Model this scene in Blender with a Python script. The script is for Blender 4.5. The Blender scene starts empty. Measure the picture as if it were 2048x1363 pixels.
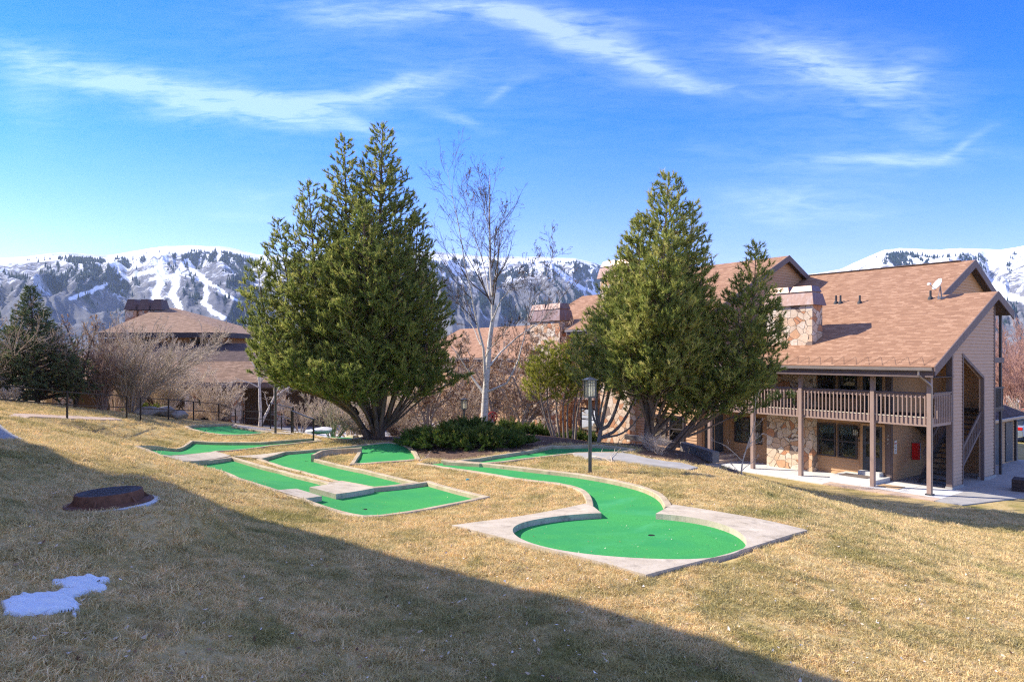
import bpy, bmesh, math, random
import numpy as np
from mathutils import Vector, Matrix, geometry

random.seed(11)
rng = np.random.default_rng(11)
C = bpy.context.scene.collection
SC = bpy.context.scene

# ------------------------------------------------------------------ camera, sky, sun, exposure
FP, CX, CY, EZ = 1370.0, 1024.0, 708.0, 5.68     # focal length, principal column, horizon row (photo pixels), eye height
cam_d = bpy.data.cameras.new("camera")
cam = bpy.data.objects.new("camera", cam_d)
C.objects.link(cam)
cam_d.sensor_width = 36.0
cam_d.lens = 36.0 * FP / 2048.0
cam_d.shift_y = (CY - 681.5) / 2048.0
cam_d.clip_start = 0.1
cam_d.clip_end = 30000
cam.location = (0, 0, EZ)
cam.rotation_euler = (math.radians(90), 0, 0)
SC.camera = cam

SUN_EL = math.radians(38)
SUN_TRAVEL = Vector((1.0, -0.30, -math.tan(SUN_EL) * 1.044)).normalized()
sun_d = bpy.data.lights.new("sun", 'SUN')
sun_d.energy = 2.6
sun_d.angle = math.radians(0.5)
sun_d.color = (1.0, 0.915, 0.78)
sun = bpy.data.objects.new("sun", sun_d)
C.objects.link(sun)
sun.rotation_euler = SUN_TRAVEL.to_track_quat('-Z', 'Y').to_euler()
sun.location = (-40, 10, 40)

SC.view_settings.view_transform = 'Standard'
SC.view_settings.look = 'None'
SC.view_settings.exposure = 1.80
SC.view_settings.gamma = 1.0
SC.cycles.use_denoising = False
SC.cycles.use_adaptive_sampling = False
SC.cycles.filter_width = 1.2

world = bpy.data.worlds.new("World")
SC.world = world
world.use_nodes = True


class NT:
    """small helper that builds node trees"""
    def __init__(self, tree):
        self.t = tree
        tree.nodes.clear()

    def n(self, typ, _props=None, **ins):
        nd = self.t.nodes.new(typ)
        for k, v in (_props or {}).items():
            setattr(nd, k, v)
        for k, v in ins.items():
            self.set(nd, k, v)
        return nd

    def set(self, nd, k, v):
        key = k.replace('_', ' ') if isinstance(k, str) else k
        if isinstance(k, str) and k.startswith('i') and k[1:].isdigit():
            sock = nd.inputs[int(k[1:])]
        else:
            sock = nd.inputs[key]
        if isinstance(v, bpy.types.NodeSocket):
            self.t.links.new(v, sock)
        elif isinstance(v, bpy.types.Node):
            self.t.links.new(v.outputs[0], sock)
        else:
            if isinstance(v, tuple) and len(v) == 3 and sock.type == 'RGBA':
                v = v + (1.0,)
            sock.default_value = v

    def math(self, op, a, b=0.0, c=0.0, clamp=False):
        nd = self.n('ShaderNodeMath', {'operation': op, 'use_clamp': clamp}, i0=a, i1=b)
        if op in ('MULTIPLY_ADD', 'SMOOTH_MIN'):
            self.set(nd, 'i2', c)
        return nd.outputs[0]

    def ramp(self, fac, stops, interp='LINEAR'):
        nd = self.n('ShaderNodeValToRGB', i0=fac)
        cr = nd.color_ramp
        cr.interpolation = interp
        while len(cr.elements) < len(stops):
            cr.elements.new(0.5)
        for e, (p, c) in zip(cr.elements, stops):
            e.position = p
            e.color = c if len(c) == 4 else tuple(c) + (1.0,)
        return nd.outputs[0]

    def mix(self, fac, a, b, mode='MIX'):
        nd = self.n('ShaderNodeMix', {'data_type': 'RGBA', 'blend_type': mode})
        self.set(nd, 'i0', fac)
        self.set(nd, 'i6', a)
        self.set(nd, 'i7', b)
        return nd.outputs[2]

    def noise(self, vec, scale, detail=3.0, rough=0.55, dist=0.0, dim='3D'):
        nd = self.n('ShaderNodeTexNoise', {'noise_dimensions': dim}, Scale=scale, Detail=detail, Roughness=rough, Distortion=dist)
        if vec is not None:
            self.set(nd, 'Vector', vec)
        return nd

    def mapr(self, v, a, b, c=0.0, d=1.0):
        nd = self.n('ShaderNodeMapRange', i0=v, i1=a, i2=b, i3=c, i4=d)
        return nd.outputs[0]


def build_sky():
    w = NT(world.node_tree)
    sky = w.n('ShaderNodeTexSky', {'sky_type': 'NISHITA', 'sun_disc': False, 'sun_elevation': SUN_EL,
                                   'sun_rotation': math.atan2(-1.0, 0.30), 'altitude': 1800.0,
                                   'air_density': 1.0, 'dust_density': 0.45, 'ozone_density': 4.0})
    tc = w.n('ShaderNodeTexCoord')
    sep = w.n('ShaderNodeSeparateXYZ', i0=tc.outputs['Generated'])
    yy = w.math('MAXIMUM', sep.outputs[1], 0.06)
    u = w.math('DIVIDE', sep.outputs[0], yy)
    v = w.math('DIVIDE', sep.outputs[2], yy)
    # thin high clouds: each streak is a soft ellipse on the sky filled with stretched noise
    clouds = [  # centre u,v ; half length ; half width ; tilt (rad, up to the right) ; strength
        (-0.62, .425, .17, .022, -.18, .75), (-.50, .395, .16, .016, -.13, .9), (-.70, .40, .05, .06, .3, .45), (-.40, .365, .16, .022, -.16, .7), (-.42, .345, .10, .012, -.05, .5),
        (-.27, .378, .16, .016, .10, .85), (-.16, .395, .08, .012, .25, .6), (-.33, .355, .10, .014, -.25, .55), (-.24, .345, .06, .010, -.35, .5),
        (-.24, .505, .10, .020, -.05, .5), (-.10, .505, .16, .018, -.03, .6), (.02, .490, .12, .014, -.16, .8), (.09, .468, .09, .020, -.34, .9), (.12, .500, .06, .010, -.2, .5),
        (.18, .440, .06, .018, -.38, .7), (.23, .420, .07, .012, -.35, .6), (.27, .398, .09, .007, -.06, .5),
        (.43, .440, .09, .024, -.42, .6), (.49, .412, .09, .018, -.30, .75), (.565, .400, .05, .018, .45, .8), (.47, .425, .16, .05, -.25, .25),
        (.56, .286, .12, .011, .02, .8), (.655, .302, .05, .006, .5, .5), (.60, .335, .04, .014, -.3, .35), (.40, .232, .08, .018, .05, .5), (.45, .208, .09, .012, -.03, .45),
        (-.36, .232, .08, .018, 0, .35), (-.36, .205, .09, .010, 0, .3), (-.08, .352, .04, .008, -.25, .5), (.0, .392, .03, .006, .5, .5), (.28, .305, .04, .010, -.1, .2),
        (-.3, .37, .42, .10, -.08, .22), (0, .46, .40, .07, -.1, .20), (.5, .40, .25, .07, -.2, .20), (.52, .30, .2, .05, 0, .2), (.43, .22, .16, .05, 0, .25), (-.55, .10, .4, .03, 0, .25), (.3, .14, .5, .03, 0, .2)]
    co = w.n('ShaderNodeCombineXYZ', i0=u, i1=v)
    warp = w.noise(co.outputs[0], 5.0, 3.0)
    wv = w.n('ShaderNodeVectorMath', {'operation': 'SCALE'}, i0=warp.outputs['Color'])
    w.set(wv, 'Scale', 0.06)
    wadd = w.n('ShaderNodeVectorMath', {'operation': 'ADD'}, i0=co.outputs[0], i1=wv.outputs[0])
    ws = w.n('ShaderNodeSeparateXYZ', i0=wadd.outputs[0])
    uu = w.math('SUBTRACT', ws.outputs[0], .025)
    vv = w.math('SUBTRACT', ws.outputs[1], .025)
    total = None
    for (cu, cv, L, W, a, s) in clouds:
        ca, sa = math.cos(a), math.sin(a)
        du = w.math('SUBTRACT', uu, cu)
        dv = w.math('SUBTRACT', vv, cv)
        p = w.math('ADD', w.math('MULTIPLY', du, ca / L), w.math('MULTIPLY', dv, sa / L))
        q = w.math('ADD', w.math('MULTIPLY', du, -sa / W), w.math('MULTIPLY', dv, ca / W))
        d2 = w.math('ADD', w.math('MULTIPLY', p, p), w.math('MULTIPLY', q, q))
        g = w.math('MULTIPLY', w.math('POWER', 2.718, w.math('MULTIPLY', d2, -.85)), s)
        total = g if total is None else w.math('ADD', total, g)
    mp = w.n('ShaderNodeMapping', i0=co.outputs[0])
    mp.inputs['Rotation'].default_value = (0, 0, .18)
    mp.inputs['Scale'].default_value = (3.2, 17.0, 1)
    n1 = w.noise(mp.outputs[0], 2.0, 8.0, .62, 1.2)
    mp2 = w.n('ShaderNodeMapping', i0=co.outputs[0])
    mp2.inputs['Rotation'].default_value = (0, 0, -.35)
    mp2.inputs['Scale'].default_value = (8, 44.0, 1)
    n2 = w.noise(mp2.outputs[0], 2.2, 6.0, .6, .8)
    f = w.math('ADD', w.math('MULTIPLY', n1.outputs[0], .60), w.math('MULTIPLY', n2.outputs[0], .50))
    f = w.mapr(f, .32, .80, 0.03, 1.2)
    fac = w.math('MULTIPLY', total, f, clamp=True)
    fac = w.math('MULTIPLY', fac, .31)
    hs = w.n('ShaderNodeHueSaturation', Hue=.522, Saturation=1.42, Value=.70, Color=sky.outputs[0])
    low = w.mapr(v, .02, .34, 1.0, 0.0)
    tint = w.mix(low, (1.0, 1.0, 1.0), (1.20, .825, .99))
    pale = w.n('ShaderNodeHueSaturation', Saturation=1.05, Value=.51, Color=sky.outputs[0])
    sat = w.mix(low, hs.outputs[0], pale.outputs[0])
    base = w.mix(1.0, sat, tint, 'MULTIPLY')
    col = w.mix(fac, base, (3.3, 3.7, 4.3))
    # bright cloud cover added out of view, overhead and behind, to lift the fill
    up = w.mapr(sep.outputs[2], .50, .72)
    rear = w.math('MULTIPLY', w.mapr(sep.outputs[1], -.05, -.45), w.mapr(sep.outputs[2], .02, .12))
    fill_veil = w.math('MULTIPLY', w.math('MAXIMUM', up, rear), .27, clamp=True)
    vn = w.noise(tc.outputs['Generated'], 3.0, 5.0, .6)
    fill_veil = w.math('MULTIPLY', fill_veil, w.mapr(vn.outputs[0], .3, .7, .65, 1.0))
    col = w.mix(fill_veil, col, (3.0, 2.95, 2.85))
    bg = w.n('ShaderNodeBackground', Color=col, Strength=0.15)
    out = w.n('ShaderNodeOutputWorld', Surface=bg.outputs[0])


build_sky()

# ------------------------------------------------------------------ materials
MATS = {}


def new_mat(name):
    m = bpy.data.materials.new(name)
    m.use_nodes = True
    MATS[name] = m
    return m, NT(m.node_tree)


def finish(t, color, rough=.8, bump=None, bump_strength=.3, bump_dist=.02, metallic=0.0, spec=.3, sheen=None):
    b = t.n('ShaderNodeBsdfPrincipled')
    t.set(b, 'Base Color', color)
    t.set(b, 'Roughness', rough)
    t.set(b, 'Metallic', metallic)
    t.set(b, 'Specular IOR Level', spec)
    if bump is not None:
        bp = t.n('ShaderNodeBump', Strength=bump_strength, Distance=bump_dist, Height=bump)
        t.set(b, 'Normal', bp.outputs[0])
    t.n('ShaderNodeOutputMaterial', Surface=b.outputs[0])
    return b


def plain(name, col, rough=.7, var=.15, scale=6.0, metallic=0.0, spec=.3, bump=.15, obj_space=True, streak=None):
    """base colour with soft natural variation"""
    m, t = new_mat(name)
    tc = t.n('ShaderNodeTexCoord')
    vec = tc.outputs['Object']
    if streak:
        mp = t.n('ShaderNodeMapping', i0=vec)
        mp.inputs['Scale'].default_value = streak
        vec = mp.outputs[0]
    n = t.noise(vec, scale, 5.0, .6)
    f = t.mapr(n.outputs[0], .25, .75)
    lo = tuple(c * (1 - var) for c in col)
    hi = tuple(min(1, c * (1 + var)) for c in col)
    color = t.mix(f, lo, hi)
    finish(t, color, rough, n.outputs[0], bump, .01, metallic, spec)
    return m


def mat_attr_tint(name, cols, rough=.75, spec=.2, transl=.0):
    """leaf or needle colour, picked per leaf by the mesh attribute 'tint'"""
    m, t = new_mat(name)
    a = t.n('ShaderNodeAttribute', {'attribute_name': 'tint'})
    col = t.ramp(a.outputs['Fac'], cols)
    b = t.n('ShaderNodeBsdfPrincipled')
    t.set(b, 'Base Color', col)
    t.set(b, 'Roughness', rough)
    t.set(b, 'Specular IOR Level', spec)
    sh = b.outputs[0]
    if transl > 0:
        tr = t.n('ShaderNodeBsdfTranslucent', Color=col)
        mx = t.n('ShaderNodeMixShader', i0=transl, i1=b.outputs[0], i2=tr.outputs[0])
        sh = mx.outputs[0]
    t.n('ShaderNodeOutputMaterial', Surface=sh)
    return m


def lawn_colour(t, pos):
    """straw, olive and green patches of a winter lawn, by world position"""
    big = t.noise(pos, .22, 4.0, .6)
    mid = t.noise(pos, 1.3, 5.0, .65)
    fine = t.noise(pos, 16.0, 3.0, .7)
    patch = t.noise(pos, .75, 4.0, .62, .6)
    straw = t.mix(t.mapr(mid.outputs[0], .3, .7), (.54, .385, .142), (.71, .535, .225))
    straw = t.mix(t.mapr(fine.outputs[0], .35, .7), straw, (.80, .67, .385))
    green = t.mix(t.mapr(mid.outputs[0], .35, .65), (.135, .175, .030), (.27, .255, .05))
    g = t.math('ADD', t.math('MULTIPLY', big.outputs[0], .45), t.math('MULTIPLY', patch.outputs[0], .55))
    gf = t.mapr(g, .49, .65, 0.0, .70)
    col = t.mix(gf, straw, green)
    brown = t.noise(pos, 2.6, 4.0, .6)
    col = t.mix(t.mapr(brown.outputs[0], .60, .76, 0, .5), col, (.20, .125, .06))
    return col, fine


def make_materials():
    # lawn base
    m, t = new_mat('lawn')
    g = t.n('ShaderNodeNewGeometry')
    col, fine = lawn_colour(t, g.outputs['Position'])
    dark = t.n('ShaderNodeMix', {'data_type': 'RGBA', 'blend_type': 'MULTIPLY'})
    t.set(dark, 'i0', 1.0); t.set(dark, 'i6', col); t.set(dark, 'i7', (.66, .63, .58, 1.0))
    col = dark.outputs[2]
    am = t.n('ShaderNodeAttribute', {'attribute_name': 'mulch'})
    n = t.noise(g.outputs['Position'], 9.0, 5.0, .7)
    mul = t.mix(t.mapr(n.outputs[0], .3, .7), (.050, .032, .024), (.21, .135, .095))
    col = t.mix(am.outputs['Fac'], col, mul)
    ad = t.n('ShaderNodeAttribute', {'attribute_name': 'dirt'})
    col = t.mix(ad.outputs['Fac'], col, t.mix(t.mapr(n.outputs[0], .35, .65), (.11, .07, .04), (.24, .17, .085)))
    finish(t, col, .95, fine.outputs[0], .6, .03, spec=.1)
    # lawn blades
    m, t = new_mat('lawn_blades')
    g = t.n('ShaderNodeNewGeometry')
    col, fine = lawn_colour(t, g.outputs['Position'])
    oi = t.n('ShaderNodeObjectInfo')
    hs = t.n('ShaderNodeHueSaturation', Value=t.mapr(oi.outputs['Random'], 0, 1, .62, 1.42), Hue=t.mapr(oi.outputs['Random'], 0, 1, .515, .485), Color=col)
    b = t.n('ShaderNodeBsdfPrincipled')
    t.set(b, 'Base Color', hs.outputs[0]); t.set(b, 'Roughness', .75); t.set(b, 'Specular IOR Level', .15)
    tr = t.n('ShaderNodeBsdfTranslucent', Color=hs.outputs[0])
    mx = t.n('ShaderNodeMixShader', i0=.30, i1=b.outputs[0], i2=tr.outputs[0])
    t.n('ShaderNodeOutputMaterial', Surface=mx.outputs[0])

    # putting turf
    m, t = new_mat('turf')
    g = t.n('ShaderNodeNewGeometry')
    n1 = t.noise(g.outputs['Position'], 90.0, 2.0, .6)
    n2 = t.noise(g.outputs['Position'], 1.1, 4.0, .6)
    n3 = t.noise(g.outputs['Position'], 22.0, 3.0, .6)
    col = t.mix(t.mapr(n1.outputs[0], .36, .64), (.024, .200, .042), (.080, .42, .115))
    col = t.mix(t.mapr(n2.outputs[0], .38, .68, 0, .75), col, (.030, .255, .085))
    n4 = t.noise(g.outputs['Position'], .55, 5.0, .7, .8)
    col = t.mix(t.mapr(n4.outputs[0], .55, .72, 0, .40), col, (.085, .40, .17))
    n5 = t.noise(g.outputs['Position'], 7.0, 5.0, .75)
    col = t.mix(t.mapr(n5.outputs[0], .62, .75, 0, .35), col, (.05, .16, .05))
    col = t.mix(t.mapr(n3.outputs[0], .66, .74, 0, .55), col, (.16, .38, .16))
    v = t.n('ShaderNodeTexVoronoi', {'feature': 'F1'}, Vector=g.outputs['Position'], Scale=5.5)
    sp = t.math('LESS_THAN', v.outputs['Distance'], .055)
    v2 = t.n('ShaderNodeTexVoronoi', {'feature': 'F1'}, Vector=g.outputs['Position'], Scale=4.1)
    sp2 = t.math('LESS_THAN', v2.outputs['Distance'], .045)
    col = t.mix(t.math('MULTIPLY', sp, .8), col, (.45, .33, .16))
    col = t.mix(t.math('MULTIPLY', sp2, .8), col, (.03, .025, .02))
    finish(t, col, .92, n1.outputs[0], .5, .008, spec=.12)

    # weathered kerb concrete
    for nm, c0, c1 in (('kerb_concrete', (.40, .315, .205), (.60, .495, .345)), ('pad_concrete', (.44, .37, .275), (.62, .54, .42)),
                       ('walk_concrete', (.58, .57, .54), (.72, .71, .68)), ('walk_tan', (.50, .37, .27), (.64, .49, .37)),
                       ('dim_concrete', (.32, .305, .285), (.45, .43, .40))):  # dim_concrete is lowered so the path's tree shade sits in its colour
        m, t = new_mat(nm)
        g = t.n('ShaderNodeNewGeometry')
        P = g.outputs['Position']
        a = t.noise(P, 2.2, 6.0, .65)
        b_ = t.noise(P, 42.0, 3.0, .6)
        st = t.noise(P, 5.0, 5.0, .7, .4)
        col = t.mix(t.mapr(a.outputs[0], .3, .7), c0, c1)
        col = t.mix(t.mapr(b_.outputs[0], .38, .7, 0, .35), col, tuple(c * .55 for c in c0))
        if nm in ('kerb_concrete', 'pad_concrete'):
            col = t.mix(t.mapr(st.outputs[0], .58, .70, 0, .45 if nm == 'kerb_concrete' else .22), col, (.42, .30, .09))
            s2 = t.noise(P, 3.3, 6.0, .7)
            col = t.mix(t.mapr(s2.outputs[0], .54, .70, 0, .6), col, (.19, .16, .12))
        finish(t, col, .9, b_.outputs[0], .35, .01, spec=.15)

    # roof shingles on UV in metres
    for nm, cs in (('shingles', [(.0, (.225, .122, .074)), (.35, (.305, .168, .100)), (.62, (.37, .212, .128)), (.85, (.45, .275, .172)), (1, (.55, .37, .24))]),
                   ('shingles_brown', [(0, (.17, .11, .075)), (.4, (.27, .175, .115)), (.75, (.37, .245, .165)), (1, (.48, .34, .24))]),
                   ('shingles_dark', [(0, (.075, .055, .05)), (.5, (.125, .09, .08)), (1, (.20, .145, .125))])):
        m, t = new_mat(nm)
        uv = t.n('ShaderNodeUVMap')
        br = t.n('ShaderNodeTexBrick', {'offset': .37, 'offset_frequency': 2, 'squash': 1.0}, Vector=uv.outputs[0], Scale=1.0)
        t.set(br, 'Color1', (0, 0, 0)); t.set(br, 'Color2', (1, 1, 1)); t.set(br, 'Mortar', (0, 0, 0))
        t.set(br, 'Mortar Size', .006); t.set(br, 'Bias', 0.0)
        t.set(br, 'Brick Width', .30); t.set(br, 'Row Height', .145)
        n = t.noise(uv.outputs[0], .55, 4.0, .6)
        n2 = t.noise(uv.outputs[0], 14.0, 3.0, .6)
        f = t.math('ADD', t.math('MULTIPLY', br.outputs['Color'], .56), t.math('ADD', t.math('MULTIPLY', n2.outputs[0], .3), .08))
        col = t.ramp(f, cs)
        col = t.mix(t.mapr(n.outputs[0], .45, .7, 0, .12), col, cs[1][1])
        # lower edge of each course is a thicker butt
        sy = t.n('ShaderNodeSeparateXYZ', i0=uv.outputs[0])
        fr = t.math('FRACT', t.math('DIVIDE', sy.outputs[1], .145))
        col = t.mix(t.math('MULTIPLY', t.math('LESS_THAN', fr, .12), .60), col, tuple(c * .5 for c in cs[0][1]))
        hgt = t.math('ADD', t.math('SUBTRACT', 1.0, fr), t.math('MULTIPLY', br.outputs['Fac'], -.5))
        finish(t, col, .93, hgt, .6, .015, spec=.12)

    # random flagstone facing
    m, t = new_mat('flagstone')
    tc = t.n('ShaderNodeTexCoord')
    wn = t.noise(tc.outputs['Object'], 1.6, 2.0, .5)
    sc_ = t.n('ShaderNodeVectorMath', {'operation': 'SCALE'}, i0=wn.outputs['Color']); t.set(sc_, 'Scale', .25)
    ad_ = t.n('ShaderNodeVectorMath', {'operation': 'ADD'}, i0=tc.outputs['Object'], i1=sc_.outputs[0])
    mp = t.n('ShaderNodeMapping', i0=ad_.outputs[0]); mp.inputs['Scale'].default_value = (1, 1, 1.15)
    v1 = t.n('ShaderNodeTexVoronoi', {'feature': 'F1'}, Vector=mp.outputs[0], Scale=2.7)
    v2 = t.n('ShaderNodeTexVoronoi', {'feature': 'DISTANCE_TO_EDGE'}, Vector=mp.outputs[0], Scale=2.7)
    sr = t.n('ShaderNodeSeparateColor', i0=v1.outputs['Color'])
    col = t.ramp(sr.outputs[0], [(0, (.62, .50, .37)), (.22, (.70, .60, .47)), (.40, (.58, .34, .19)), (.55, (.68, .53, .38)), (.68, (.50, .235, .12)),
                                 (.80, (.62, .44, .29)), (.92, (.22, .17, .14)), (1, (.66, .58, .47))], 'CONSTANT')
    n = t.noise(tc.outputs['Object'], 7.0, 6.0, .65)
    col = t.mix(t.mapr(n.outputs[0], .42, .72, 0, .5), col, (.36, .22, .14))
    edge = t.mapr(v2.outputs['Distance'], .012, .03)
    col = t.mix(edge, (.16, .12, .095), col)
    hgt = t.math('ADD', t.math('MULTIPLY', edge, 1.0), t.math('MULTIPLY', n.outputs[0], .4))
    finish(t, col, .85, hgt, .7, .03, spec=.2)

    plain('siding', (.51, .305, .165), .75, .10, 3.0, streak=(1, 1, 5))
    plain('siding_mauve', (.47, .320, .222), .75, .10, 3.0, streak=(1, 1, 5))
    plain('wall_tan', (.48, .285, .15), .8, .10, 2.0)
    plain('trim_brown', (.150, .108, .098), .6, .16, 5.0, streak=(1, 1, .2))
    plain('trim_dark', (.060, .050, .050), .55, .2, 5.0)
    plain('rail_taupe', (.34, .240, .195), .6, .14, 8.0, streak=(1, 1, .2))
    plain('gutter_metal', (.30, .255, .225), .35, .1, 3.0, metallic=.4)
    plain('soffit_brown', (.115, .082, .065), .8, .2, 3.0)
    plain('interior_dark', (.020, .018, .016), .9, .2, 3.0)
    plain('blind_white', (.62, .63, .58), .7, .06, 2.0)
    plain('curtain_grey', (.16, .19, .20), .9, .15, 4.0)
    plain('door_slate', (.060, .066, .078), .5, .12, 3.0)
    plain('sign_white', (.74, .74, .71), .5, .04, 3.0)
    plain('sign_red', (.55, .05, .04), .5, .05, 3.0)
    plain('sign_ink', (.07, .07, .08), .6, .05, 3.0)
    plain('number_pale', (.55, .52, .47), .5, .05, 3.0)
    plain('cabinet_red', (.60, .012, .014), .35, .08, 3.0, spec=.5)
    plain('cabinet_grey', (.36, .40, .42), .5, .08, 3.0)
    plain('mat_brown', (.17, .135, .115), .95, .2, 40.0)
    plain('plywood', (.50, .34, .19), .85, .12, 6.0)
    plain('cream_trim', (.66, .58, .44), .7, .08, 5.0)
    plain('metal_black', (.022, .022, .025), .45, .2, 8.0, metallic=.3, spec=.5)
    plain('lamp_metal', (.080, .086, .090), .42, .15, 6.0, metallic=.5, spec=.5)
    plain('pipe_dark', (.045, .048, .052), .6, .15, 6.0)
    plain('dish_white', (.78, .79, .80), .3, .03, 2.0, spec=.5)
    plain('dish_grey', (.20, .20, .21), .45, .1, 4.0, metallic=.5)
    plain('bark_pine', (.165, .112, .078), .95, .40, 9.0, bump=.7, streak=(2, 2, .6))
    plain('bark_grey', (.24, .195, .160), .9, .30, 9.0, bump=.4, streak=(2, 2, .6))
    plain('bark_dark', (.115, .080, .062), .9, .3, 9.0, bump=.4, streak=(2, 2, .6))
    plain('bark_red', (.37, .25, .195), .85, .25, 9.0, bump=.2)
    plain('bark_mauve', (.49, .39, .30), .85, .25, 9.0, bump=.2)
    plain('bark_pale', (.60, .49, .37), .85, .22, 9.0, bump=.2)
    plain('bark_crab', (.38, .31, .245), .9, .3, 9.0, bump=.3)
    plain('twig_birch', (.115, .085, .062), .7, .3, 5.0)
    plain('timber', (.235, .200, .170), .95, .45, 3.0, bump=.7, streak=(3, 3, 12))
    plain('timber_brown', (.34, .20, .12), .95, .3, 4.0, bump=.5)
    plain('planter_wood', (.055, .036, .030), .8, .3, 6.0)
    plain('rock', (.34, .31, .28), .95, .4, 4.0, bump=.9)
    plain('rock_dark', (.15, .105, .08), .95, .45, 6.0, bump=.9)
    plain('rock_pale', (.58, .57, .56), .9, .2, 3.0, bump=.5)
    plain('asphalt', (.30, .29, .28), .95, .15, 3.0)
    plain('iron', (.075, .062, .058), .85, .3, 9.0, metallic=.15, bump=.4)
    plain('rust', (.150, .068, .040), .85, .45, 11.0, bump=.6)
    plain('grout_white', (.62, .62, .60), .9, .15, 9.0)
    plain('car_paint', (.36, .43, .52), .25, .03, 2.0, metallic=.5, spec=.6)
    plain('car_glass', (.02, .025, .03), .05, .1, 2.0, spec=.8)
    plain('car_red', (.55, .015, .015), .25, .05, 2.0, spec=.6)
    plain('rubber', (.02, .02, .02), .85, .2, 8.0)
    plain('rim_metal', (.5, .5, .5), .3, .1, 5.0, metallic=.9)
    plain('cup_dark', (.008, .010, .008), .9, .2, 9.0)
    plain('utility_white', (.66, .68, .66), .5, .05, 3.0)
    plain('hydrant_red', (.42, .045, .035), .5, .2, 5.0)
    plain('litter_blue', (.02, .35, .50), .5, .1, 5.0)
    plain('litter_orange', (.75, .16, .04), .5, .1, 5.0)
    plain('cap_brown', (.155, .090, .066), .5, .25, 4.0, metallic=.2)
    plain('wall_brown', (.17, .112, .075), .85, .15, 3.0)
    plain('brush_red', (.44, .25, .185), .9, .22, 7.0)

    # copper chimney cap with verdigris wash
    m, t = new_mat('copper_cap')
    tc = t.n('ShaderNodeTexCoord')
    mp = t.n('ShaderNodeMapping', i0=tc.outputs['Object']); mp.inputs['Scale'].default_value = (2.5, 2.5, .8)
    n = t.noise(mp.outputs[0], 2.2, 6.0, .65, .5)
    n2 = t.noise(tc.outputs['Object'], 8.0, 4.0, .6)
    col = t.mix(t.mapr(n2.outputs[0], .3, .7), (.19, .112, .085), (.255, .16, .125))
    col = t.mix(t.mapr(n.outputs[0], .50, .70, 0, .55), col, (.29, .255, .25))
    finish(t, col, .42, n2.outputs[0], .15, .01, metallic=.35, spec=.4)

    # snow
    m, t = new_mat('snow')
    tc = t.n('ShaderNodeTexCoord')
    n = t.noise(tc.outputs['Object'], 20.0, 5.0, .65)
    b = finish(t, t.mix(t.mapr(n.outputs[0], .3, .7), (.62, .67, .71), (.76, .79, .81)), .55, n.outputs[0], .5, .02, spec=.3)
    t.set(b, 'Subsurface Weight', .0)

    # window glass: see through straight on, mirror at a slant
    m, t = new_mat('window_glass')
    fr = t.n('ShaderNodeFresnel', IOR=1.9)
    gl = t.n('ShaderNodeBsdfGlossy', Color=(.9, .95, .95), Roughness=.015)
    tr = t.n('ShaderNodeBsdfTransparent', Color=(.62, .70, .66))
    mx = t.n('ShaderNodeMixShader', i0=fr.outputs[0], i1=tr.outputs[0], i2=gl.outputs[0])
    t.n('ShaderNodeOutputMaterial', Surface=mx.outputs[0])
    # lantern glass, unlit
    m, t = new_mat('lantern_glass')
    b = t.n('ShaderNodeBsdfPrincipled'); t.set(b, 'Base Color', (.84, .82, .70)); t.set(b, 'Roughness', .4)
    tr = t.n('ShaderNodeBsdfTranslucent', Color=(.92, .90, .78))
    mx = t.n('ShaderNodeMixShader', i0=.78, i1=b.outputs[0], i2=tr.outputs[0])
    t.n('ShaderNodeOutputMaterial', Surface=mx.outputs[0])

    # birch bark with dark marks
    m, t = new_mat('bark_birch')
    tc = t.n('ShaderNodeTexCoord')
    mp = t.n('ShaderNodeMapping', i0=tc.outputs['Object']); mp.inputs['Scale'].default_value = (3.0, 3.0, 16.0)
    n = t.noise(mp.outputs[0], 1.5, 5.0, .7, .6)
    mp2 = t.n('ShaderNodeMapping', i0=tc.outputs['Object']); mp2.inputs['Scale'].default_value = (1.5, 1.5, 3.0)
    n2 = t.noise(mp2.outputs[0], 2.0, 4.0, .6)
    col = t.mix(t.mapr(n2.outputs[0], .3, .7), (.56, .50, .43), (.70, .66, .60))
    col = t.mix(t.mapr(n.outputs[0], .58, .66, 0, .9), col, (.055, .040, .032))
    z = t.n('ShaderNodeSeparateXYZ', i0=tc.outputs['Object'])
    col = t.mix(t.math('MULTIPLY', t.mapr(n.outputs[0], .50, .60), t.mapr(z.outputs[2], 1.8, .2, 0, .75)), col, (.30, .17, .10))
    finish(t, col, .75, n.outputs[0], .3, .01, spec=.25)

    mat_attr_tint('pine_needles', [(0, (.072, .108, .030)), (.35, (.180, .230, .058)), (.65, (.340, .370, .090)), (.86, (.50, .49, .13)), (1, (.63, .57, .21))], .6, .12, .52)
    mat_attr_tint('mugo_needles', [(0, (.13, .165, .028)), (.5, (.40, .41, .055)), (1, (.62, .56, .12))], .6, .12, .5)
    mat_attr_tint('spruce_needles', [(0, (.060, .10, .055)), (.5, (.15, .21, .10)), (1, (.30, .28, .11))], .65, .12, .3)
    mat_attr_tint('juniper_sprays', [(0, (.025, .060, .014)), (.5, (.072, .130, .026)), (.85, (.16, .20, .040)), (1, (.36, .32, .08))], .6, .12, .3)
    mat_attr_tint('dry_leaves', [(0, (.24, .125, .065)), (.5, (.48, .29, .16)), (1, (.68, .50, .33))], .8, .2, .2)
    mat_attr_tint('litter_leaves', [(0, (.10, .045, .025)), (.35, (.32, .19, .10)), (.6, (.62, .50, .36)), (1, (.84, .78, .68))], .8, .2, .1)
    mat_attr_tint('dry_grass', [(0, (.20, .12, .07)), (1, (.50, .37, .20))], .85, .2, .2)
    mat_attr_tint('mountain_conifer', [(0, (.010, .026, .034)), (1, (.030, .055, .060))], .9, .1, 0)


make_materials()
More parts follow.
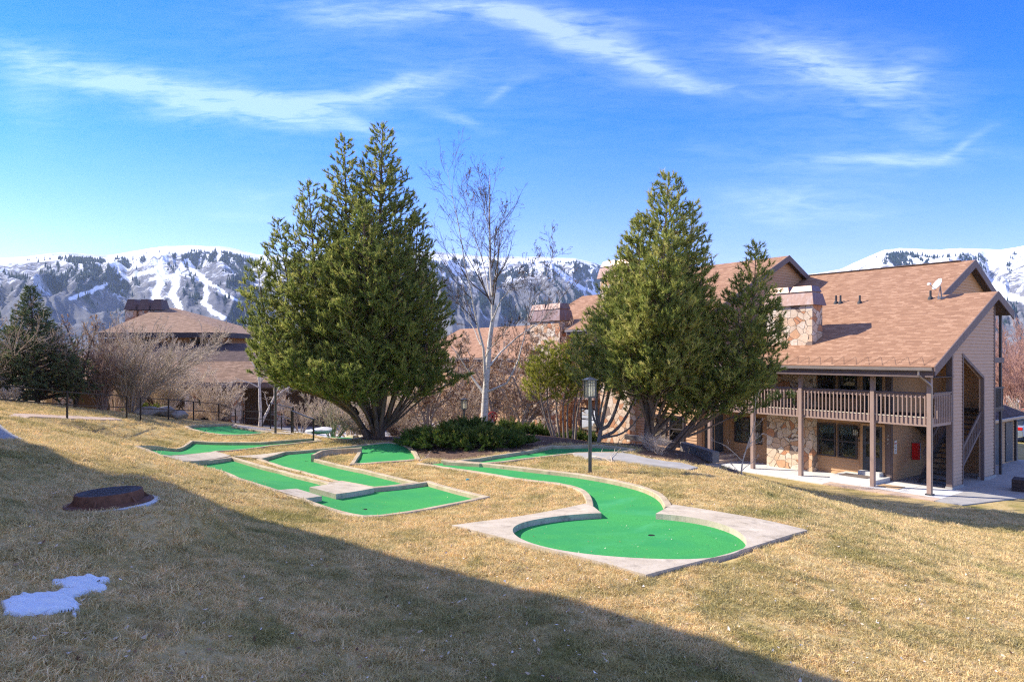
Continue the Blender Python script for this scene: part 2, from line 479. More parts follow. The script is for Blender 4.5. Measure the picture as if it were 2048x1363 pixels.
# ------------------------------------------------------------------ mesh helpers
def link(o, parent=None, label=None, cat=None, group=None, kind=None):
    C.objects.link(o)
    if parent is not None:
        o.parent = parent
    if label: o['label'] = label
    if cat: o['category'] = cat
    if group: o['group'] = group
    if kind: o['kind'] = kind
    return o


def empty(name, loc=(0, 0, 0), rotz=0.0, label=None, cat=None, group=None):
    o = bpy.data.objects.new(name, None)
    o.location = loc
    o.rotation_euler = (0, 0, rotz)
    o.empty_display_size = .2
    return link(o, None, label, cat, group)


def mesh_np(name, V, Fs, mat, parent=None, smooth=False, attrs=None, **kw):
    """V (n,3); Fs: list of (m,k) index arrays"""
    me = bpy.data.meshes.new(name)
    V = np.asarray(V, dtype=np.float32)
    Fs = [np.asarray(f, dtype=np.int32) for f in Fs if len(f)]
    nl = sum(f.size for f in Fs)
    nf = sum(len(f) for f in Fs)
    me.vertices.add(len(V)); me.vertices.foreach_set('co', V.ravel())
    me.loops.add(nl); me.polygons.add(nf)
    me.loops.foreach_set('vertex_index', np.concatenate([f.ravel() for f in Fs]))
    tot = np.concatenate([np.full(len(f), f.shape[1], dtype=np.int32) for f in Fs])
    st = np.concatenate([[0], np.cumsum(tot)[:-1]]).astype(np.int32)
    me.polygons.foreach_set('loop_start', st)
    me.polygons.foreach_set('loop_total', tot)
    if smooth:
        me.polygons.foreach_set('use_smooth', np.ones(nf, dtype=bool))
    me.update(calc_edges=True)
    for k, a in (attrs or {}).items():
        at = me.attributes.new(k, 'FLOAT', 'POINT')
        at.data.foreach_set('value', np.asarray(a, dtype=np.float32))
    me.materials.append(MATS[mat])
    o = bpy.data.objects.new(name, me)
    return link(o, parent, **kw)


class MB:
    """collects faces; build() links them as one mesh object"""
    def __init__(self):
        self.v = []; self.f = []

    def face(self, pts):
        i = len(self.v)
        self.v.extend([tuple(p) for p in pts]); self.f.append(tuple(range(i, i + len(pts))))

    def box(self, x0, x1, y0, y1, z0, z1, bev=0.0):
        i = len(self.v)
        self.v += [(x0, y0, z0), (x1, y0, z0), (x1, y1, z0), (x0, y1, z0), (x0, y0, z1), (x1, y0, z1), (x1, y1, z1), (x0, y1, z1)]
        self.f += [tuple(i + k for k in q) for q in ((0, 3, 2, 1), (4, 5, 6, 7), (0, 1, 5, 4), (1, 2, 6, 5), (2, 3, 7, 6), (3, 0, 4, 7))]

    def bar(self, p, q, w, h, up=(0, 0, 1)):
        p, q, up = Vector(p), Vector(q), Vector(up)
        d = (q - p).normalized()
        s = d.cross(up)
        if s.length < 1e-4: s = d.cross(Vector((1, 0, 0)))
        s.normalize(); n = s.cross(d)
        c = []
        for e in (p, q):
            for a, b in ((-1, -1), (1, -1), (1, 1), (-1, 1)):
                c.append(e + s * (a * w / 2) + n * (b * h / 2))
        i = len(self.v)
        self.v += [tuple(x) for x in c]
        self.f += [tuple(i + k for k in q_) for q_ in ((3, 2, 1, 0), (4, 5, 6, 7), (0, 1, 5, 4), (1, 2, 6, 5), (2, 3, 7, 6), (3, 0, 4, 7))]

    def tube(self, pts, rads, n=8, caps=True):
        pts = [Vector(p) for p in pts]
        if not hasattr(rads, '__len__'): rads = [rads] * len(pts)
        rings = []
        for k, p in enumerate(pts):
            d = (pts[min(k + 1, len(pts) - 1)] - pts[max(k - 1, 0)]).normalized()
            a = d.cross(Vector((0, 0, 1)))
            if a.length < 1e-3: a = Vector((1, 0, 0))
            a.normalize(); b = d.cross(a)
            i = len(self.v)
            self.v += [tuple(p + (a * math.cos(2 * math.pi * j / n) + b * math.sin(2 * math.pi * j / n)) * rads[k]) for j in range(n)]
            rings.append(i)
        for r0, r1 in zip(rings, rings[1:]):
            for j in range(n):
                self.f.append((r0 + j, r1 + j, r1 + (j + 1) % n, r0 + (j + 1) % n))
        if caps:
            self.f.append(tuple(rings[0] + j for j in range(n)))
            self.f.append(tuple(rings[-1] + j for j in range(n - 1, -1, -1)))

    def lathe(self, prof, n=32, c=(0, 0, 0), cap_top=True, cap_bot=True):
        rings = []
        for r, z in prof:
            rings.append(len(self.v))
            self.v += [(c[0] + r * math.cos(2 * math.pi * j / n), c[1] + r * math.sin(2 * math.pi * j / n), c[2] + z) for j in range(n)]
        for r0, r1 in zip(rings, rings[1:]):
            for j in range(n):
                self.f.append((r0 + j, r0 + (j + 1) % n, r1 + (j + 1) % n, r1 + j))
        if cap_bot: self.f.append(tuple(rings[0] + j for j in range(n - 1, -1, -1)))
        if cap_top: self.f.append(tuple(rings[-1] + j for j in range(n)))

    def prism(self, poly, z0, z1):
        """poly: list of (x,y) counter-clockwise"""
        n = len(poly); i = len(self.v)
        self.v += [(p[0], p[1], z0) for p in poly] + [(p[0], p[1], z1) for p in poly]
        self.f.append(tuple(i + k for k in range(n - 1, -1, -1)))
        self.f.append(tuple(i + n + k for k in range(n)))
        for k in range(n):
            self.f.append((i + k, i + (k + 1) % n, i + n + (k + 1) % n, i + n + k))

    def slab(self, pts, th):
        """planar polygon (3d) given thickness downwards along its normal"""
        P = [Vector(p) for p in pts]
        n = (P[1] - P[0]).cross(P[2] - P[0]).normalized()
        if n.z < 0: P.reverse(); n = -n
        k = len(P); i = len(self.v)
        self.v += [tuple(p) for p in P] + [tuple(p - n * th) for p in P]
        self.f.append(tuple(i + a for a in range(k)))
        self.f.append(tuple(i + k + a for a in range(k - 1, -1, -1)))
        for a in range(k):
            b = (a + 1) % k
            self.f.append((i + a, i + k + a, i + k + b, i + b))

    def build(self, name, mat, parent=None, bevel=0.0, smooth=False, uv=False, recalc=True, **kw):
        me = bpy.data.meshes.new(name)
        me.from_pydata(self.v, [], self.f)
        if recalc:
            bm = bmesh.new(); bm.from_mesh(me)
            bmesh.ops.recalc_face_normals(bm, faces=bm.faces[:])
            if bevel > 0:
                bmesh.ops.bevel(bm, geom=bm.edges[:], offset=bevel, segments=1, affect='EDGES', clamp_overlap=True)
            bm.to_mesh(me); bm.free()
        if uv: auto_uv(me)
        if smooth:
            for p in me.polygons: p.use_smooth = True
        me.materials.append(MATS[mat])
        return link(bpy.data.objects.new(name, me), parent, **kw)


def auto_uv(me):
    """UV in metres: u along the level line of each face, v up its slope"""
    lay = me.uv_layers.new(name='UVMap')
    for p in me.polygons:
        n = p.normal
        a = Vector((0, 0, 1)).cross(n)
        a = a.normalized() if a.length > 1e-3 else Vector((1, 0, 0))
        b = n.cross(a)
        for li in p.loop_indices:
            co = me.vertices[me.loops[li].vertex_index].co
            lay.data[li].uv = (co.dot(a), co.dot(b))


def clip_band(poly, lo, hi):
    """clip polygon (a,z) between two heights"""
    def half(P, z, keep_above):
        out = []
        for (a0, z0), (a1, z1) in zip(P, P[1:] + P[:1]):
            i0 = (z0 >= z) if keep_above else (z0 <= z)
            i1 = (z1 >= z) if keep_above else (z1 <= z)
            if i0: out.append((a0, z0))
            if i0 != i1:
                w = (z - z0) / (z1 - z0)
                out.append((a0 + w * (a1 - a0), z))
        return out
    P = half(poly, lo, True)
    return half(P, hi, False) if len(P) > 2 else []


def siding(mb, poly, org, ax, nrm, h=.155, lap=.030):
    """horizontal lap boards filling polygon (a,z); each board leans out at its foot"""
    org, ax, nrm = Vector(org), Vector(ax), Vector(nrm)
    zs = [p[1] for p in poly]
    z = math.floor(min(zs) / h) * h
    while z < max(zs):
        P = clip_band(poly, z, z + h)
        if len(P) > 2:
            pts = [org + ax * a + Vector((0, 0, zz)) + nrm * (lap * (z + h - zz) / h + .004) for a, zz in P]
            mb.face(pts)
            low = [(a, zz) for a, zz in P if abs(zz - z) < 1e-6]
            if len(low) >= 2:
                a0, a1 = min(l[0] for l in low), max(l[0] for l in low)
                b0, b1 = org + ax * a0 + Vector((0, 0, z)), org + ax * a1 + Vector((0, 0, z))
                mb.face([b0, b1, b1 + nrm * (lap + .004), b0 + nrm * (lap + .004)])
        z += h


# ------------------------------------------------------------------ terrain: drop below the eye, from levels read off the place
CTRL = np.array([
    (1.79, 9.2, 2.93), (-.96, 12.4, 3.10), (5.2, 12.4, 3.17), (2.1, 12.3, 3.16), (2.24, 19.7, 3.41), (3.1, 17.8, 3.38), (-2.8, 23.3, 3.60),
    (-3.28, 15.25, 3.45), (-3.19, 14.6, 3.43), (-.41, 16.7, 3.44), (-14.8, 26.7, 3.55), (-9, 20.6, 3.5), (-1.3, 31.7, 3.70), (-6.2, 30.9, 3.70),
    (5.24, 26.2, 3.50), (2.36, 25.7, 3.53), (1.9, 30.5, 3.66), (-14.3, 34.2, 3.75), (-10.9, 31.5, 3.68), (-17.5, 27.1, 2.57), (-17.6, 31.2, 2.96),
    (-17.5, 34.9, 3.36), (-17.9, 38.5, 3.72), (-18, 43, 4.2), (-18.5, 24.8, 2.2), (-23.7, 31.7, 2.2), (-20.5, 36, 3.1), (-26, 40, 3.3),
    (-4.93, 8.4, 1.865), (-10.5, 14, 1.75), (-15, 20, 1.8), (-11, 20, 2.85), (-8.3, 15, 2.25), (-13.6, 23.6, 2.95), (-20, 14, 1.6), (-12, 5, 1.5),
    (-3, 4, 1.9), (-3.67, 5.5, 1.93), (-1.84, 4.8, 2.29), (0, 5.6, 2.68), (2.6, 6.2, 2.96), (5.2, 7, 3.35), (-2.5, 8.2, 2.65), (-4.6, 11.5, 2.75),
    (0, 0, 2.35), (-5, 0, 1.7), (6, 0, 3.1), (0, -8, 2.2),
    (6.9, 18, 3.48), (6.5, 14, 3.45), (8.35, 18, 3.97), (8.56, 22.3, 4.36), (10.07, 21.7, 4.68), (12.6, 20.9, 5.12), (10.6, 27, 5.22), (15.3, 20.5, 5.42), (10.1, 13.5, 4.36), (14, 12, 4.7),
    (13.1, 28.3, 5.70), (16.2, 26.4, 5.70), (16.9, 29, 5.70), (12.3, 31.2, 5.72), (11.5, 35, 5.75), (21, 32, 5.68), (19, 27, 5.6), (24, 34, 5.5), (20, 20, 5.4),
    (7.5, 27.0, 4.05), (10.6, 30.6, 5.55), (7.4, 24, 4.25), (8.7, 26, 4.78), (6.0, 22.6, 3.62), (4.0, 29.5, 3.85), (7.0, 30.5, 4.6), (9.5, 34, 5.5), (3, 35, 4.6), (-2.5, 35.5, 4.9), (-6, 37, 4.9), (-10, 40, 5.0),
    (4, 42, 5.65), (-6, 46, 5.5), (-14, 46, 5.2), (12, 42, 5.68), (-13.2, 38.5, 4.3)], dtype=float)


def tps_fit(c):
    n = len(c)
    d = np.hypot(c[:, None, 0] - c[None, :, 0], c[:, None, 1] - c[None, :, 1])
    K = np.where(d > 0, d * d * np.log(d + 1e-12), 0) + np.eye(n) * .4
    P = np.c_[np.ones(n), c[:, :2]]
    A = np.zeros((n + 3, n + 3)); A[:n, :n] = K; A[:n, n:] = P; A[n:, :n] = P.T
    return np.linalg.solve(A, np.r_[c[:, 2], 0, 0, 0])


TPS = tps_fit(CTRL)


def drop(x, y):
    x = np.atleast_1d(np.asarray(x, float)); y = np.atleast_1d(np.asarray(y, float))
    shp = x.shape
    X, Y = x.ravel(), y.ravel()
    out = np.empty(len(X))
    n = len(CTRL)
    for s in range(0, len(X), 20000):
        a, b = X[s:s + 20000], Y[s:s + 20000]
        d2 = (a[:, None] - CTRL[None, :, 0]) ** 2 + (b[:, None] - CTRL[None, :, 1]) ** 2
        K = .5 * d2 * np.log(d2 + 1e-12)
        out[s:s + 20000] = K @ TPS[:n] + TPS[n] + TPS[n + 1] * a + TPS[n + 2] * b
    out = np.clip(out, 1.4, 5.76)
    far = np.hypot(X + 1, (Y - 20))
    w = np.clip((far - 27) / 22, 0, 1); w = w * w * (3 - 2 * w)
    m = np.clip((1.5 - np.hypot(X + 4.95, Y - 8.5)) / .8, 0, 1); m = m * m * (3 - 2 * m)
    out = out * (1 - m) + 1.875 * m
    # the building terrace is level
    lu = -(X - 16.94) * .6076 + (Y - 27.7) * .7943
    lv = (X - 16.94) * .7943 + (Y - 27.7) * .6076
    t = np.clip((lv + 1.9) / 1.2, 0, 1) * np.clip((9.6 - lu) / 1.5, 0, 1) * np.clip((lu + 14) / 4, 0, 1)
    t = t * t * (3 - 2 * t)
    out = out * (1 - w) + 5.72 * w
    out = out * (1 - t) + 5.72 * t
    return out.reshape(shp)


def gz(x, y):
    return float(EZ - drop(x, y)[0])


def gzv(x, y):
    return EZ - drop(x, y)


def at(px, py, lift=0.0, y0=3.0, y1=80.0):
    """where the sight line through a photo pixel meets the ground raised by lift: real-world x, y"""
    k, r = (px - CX) / FP, (py - CY) / FP
    ys = np.arange(y0, y1, .1)
    f = drop(k * ys, ys) - lift - r * ys
    idx = np.where(f <= 0)[0]
    if len(idx) == 0: return k * y1, y1
    i = idx[0]
    if i == 0: return k * ys[0], ys[0]
    w = f[i - 1] / (f[i - 1] - f[i])
    y = ys[i - 1] + w * .1
    return k * y, y


def ats(pts, lift=0.0):
    return [at(p[0], p[1], lift) for p in pts]


def pt(px, py, Y):
    """point at depth Y seen at a photo pixel"""
    return ((px - CX) / FP * Y, Y, EZ - (py - CY) / FP * Y)


def inside(poly, X, Y):
    poly = np.asarray(poly); res = np.zeros(X.shape, bool)
    j = len(poly) - 1
    for i in range(len(poly)):
        xi, yi = poly[i]; xj, yj = poly[j]
        if yi != yj:
            c = ((yi > Y) != (yj > Y)) & (X < (xj - xi) * (Y - yi) / (yj - yi) + xi)
            res ^= c
        j = i
    return res


def seg_dist(poly, X, Y, closed=True):
    poly = np.asarray(poly, float)
    d = np.full(X.shape, 1e9)
    n = len(poly)
    for i in range(n if closed else n - 1):
        a, b = poly[i], poly[(i + 1) % n]
        ab = b - a; L = max(ab @ ab, 1e-9)
        t = np.clip(((X - a[0]) * ab[0] + (Y - a[1]) * ab[1]) / L, 0, 1)
        d = np.minimum(d, np.hypot(X - a[0] - t * ab[0], Y - a[1] - t * ab[1]))
    return d


def area(poly):
    return .5 * sum(a[0] * b[1] - b[0] * a[1] for a, b in zip(poly, poly[1:] + poly[:1]))


def ccw(poly):
    poly = [tuple(p) for p in poly]
    return poly if area(poly) > 0 else poly[::-1]


def offset_line(pts, d, closed=False):
    """mitred parallel of a polyline, to the right for d>0"""
    P = [Vector(p) for p in pts]; n = len(P); out = []
    for i in range(n):
        a = P[(i - 1) % n] if (closed or i > 0) else None
        b = P[(i + 1) % n] if (closed or i < n - 1) else None
        d0 = (P[i] - a).normalized() if a is not None else None
        d1 = (b - P[i]).normalized() if b is not None else None
        if d0 is None: d0 = d1
        if d1 is None: d1 = d0
        n0, n1 = Vector((d0.y, -d0.x)), Vector((d1.y, -d1.x))
        m = (n0 + n1)
        if m.length < 1e-4: m = n0
        m.normalize()
        k = min(1 / max(m.dot(n0), .35), 2.2)
        out.append(tuple(P[i] + m * d * k))
    return out


def densify(pts, step, closed=False):
    out = []
    n = len(pts)
    for i in range(n if closed else n - 1):
        a, b = pts[i], pts[(i + 1) % n]
        k = max(1, int(math.hypot(b[0] - a[0], b[1] - a[1]) / step))
        for j in range(k):
            out.append((a[0] + (b[0] - a[0]) * j / k, a[1] + (b[1] - a[1]) * j / k))
    if not closed: out.append(tuple(pts[-1]))
    return out


def smooth_line(pts, it=2):
    """corner cutting"""
    for _ in range(it):
        q = [pts[0]]
        for a, b in zip(pts, pts[1:]):
            q += [(.75 * a[0] + .25 * b[0], .75 * a[1] + .25 * b[1]), (.25 * a[0] + .75 * b[0], .25 * a[1] + .75 * b[1])]
        q.append(pts[-1]); pts = q
    return pts


def kerb(name, pts, w, parent, mat='kerb_concrete', top=.05, deep=.4, closed=False, lift=0.0):
    """concrete kerb: pts is the inner edge, the kerb lies to the right of it"""
    pts = densify(pts, .35, closed)
    o1 = offset_line(pts, w, closed)
    n = len(pts); bv = .018
    prof = []
    jr = random.Random(len(pts))
    pts = [(a[0] + jr.uniform(-.006, .006), a[1] + jr.uniform(-.006, .006)) for a in pts]
    for (a, b) in zip(pts, o1):
        ia, ib = Vector(a), Vector(b); dv = (ib - ia).normalized()
        zt = gz((a[0] + b[0]) / 2, (a[1] + b[1]) / 2) + top + lift + jr.uniform(-.005, .005)
        prof.append([(ia.x, ia.y, zt - deep), (ia.x, ia.y, zt - bv), (ia.x + dv.x * bv, ia.y + dv.y * bv, zt),
                     (ib.x - dv.x * bv, ib.y - dv.y * bv, zt), (ib.x, ib.y, zt - bv), (ib.x, ib.y, zt - deep)])
    V = [p for r in prof for p in r]; Fq = []
    for i in range(n if closed else n - 1):
        j = (i + 1) % n
        for k in range(5):
            Fq.append((i * 6 + k, j * 6 + k, j * 6 + k + 1, i * 6 + k + 1))
    mb = MB(); mb.v = V; mb.f = Fq
    if not closed:
        mb.f += [tuple(range(6)), tuple((n - 1) * 6 + k for k in range(5, -1, -1))]
    return mb.build(name, mat, parent)


def ground_sheet(name, poly, lift, mat, parent=None, step=.5, skirt=0.0, zfun=None, **kw):
    """polygon laid on the terrain (raised by lift), with an optional skirt down its edge"""
    poly = densify(ccw(poly), step, True)
    bm = bmesh.new()
    vs = [bm.verts.new((p[0], p[1], 0)) for p in poly]
    tris = geometry.tessellate_polygon([[Vector((p[0], p[1], 0)) for p in poly]])
    for t in tris:
        try: bm.faces.new([vs[i] for i in t])
        except ValueError: pass
    for _ in range(7):
        es = [e for e in bm.edges if e.calc_length() > step * 1.6 and not e.is_boundary]
        if not es: break
        bmesh.ops.subdivide_edges(bm, edges=es, cuts=1)
        bmesh.ops.triangulate(bm, faces=bm.faces[:])
    bmesh.ops.recalc_face_normals(bm, faces=bm.faces[:])
    for f in bm.faces:
        if f.normal.z < 0: f.normal_flip()
    xs = np.array([v.co.x for v in bm.verts]); ys = np.array([v.co.y for v in bm.verts])
    zs = (gzv(xs, ys) if zfun is None else zfun(xs, ys)) + lift
    for v, z in zip(bm.verts, zs): v.co.z = z
    if skirt > 0:
        ed = [e for e in bm.edges if e.is_boundary]
        r = bmesh.ops.extrude_edge_only(bm, edges=ed)
        for v in r['geom']:
            if isinstance(v, bmesh.types.BMVert): v.co.z -= skirt
    me = bpy.data.meshes.new(name); bm.to_mesh(me); bm.free()
    me.materials.append(MATS[mat])
    return link(bpy.data.objects.new(name, me), parent, **kw)
# ------------------------------------------------------------------ outlines of the site, as ground coordinates
KL = .05                                    # kerb tops stand this much above the lawn level
A_pad_out = ats([(918, 1050), (1290, 1143), (1600, 1058)], KL)
A_n1, A_n2 = at(1188, 1013, KL), at(1329, 1014, KL)
A_L, A_B, A_R = [Vector(p) for p in A_pad_out]
A_C = Vector(at(1255, 1064, -.06)); A_rad = .5 * ((Vector(at(1496, 1070, KL)) - Vector(at(1017, 1057, KL))).length)
A_C = (Vector(at(1496, 1070, KL)) + Vector(at(1017, 1057, KL))) / 2 + Vector((0, .03)); A_rad *= .962
A_left = smooth_line(ats([(1188, 1012), (1186, 996), (1176, 982.5), (1160, 974), (1137, 968), (1111, 963), (1080, 960), (1046, 956), (964, 942.5), (882, 930.5), (841, 924.6)], KL), 1)
A_right = smooth_line(ats([(1329, 1013), (1326, 1003), (1316, 990), (1297, 979), (1265, 968.5), (1224, 959.5), (1182, 952), (1141, 945.8), (1080, 939.5), (993, 929), (939, 924), (882, 919)], KL), 1)


def arc(c, r, a0, a1, n):
    return [(c.x + r * math.cos(a0 + (a1 - a0) * i / n), c.y + r * math.sin(a0 + (a1 - a0) * i / n)) for i in range(n + 1)]


def ang(p):
    return math.atan2(p[1] - A_C.y, p[0] - A_C.x)


a2, a1 = ang(A_n2), ang(A_n1)
if a1 > a2: a1 -= 2 * math.pi
circ = arc(A_C, A_rad, a2, a1, 72)            # clockwise from the right of the neck round to its left
turf_a = [tuple(p) for p in A_left[::-1]] + [tuple(p) for p in circ[::-1]] + [tuple(p) for p in A_right]
B_poly = ats([(364, 922), (464, 914.5), (560, 940.5), (656, 966), (683, 963), (748, 975), (854, 963.5), (964, 992), (729, 1030.5), (593, 990), (480, 956)], KL)
C_poly = ats([(745, 973), (826, 964), (726, 940), (625, 916.5), (646, 905.5), (724, 901.5), (709, 926), (832, 917), (826, 904), (815, 894), (798, 887), (774, 884.5), (680, 893.5), (572, 903),
              (523, 917), (610, 942), (688, 964)], KL)
D_poly = ats([(276, 892), (386, 881.5), (522, 884), (628, 876.5), (637, 880.5), (540, 890), (432, 901), (323, 909)], KL)
E_poly = ats([(375, 852), (393, 850), (430, 848.5), (470, 847.2), (463, 851), (500, 857), (535, 862), (527, 865), (500, 867.5), (448, 868), (410, 863), (386, 857)], KL)
F_poly = ats([(906, 922), (960, 916), (1066, 900), (1106, 891), (1190, 889.5), (1262, 897.5), (1240, 902.5), (1150, 904.5), (1050, 915.5), (1000, 922), (960, 925)], KL)
G_poly = ats([(612, 866.5), (640, 864.5), (690, 869), (722, 873), (700, 877), (650, 873)], KL)
H_poly = ats([(668, 866), (690, 864), (722, 868), (708, 870.5)], KL)
TURFS = [turf_a, B_poly, C_poly, D_poly, E_poly, F_poly, G_poly, H_poly]
A_L, A_B, A_R = [A_C + (q - A_C) * 1.045 for q in (A_L, A_B, A_R)]
A_padpoly = [tuple(A_n1)] + [tuple(at(1171, 1006, KL))] + [tuple(A_L), tuple(A_B), tuple(A_R)] + [tuple(at(1346, 1008, KL))] + [tuple(p) for p in circ]
PATH_F = ats([(1144, 906), (1168, 905), (1244, 905), (1262, 907), (1293, 915), (1334, 922), (1363, 924.5), (1396, 934), (1375, 938.5), (1363, 936.5), (1305, 929), (1236, 919), (1176, 914)], KL)
P1_poly = ats([(327, 911), (430, 902.5), (462, 911), (364, 922)], KL)
P2_poly = ats([(551, 979), (593, 976), (644, 991), (608, 996)], .06)
P3_poly = ats([(619, 973), (683, 962), (748, 975), (672, 987)], .07)
BC_corner = ats([(466, 911.5), (570, 902), (523, 916)], KL)
SNOW_PX = [(0, 1185), (60, 1165), (130, 1137), (230, 1128), (320, 1126), (400, 1110), (425, 1104), (380, 1100), (345, 1085), (303, 1084), (302, 1062), (330, 1050), (420, 1041), (545, 1028), (590, 1040), (650, 1043),
         (646, 1060), (580, 1073), (632, 1090), (612, 1110), (500, 1130), (432, 1155), (470, 1197), (468, 1225), (372, 1228), (262, 1256), (300, 1234), (157, 1258), (22, 1250), (30, 1225)]
SNOW = ats([(a / 2.962, 800 + b / 2.962) for a, b in SNOW_PX], .03)
LEFT_WALK = [at(48, 879, 0), at(-260, 890, 0), at(-330, 850, 0), at(0, 848, 0)]
_f = [at(-60, 832, 0), at(60, 834, 0), at(140, 838, 0), at(246, 840.5, 0)]
FENCE_PATH = _f + offset_line(_f, -.5)[::-1]
MULCH = ats([(700, 878), (760, 862), (830, 858), (900, 850), (1000, 848), (1130, 856), (1250, 878), (1390, 900), (1440, 922), (1420, 934), (1396, 933), (1363, 923), (1334, 921), (1293, 914), (1262, 906), (1288, 898), (1266, 893), (1190, 886), (1106, 888), (1060, 898),
             (960, 914), (905, 920), (834, 914), (818, 892), (775, 882)], 0)
PATCH2 = ats([(650, 874), (640, 850), (700, 838), (800, 845), (760, 866)], 0)


def bld(u, v):
    """condo frame: u along the front away from the near corner, v into the depth"""
    return 16.94 - .6076 * u + .7943 * v, 27.7 + .7943 * u + .6076 * v


# ------------------------------------------------------------------ ground
def build_ground():
    def axis(lo, a, b, hi, st):
        mid = np.arange(a, b, st)
        g1, g2 = [], []
        s, p = st, b
        while p < hi: g2.append(p); s = min(s * 1.16, 60); p += s
        g2.append(hi)
        s, p = st, a
        while p > lo: s = min(s * 1.16, 60); p -= s; g1.append(p)
        return np.array(g1[::-1] + list(mid) + g2)
    xs = axis(-1500, -20, 14, 1500, .13)
    ys = axis(-60, 3.2, 37, 1500, .13)
    X, Y = np.meshgrid(xs, ys)
    Z = gzv(X, Y)
    # far valley floor eases down a little before the mountains
    d = np.hypot(X, Y)
    # the two hillsides that close the view right behind the terrace buildings
    push = np.zeros(X.shape, bool)
    for P in TURFS:
        P = np.asarray(P)
        m = (X > P[:, 0].min() - 1) & (X < P[:, 0].max() + 1) & (Y > P[:, 1].min() - 1) & (Y < P[:, 1].max() + 1)
        idx = np.where(m)
        x, y = X[idx], Y[idx]
        near = inside(P, x, y) | (seg_dist(P, x, y) < .035)
        push[idx[0][near], idx[1][near]] = True
    Z = Z + np.where(push, -.24, 0)
    for P in (P1_poly, A_padpoly, BC_corner, PATH_F):
        i_ = inside(np.asarray(P), X, Y)
        Z = Z + np.where(i_ & ~push, -.10, 0)
    small = .5 * np.sin(X * 2.1 + 1.3 * np.sin(Y * 1.7)) + .5 * np.sin(Y * 2.7 + 1.1 * np.sin(X * 2.3))
    Z += np.where((Y < 40) & ~push & (drop(X, Y) < 5.6), small * .004, 0)
    mul = np.zeros(X.shape)
    for P in (MULCH, PATCH2):
        s = np.where(inside(np.asarray(P), X, Y), 1, -1) * seg_dist(P, X, Y)
        mul = np.maximum(mul, np.clip(.5 + s / .35, 0, 1))
    far = np.clip((np.hypot(X, Y - 20) - 22) / 8, 0, 1) * (Y > 30)
    # bare bank on the upper left
    band = ats([(95, 838), (150, 842), (215, 862), (262, 878), (250, 886), (200, 876), (120, 852)], 0)
    s = np.where(inside(np.asarray(band), X, Y), 1, -1) * seg_dist(band, X, Y)
    dirt = np.clip(.45 + s / 1.6, 0, .9)
    dirt = np.maximum(dirt, np.clip((Y - 36) / 4, 0, .75) * (X < 14))
    dirt = np.maximum(dirt, .55 * np.clip((Y - 45) / 20, 0, 1))
    ny, nx = X.shape
    i = np.arange(ny * nx).reshape(ny, nx)
    q = np.stack([i[:-1, :-1], i[:-1, 1:], i[1:, 1:], i[1:, :-1]], -1).reshape(-1, 4)
    V = np.stack([X, Y, Z], -1).reshape(-1, 3)
    mesh_np('ground', V, [q], 'lawn', smooth=True, attrs={'mulch': mul.ravel(), 'dirt': dirt.ravel()}, kind='structure')


def cup(P, parent):
    mb = MB()
    z = gz(*P) - .06
    mb.lathe([(.054, .006), (.058, .006), (.058, -.002)], 24, (P[0], P[1], z), cap_top=False, cap_bot=False)
    mb.lathe([(.054, .002)], 24, (P[0], P[1], z), cap_bot=False)
    mb.build('cup', 'cup_dark', parent, recalc=False)


def lane(label, poly, ring=None, kerbs=(), pads=(), cups=(), rise=None, w=.15):
    c = np.mean(np.asarray(poly), 0)
    root = empty('mini_golf_lane', (0, 0, 0), 0, label, 'golf lane', 'mini golf lanes on the lawn')
    poly = [tuple(p) for p in ccw(poly)]
    zf = None
    ground_sheet('turf', poly, -.06, 'turf', root, .35, zfun=rise)
    for k, (pts, ww, lf, cl) in enumerate(kerbs):
        kerb('kerb', pts, ww, root, lift=lf, closed=cl)
    for P, lf, mt, sk in pads:
        ground_sheet('concrete_pad', P, lf, mt, root, .5, skirt=sk)
    for P in cups:
        cup(P, root)
    return root


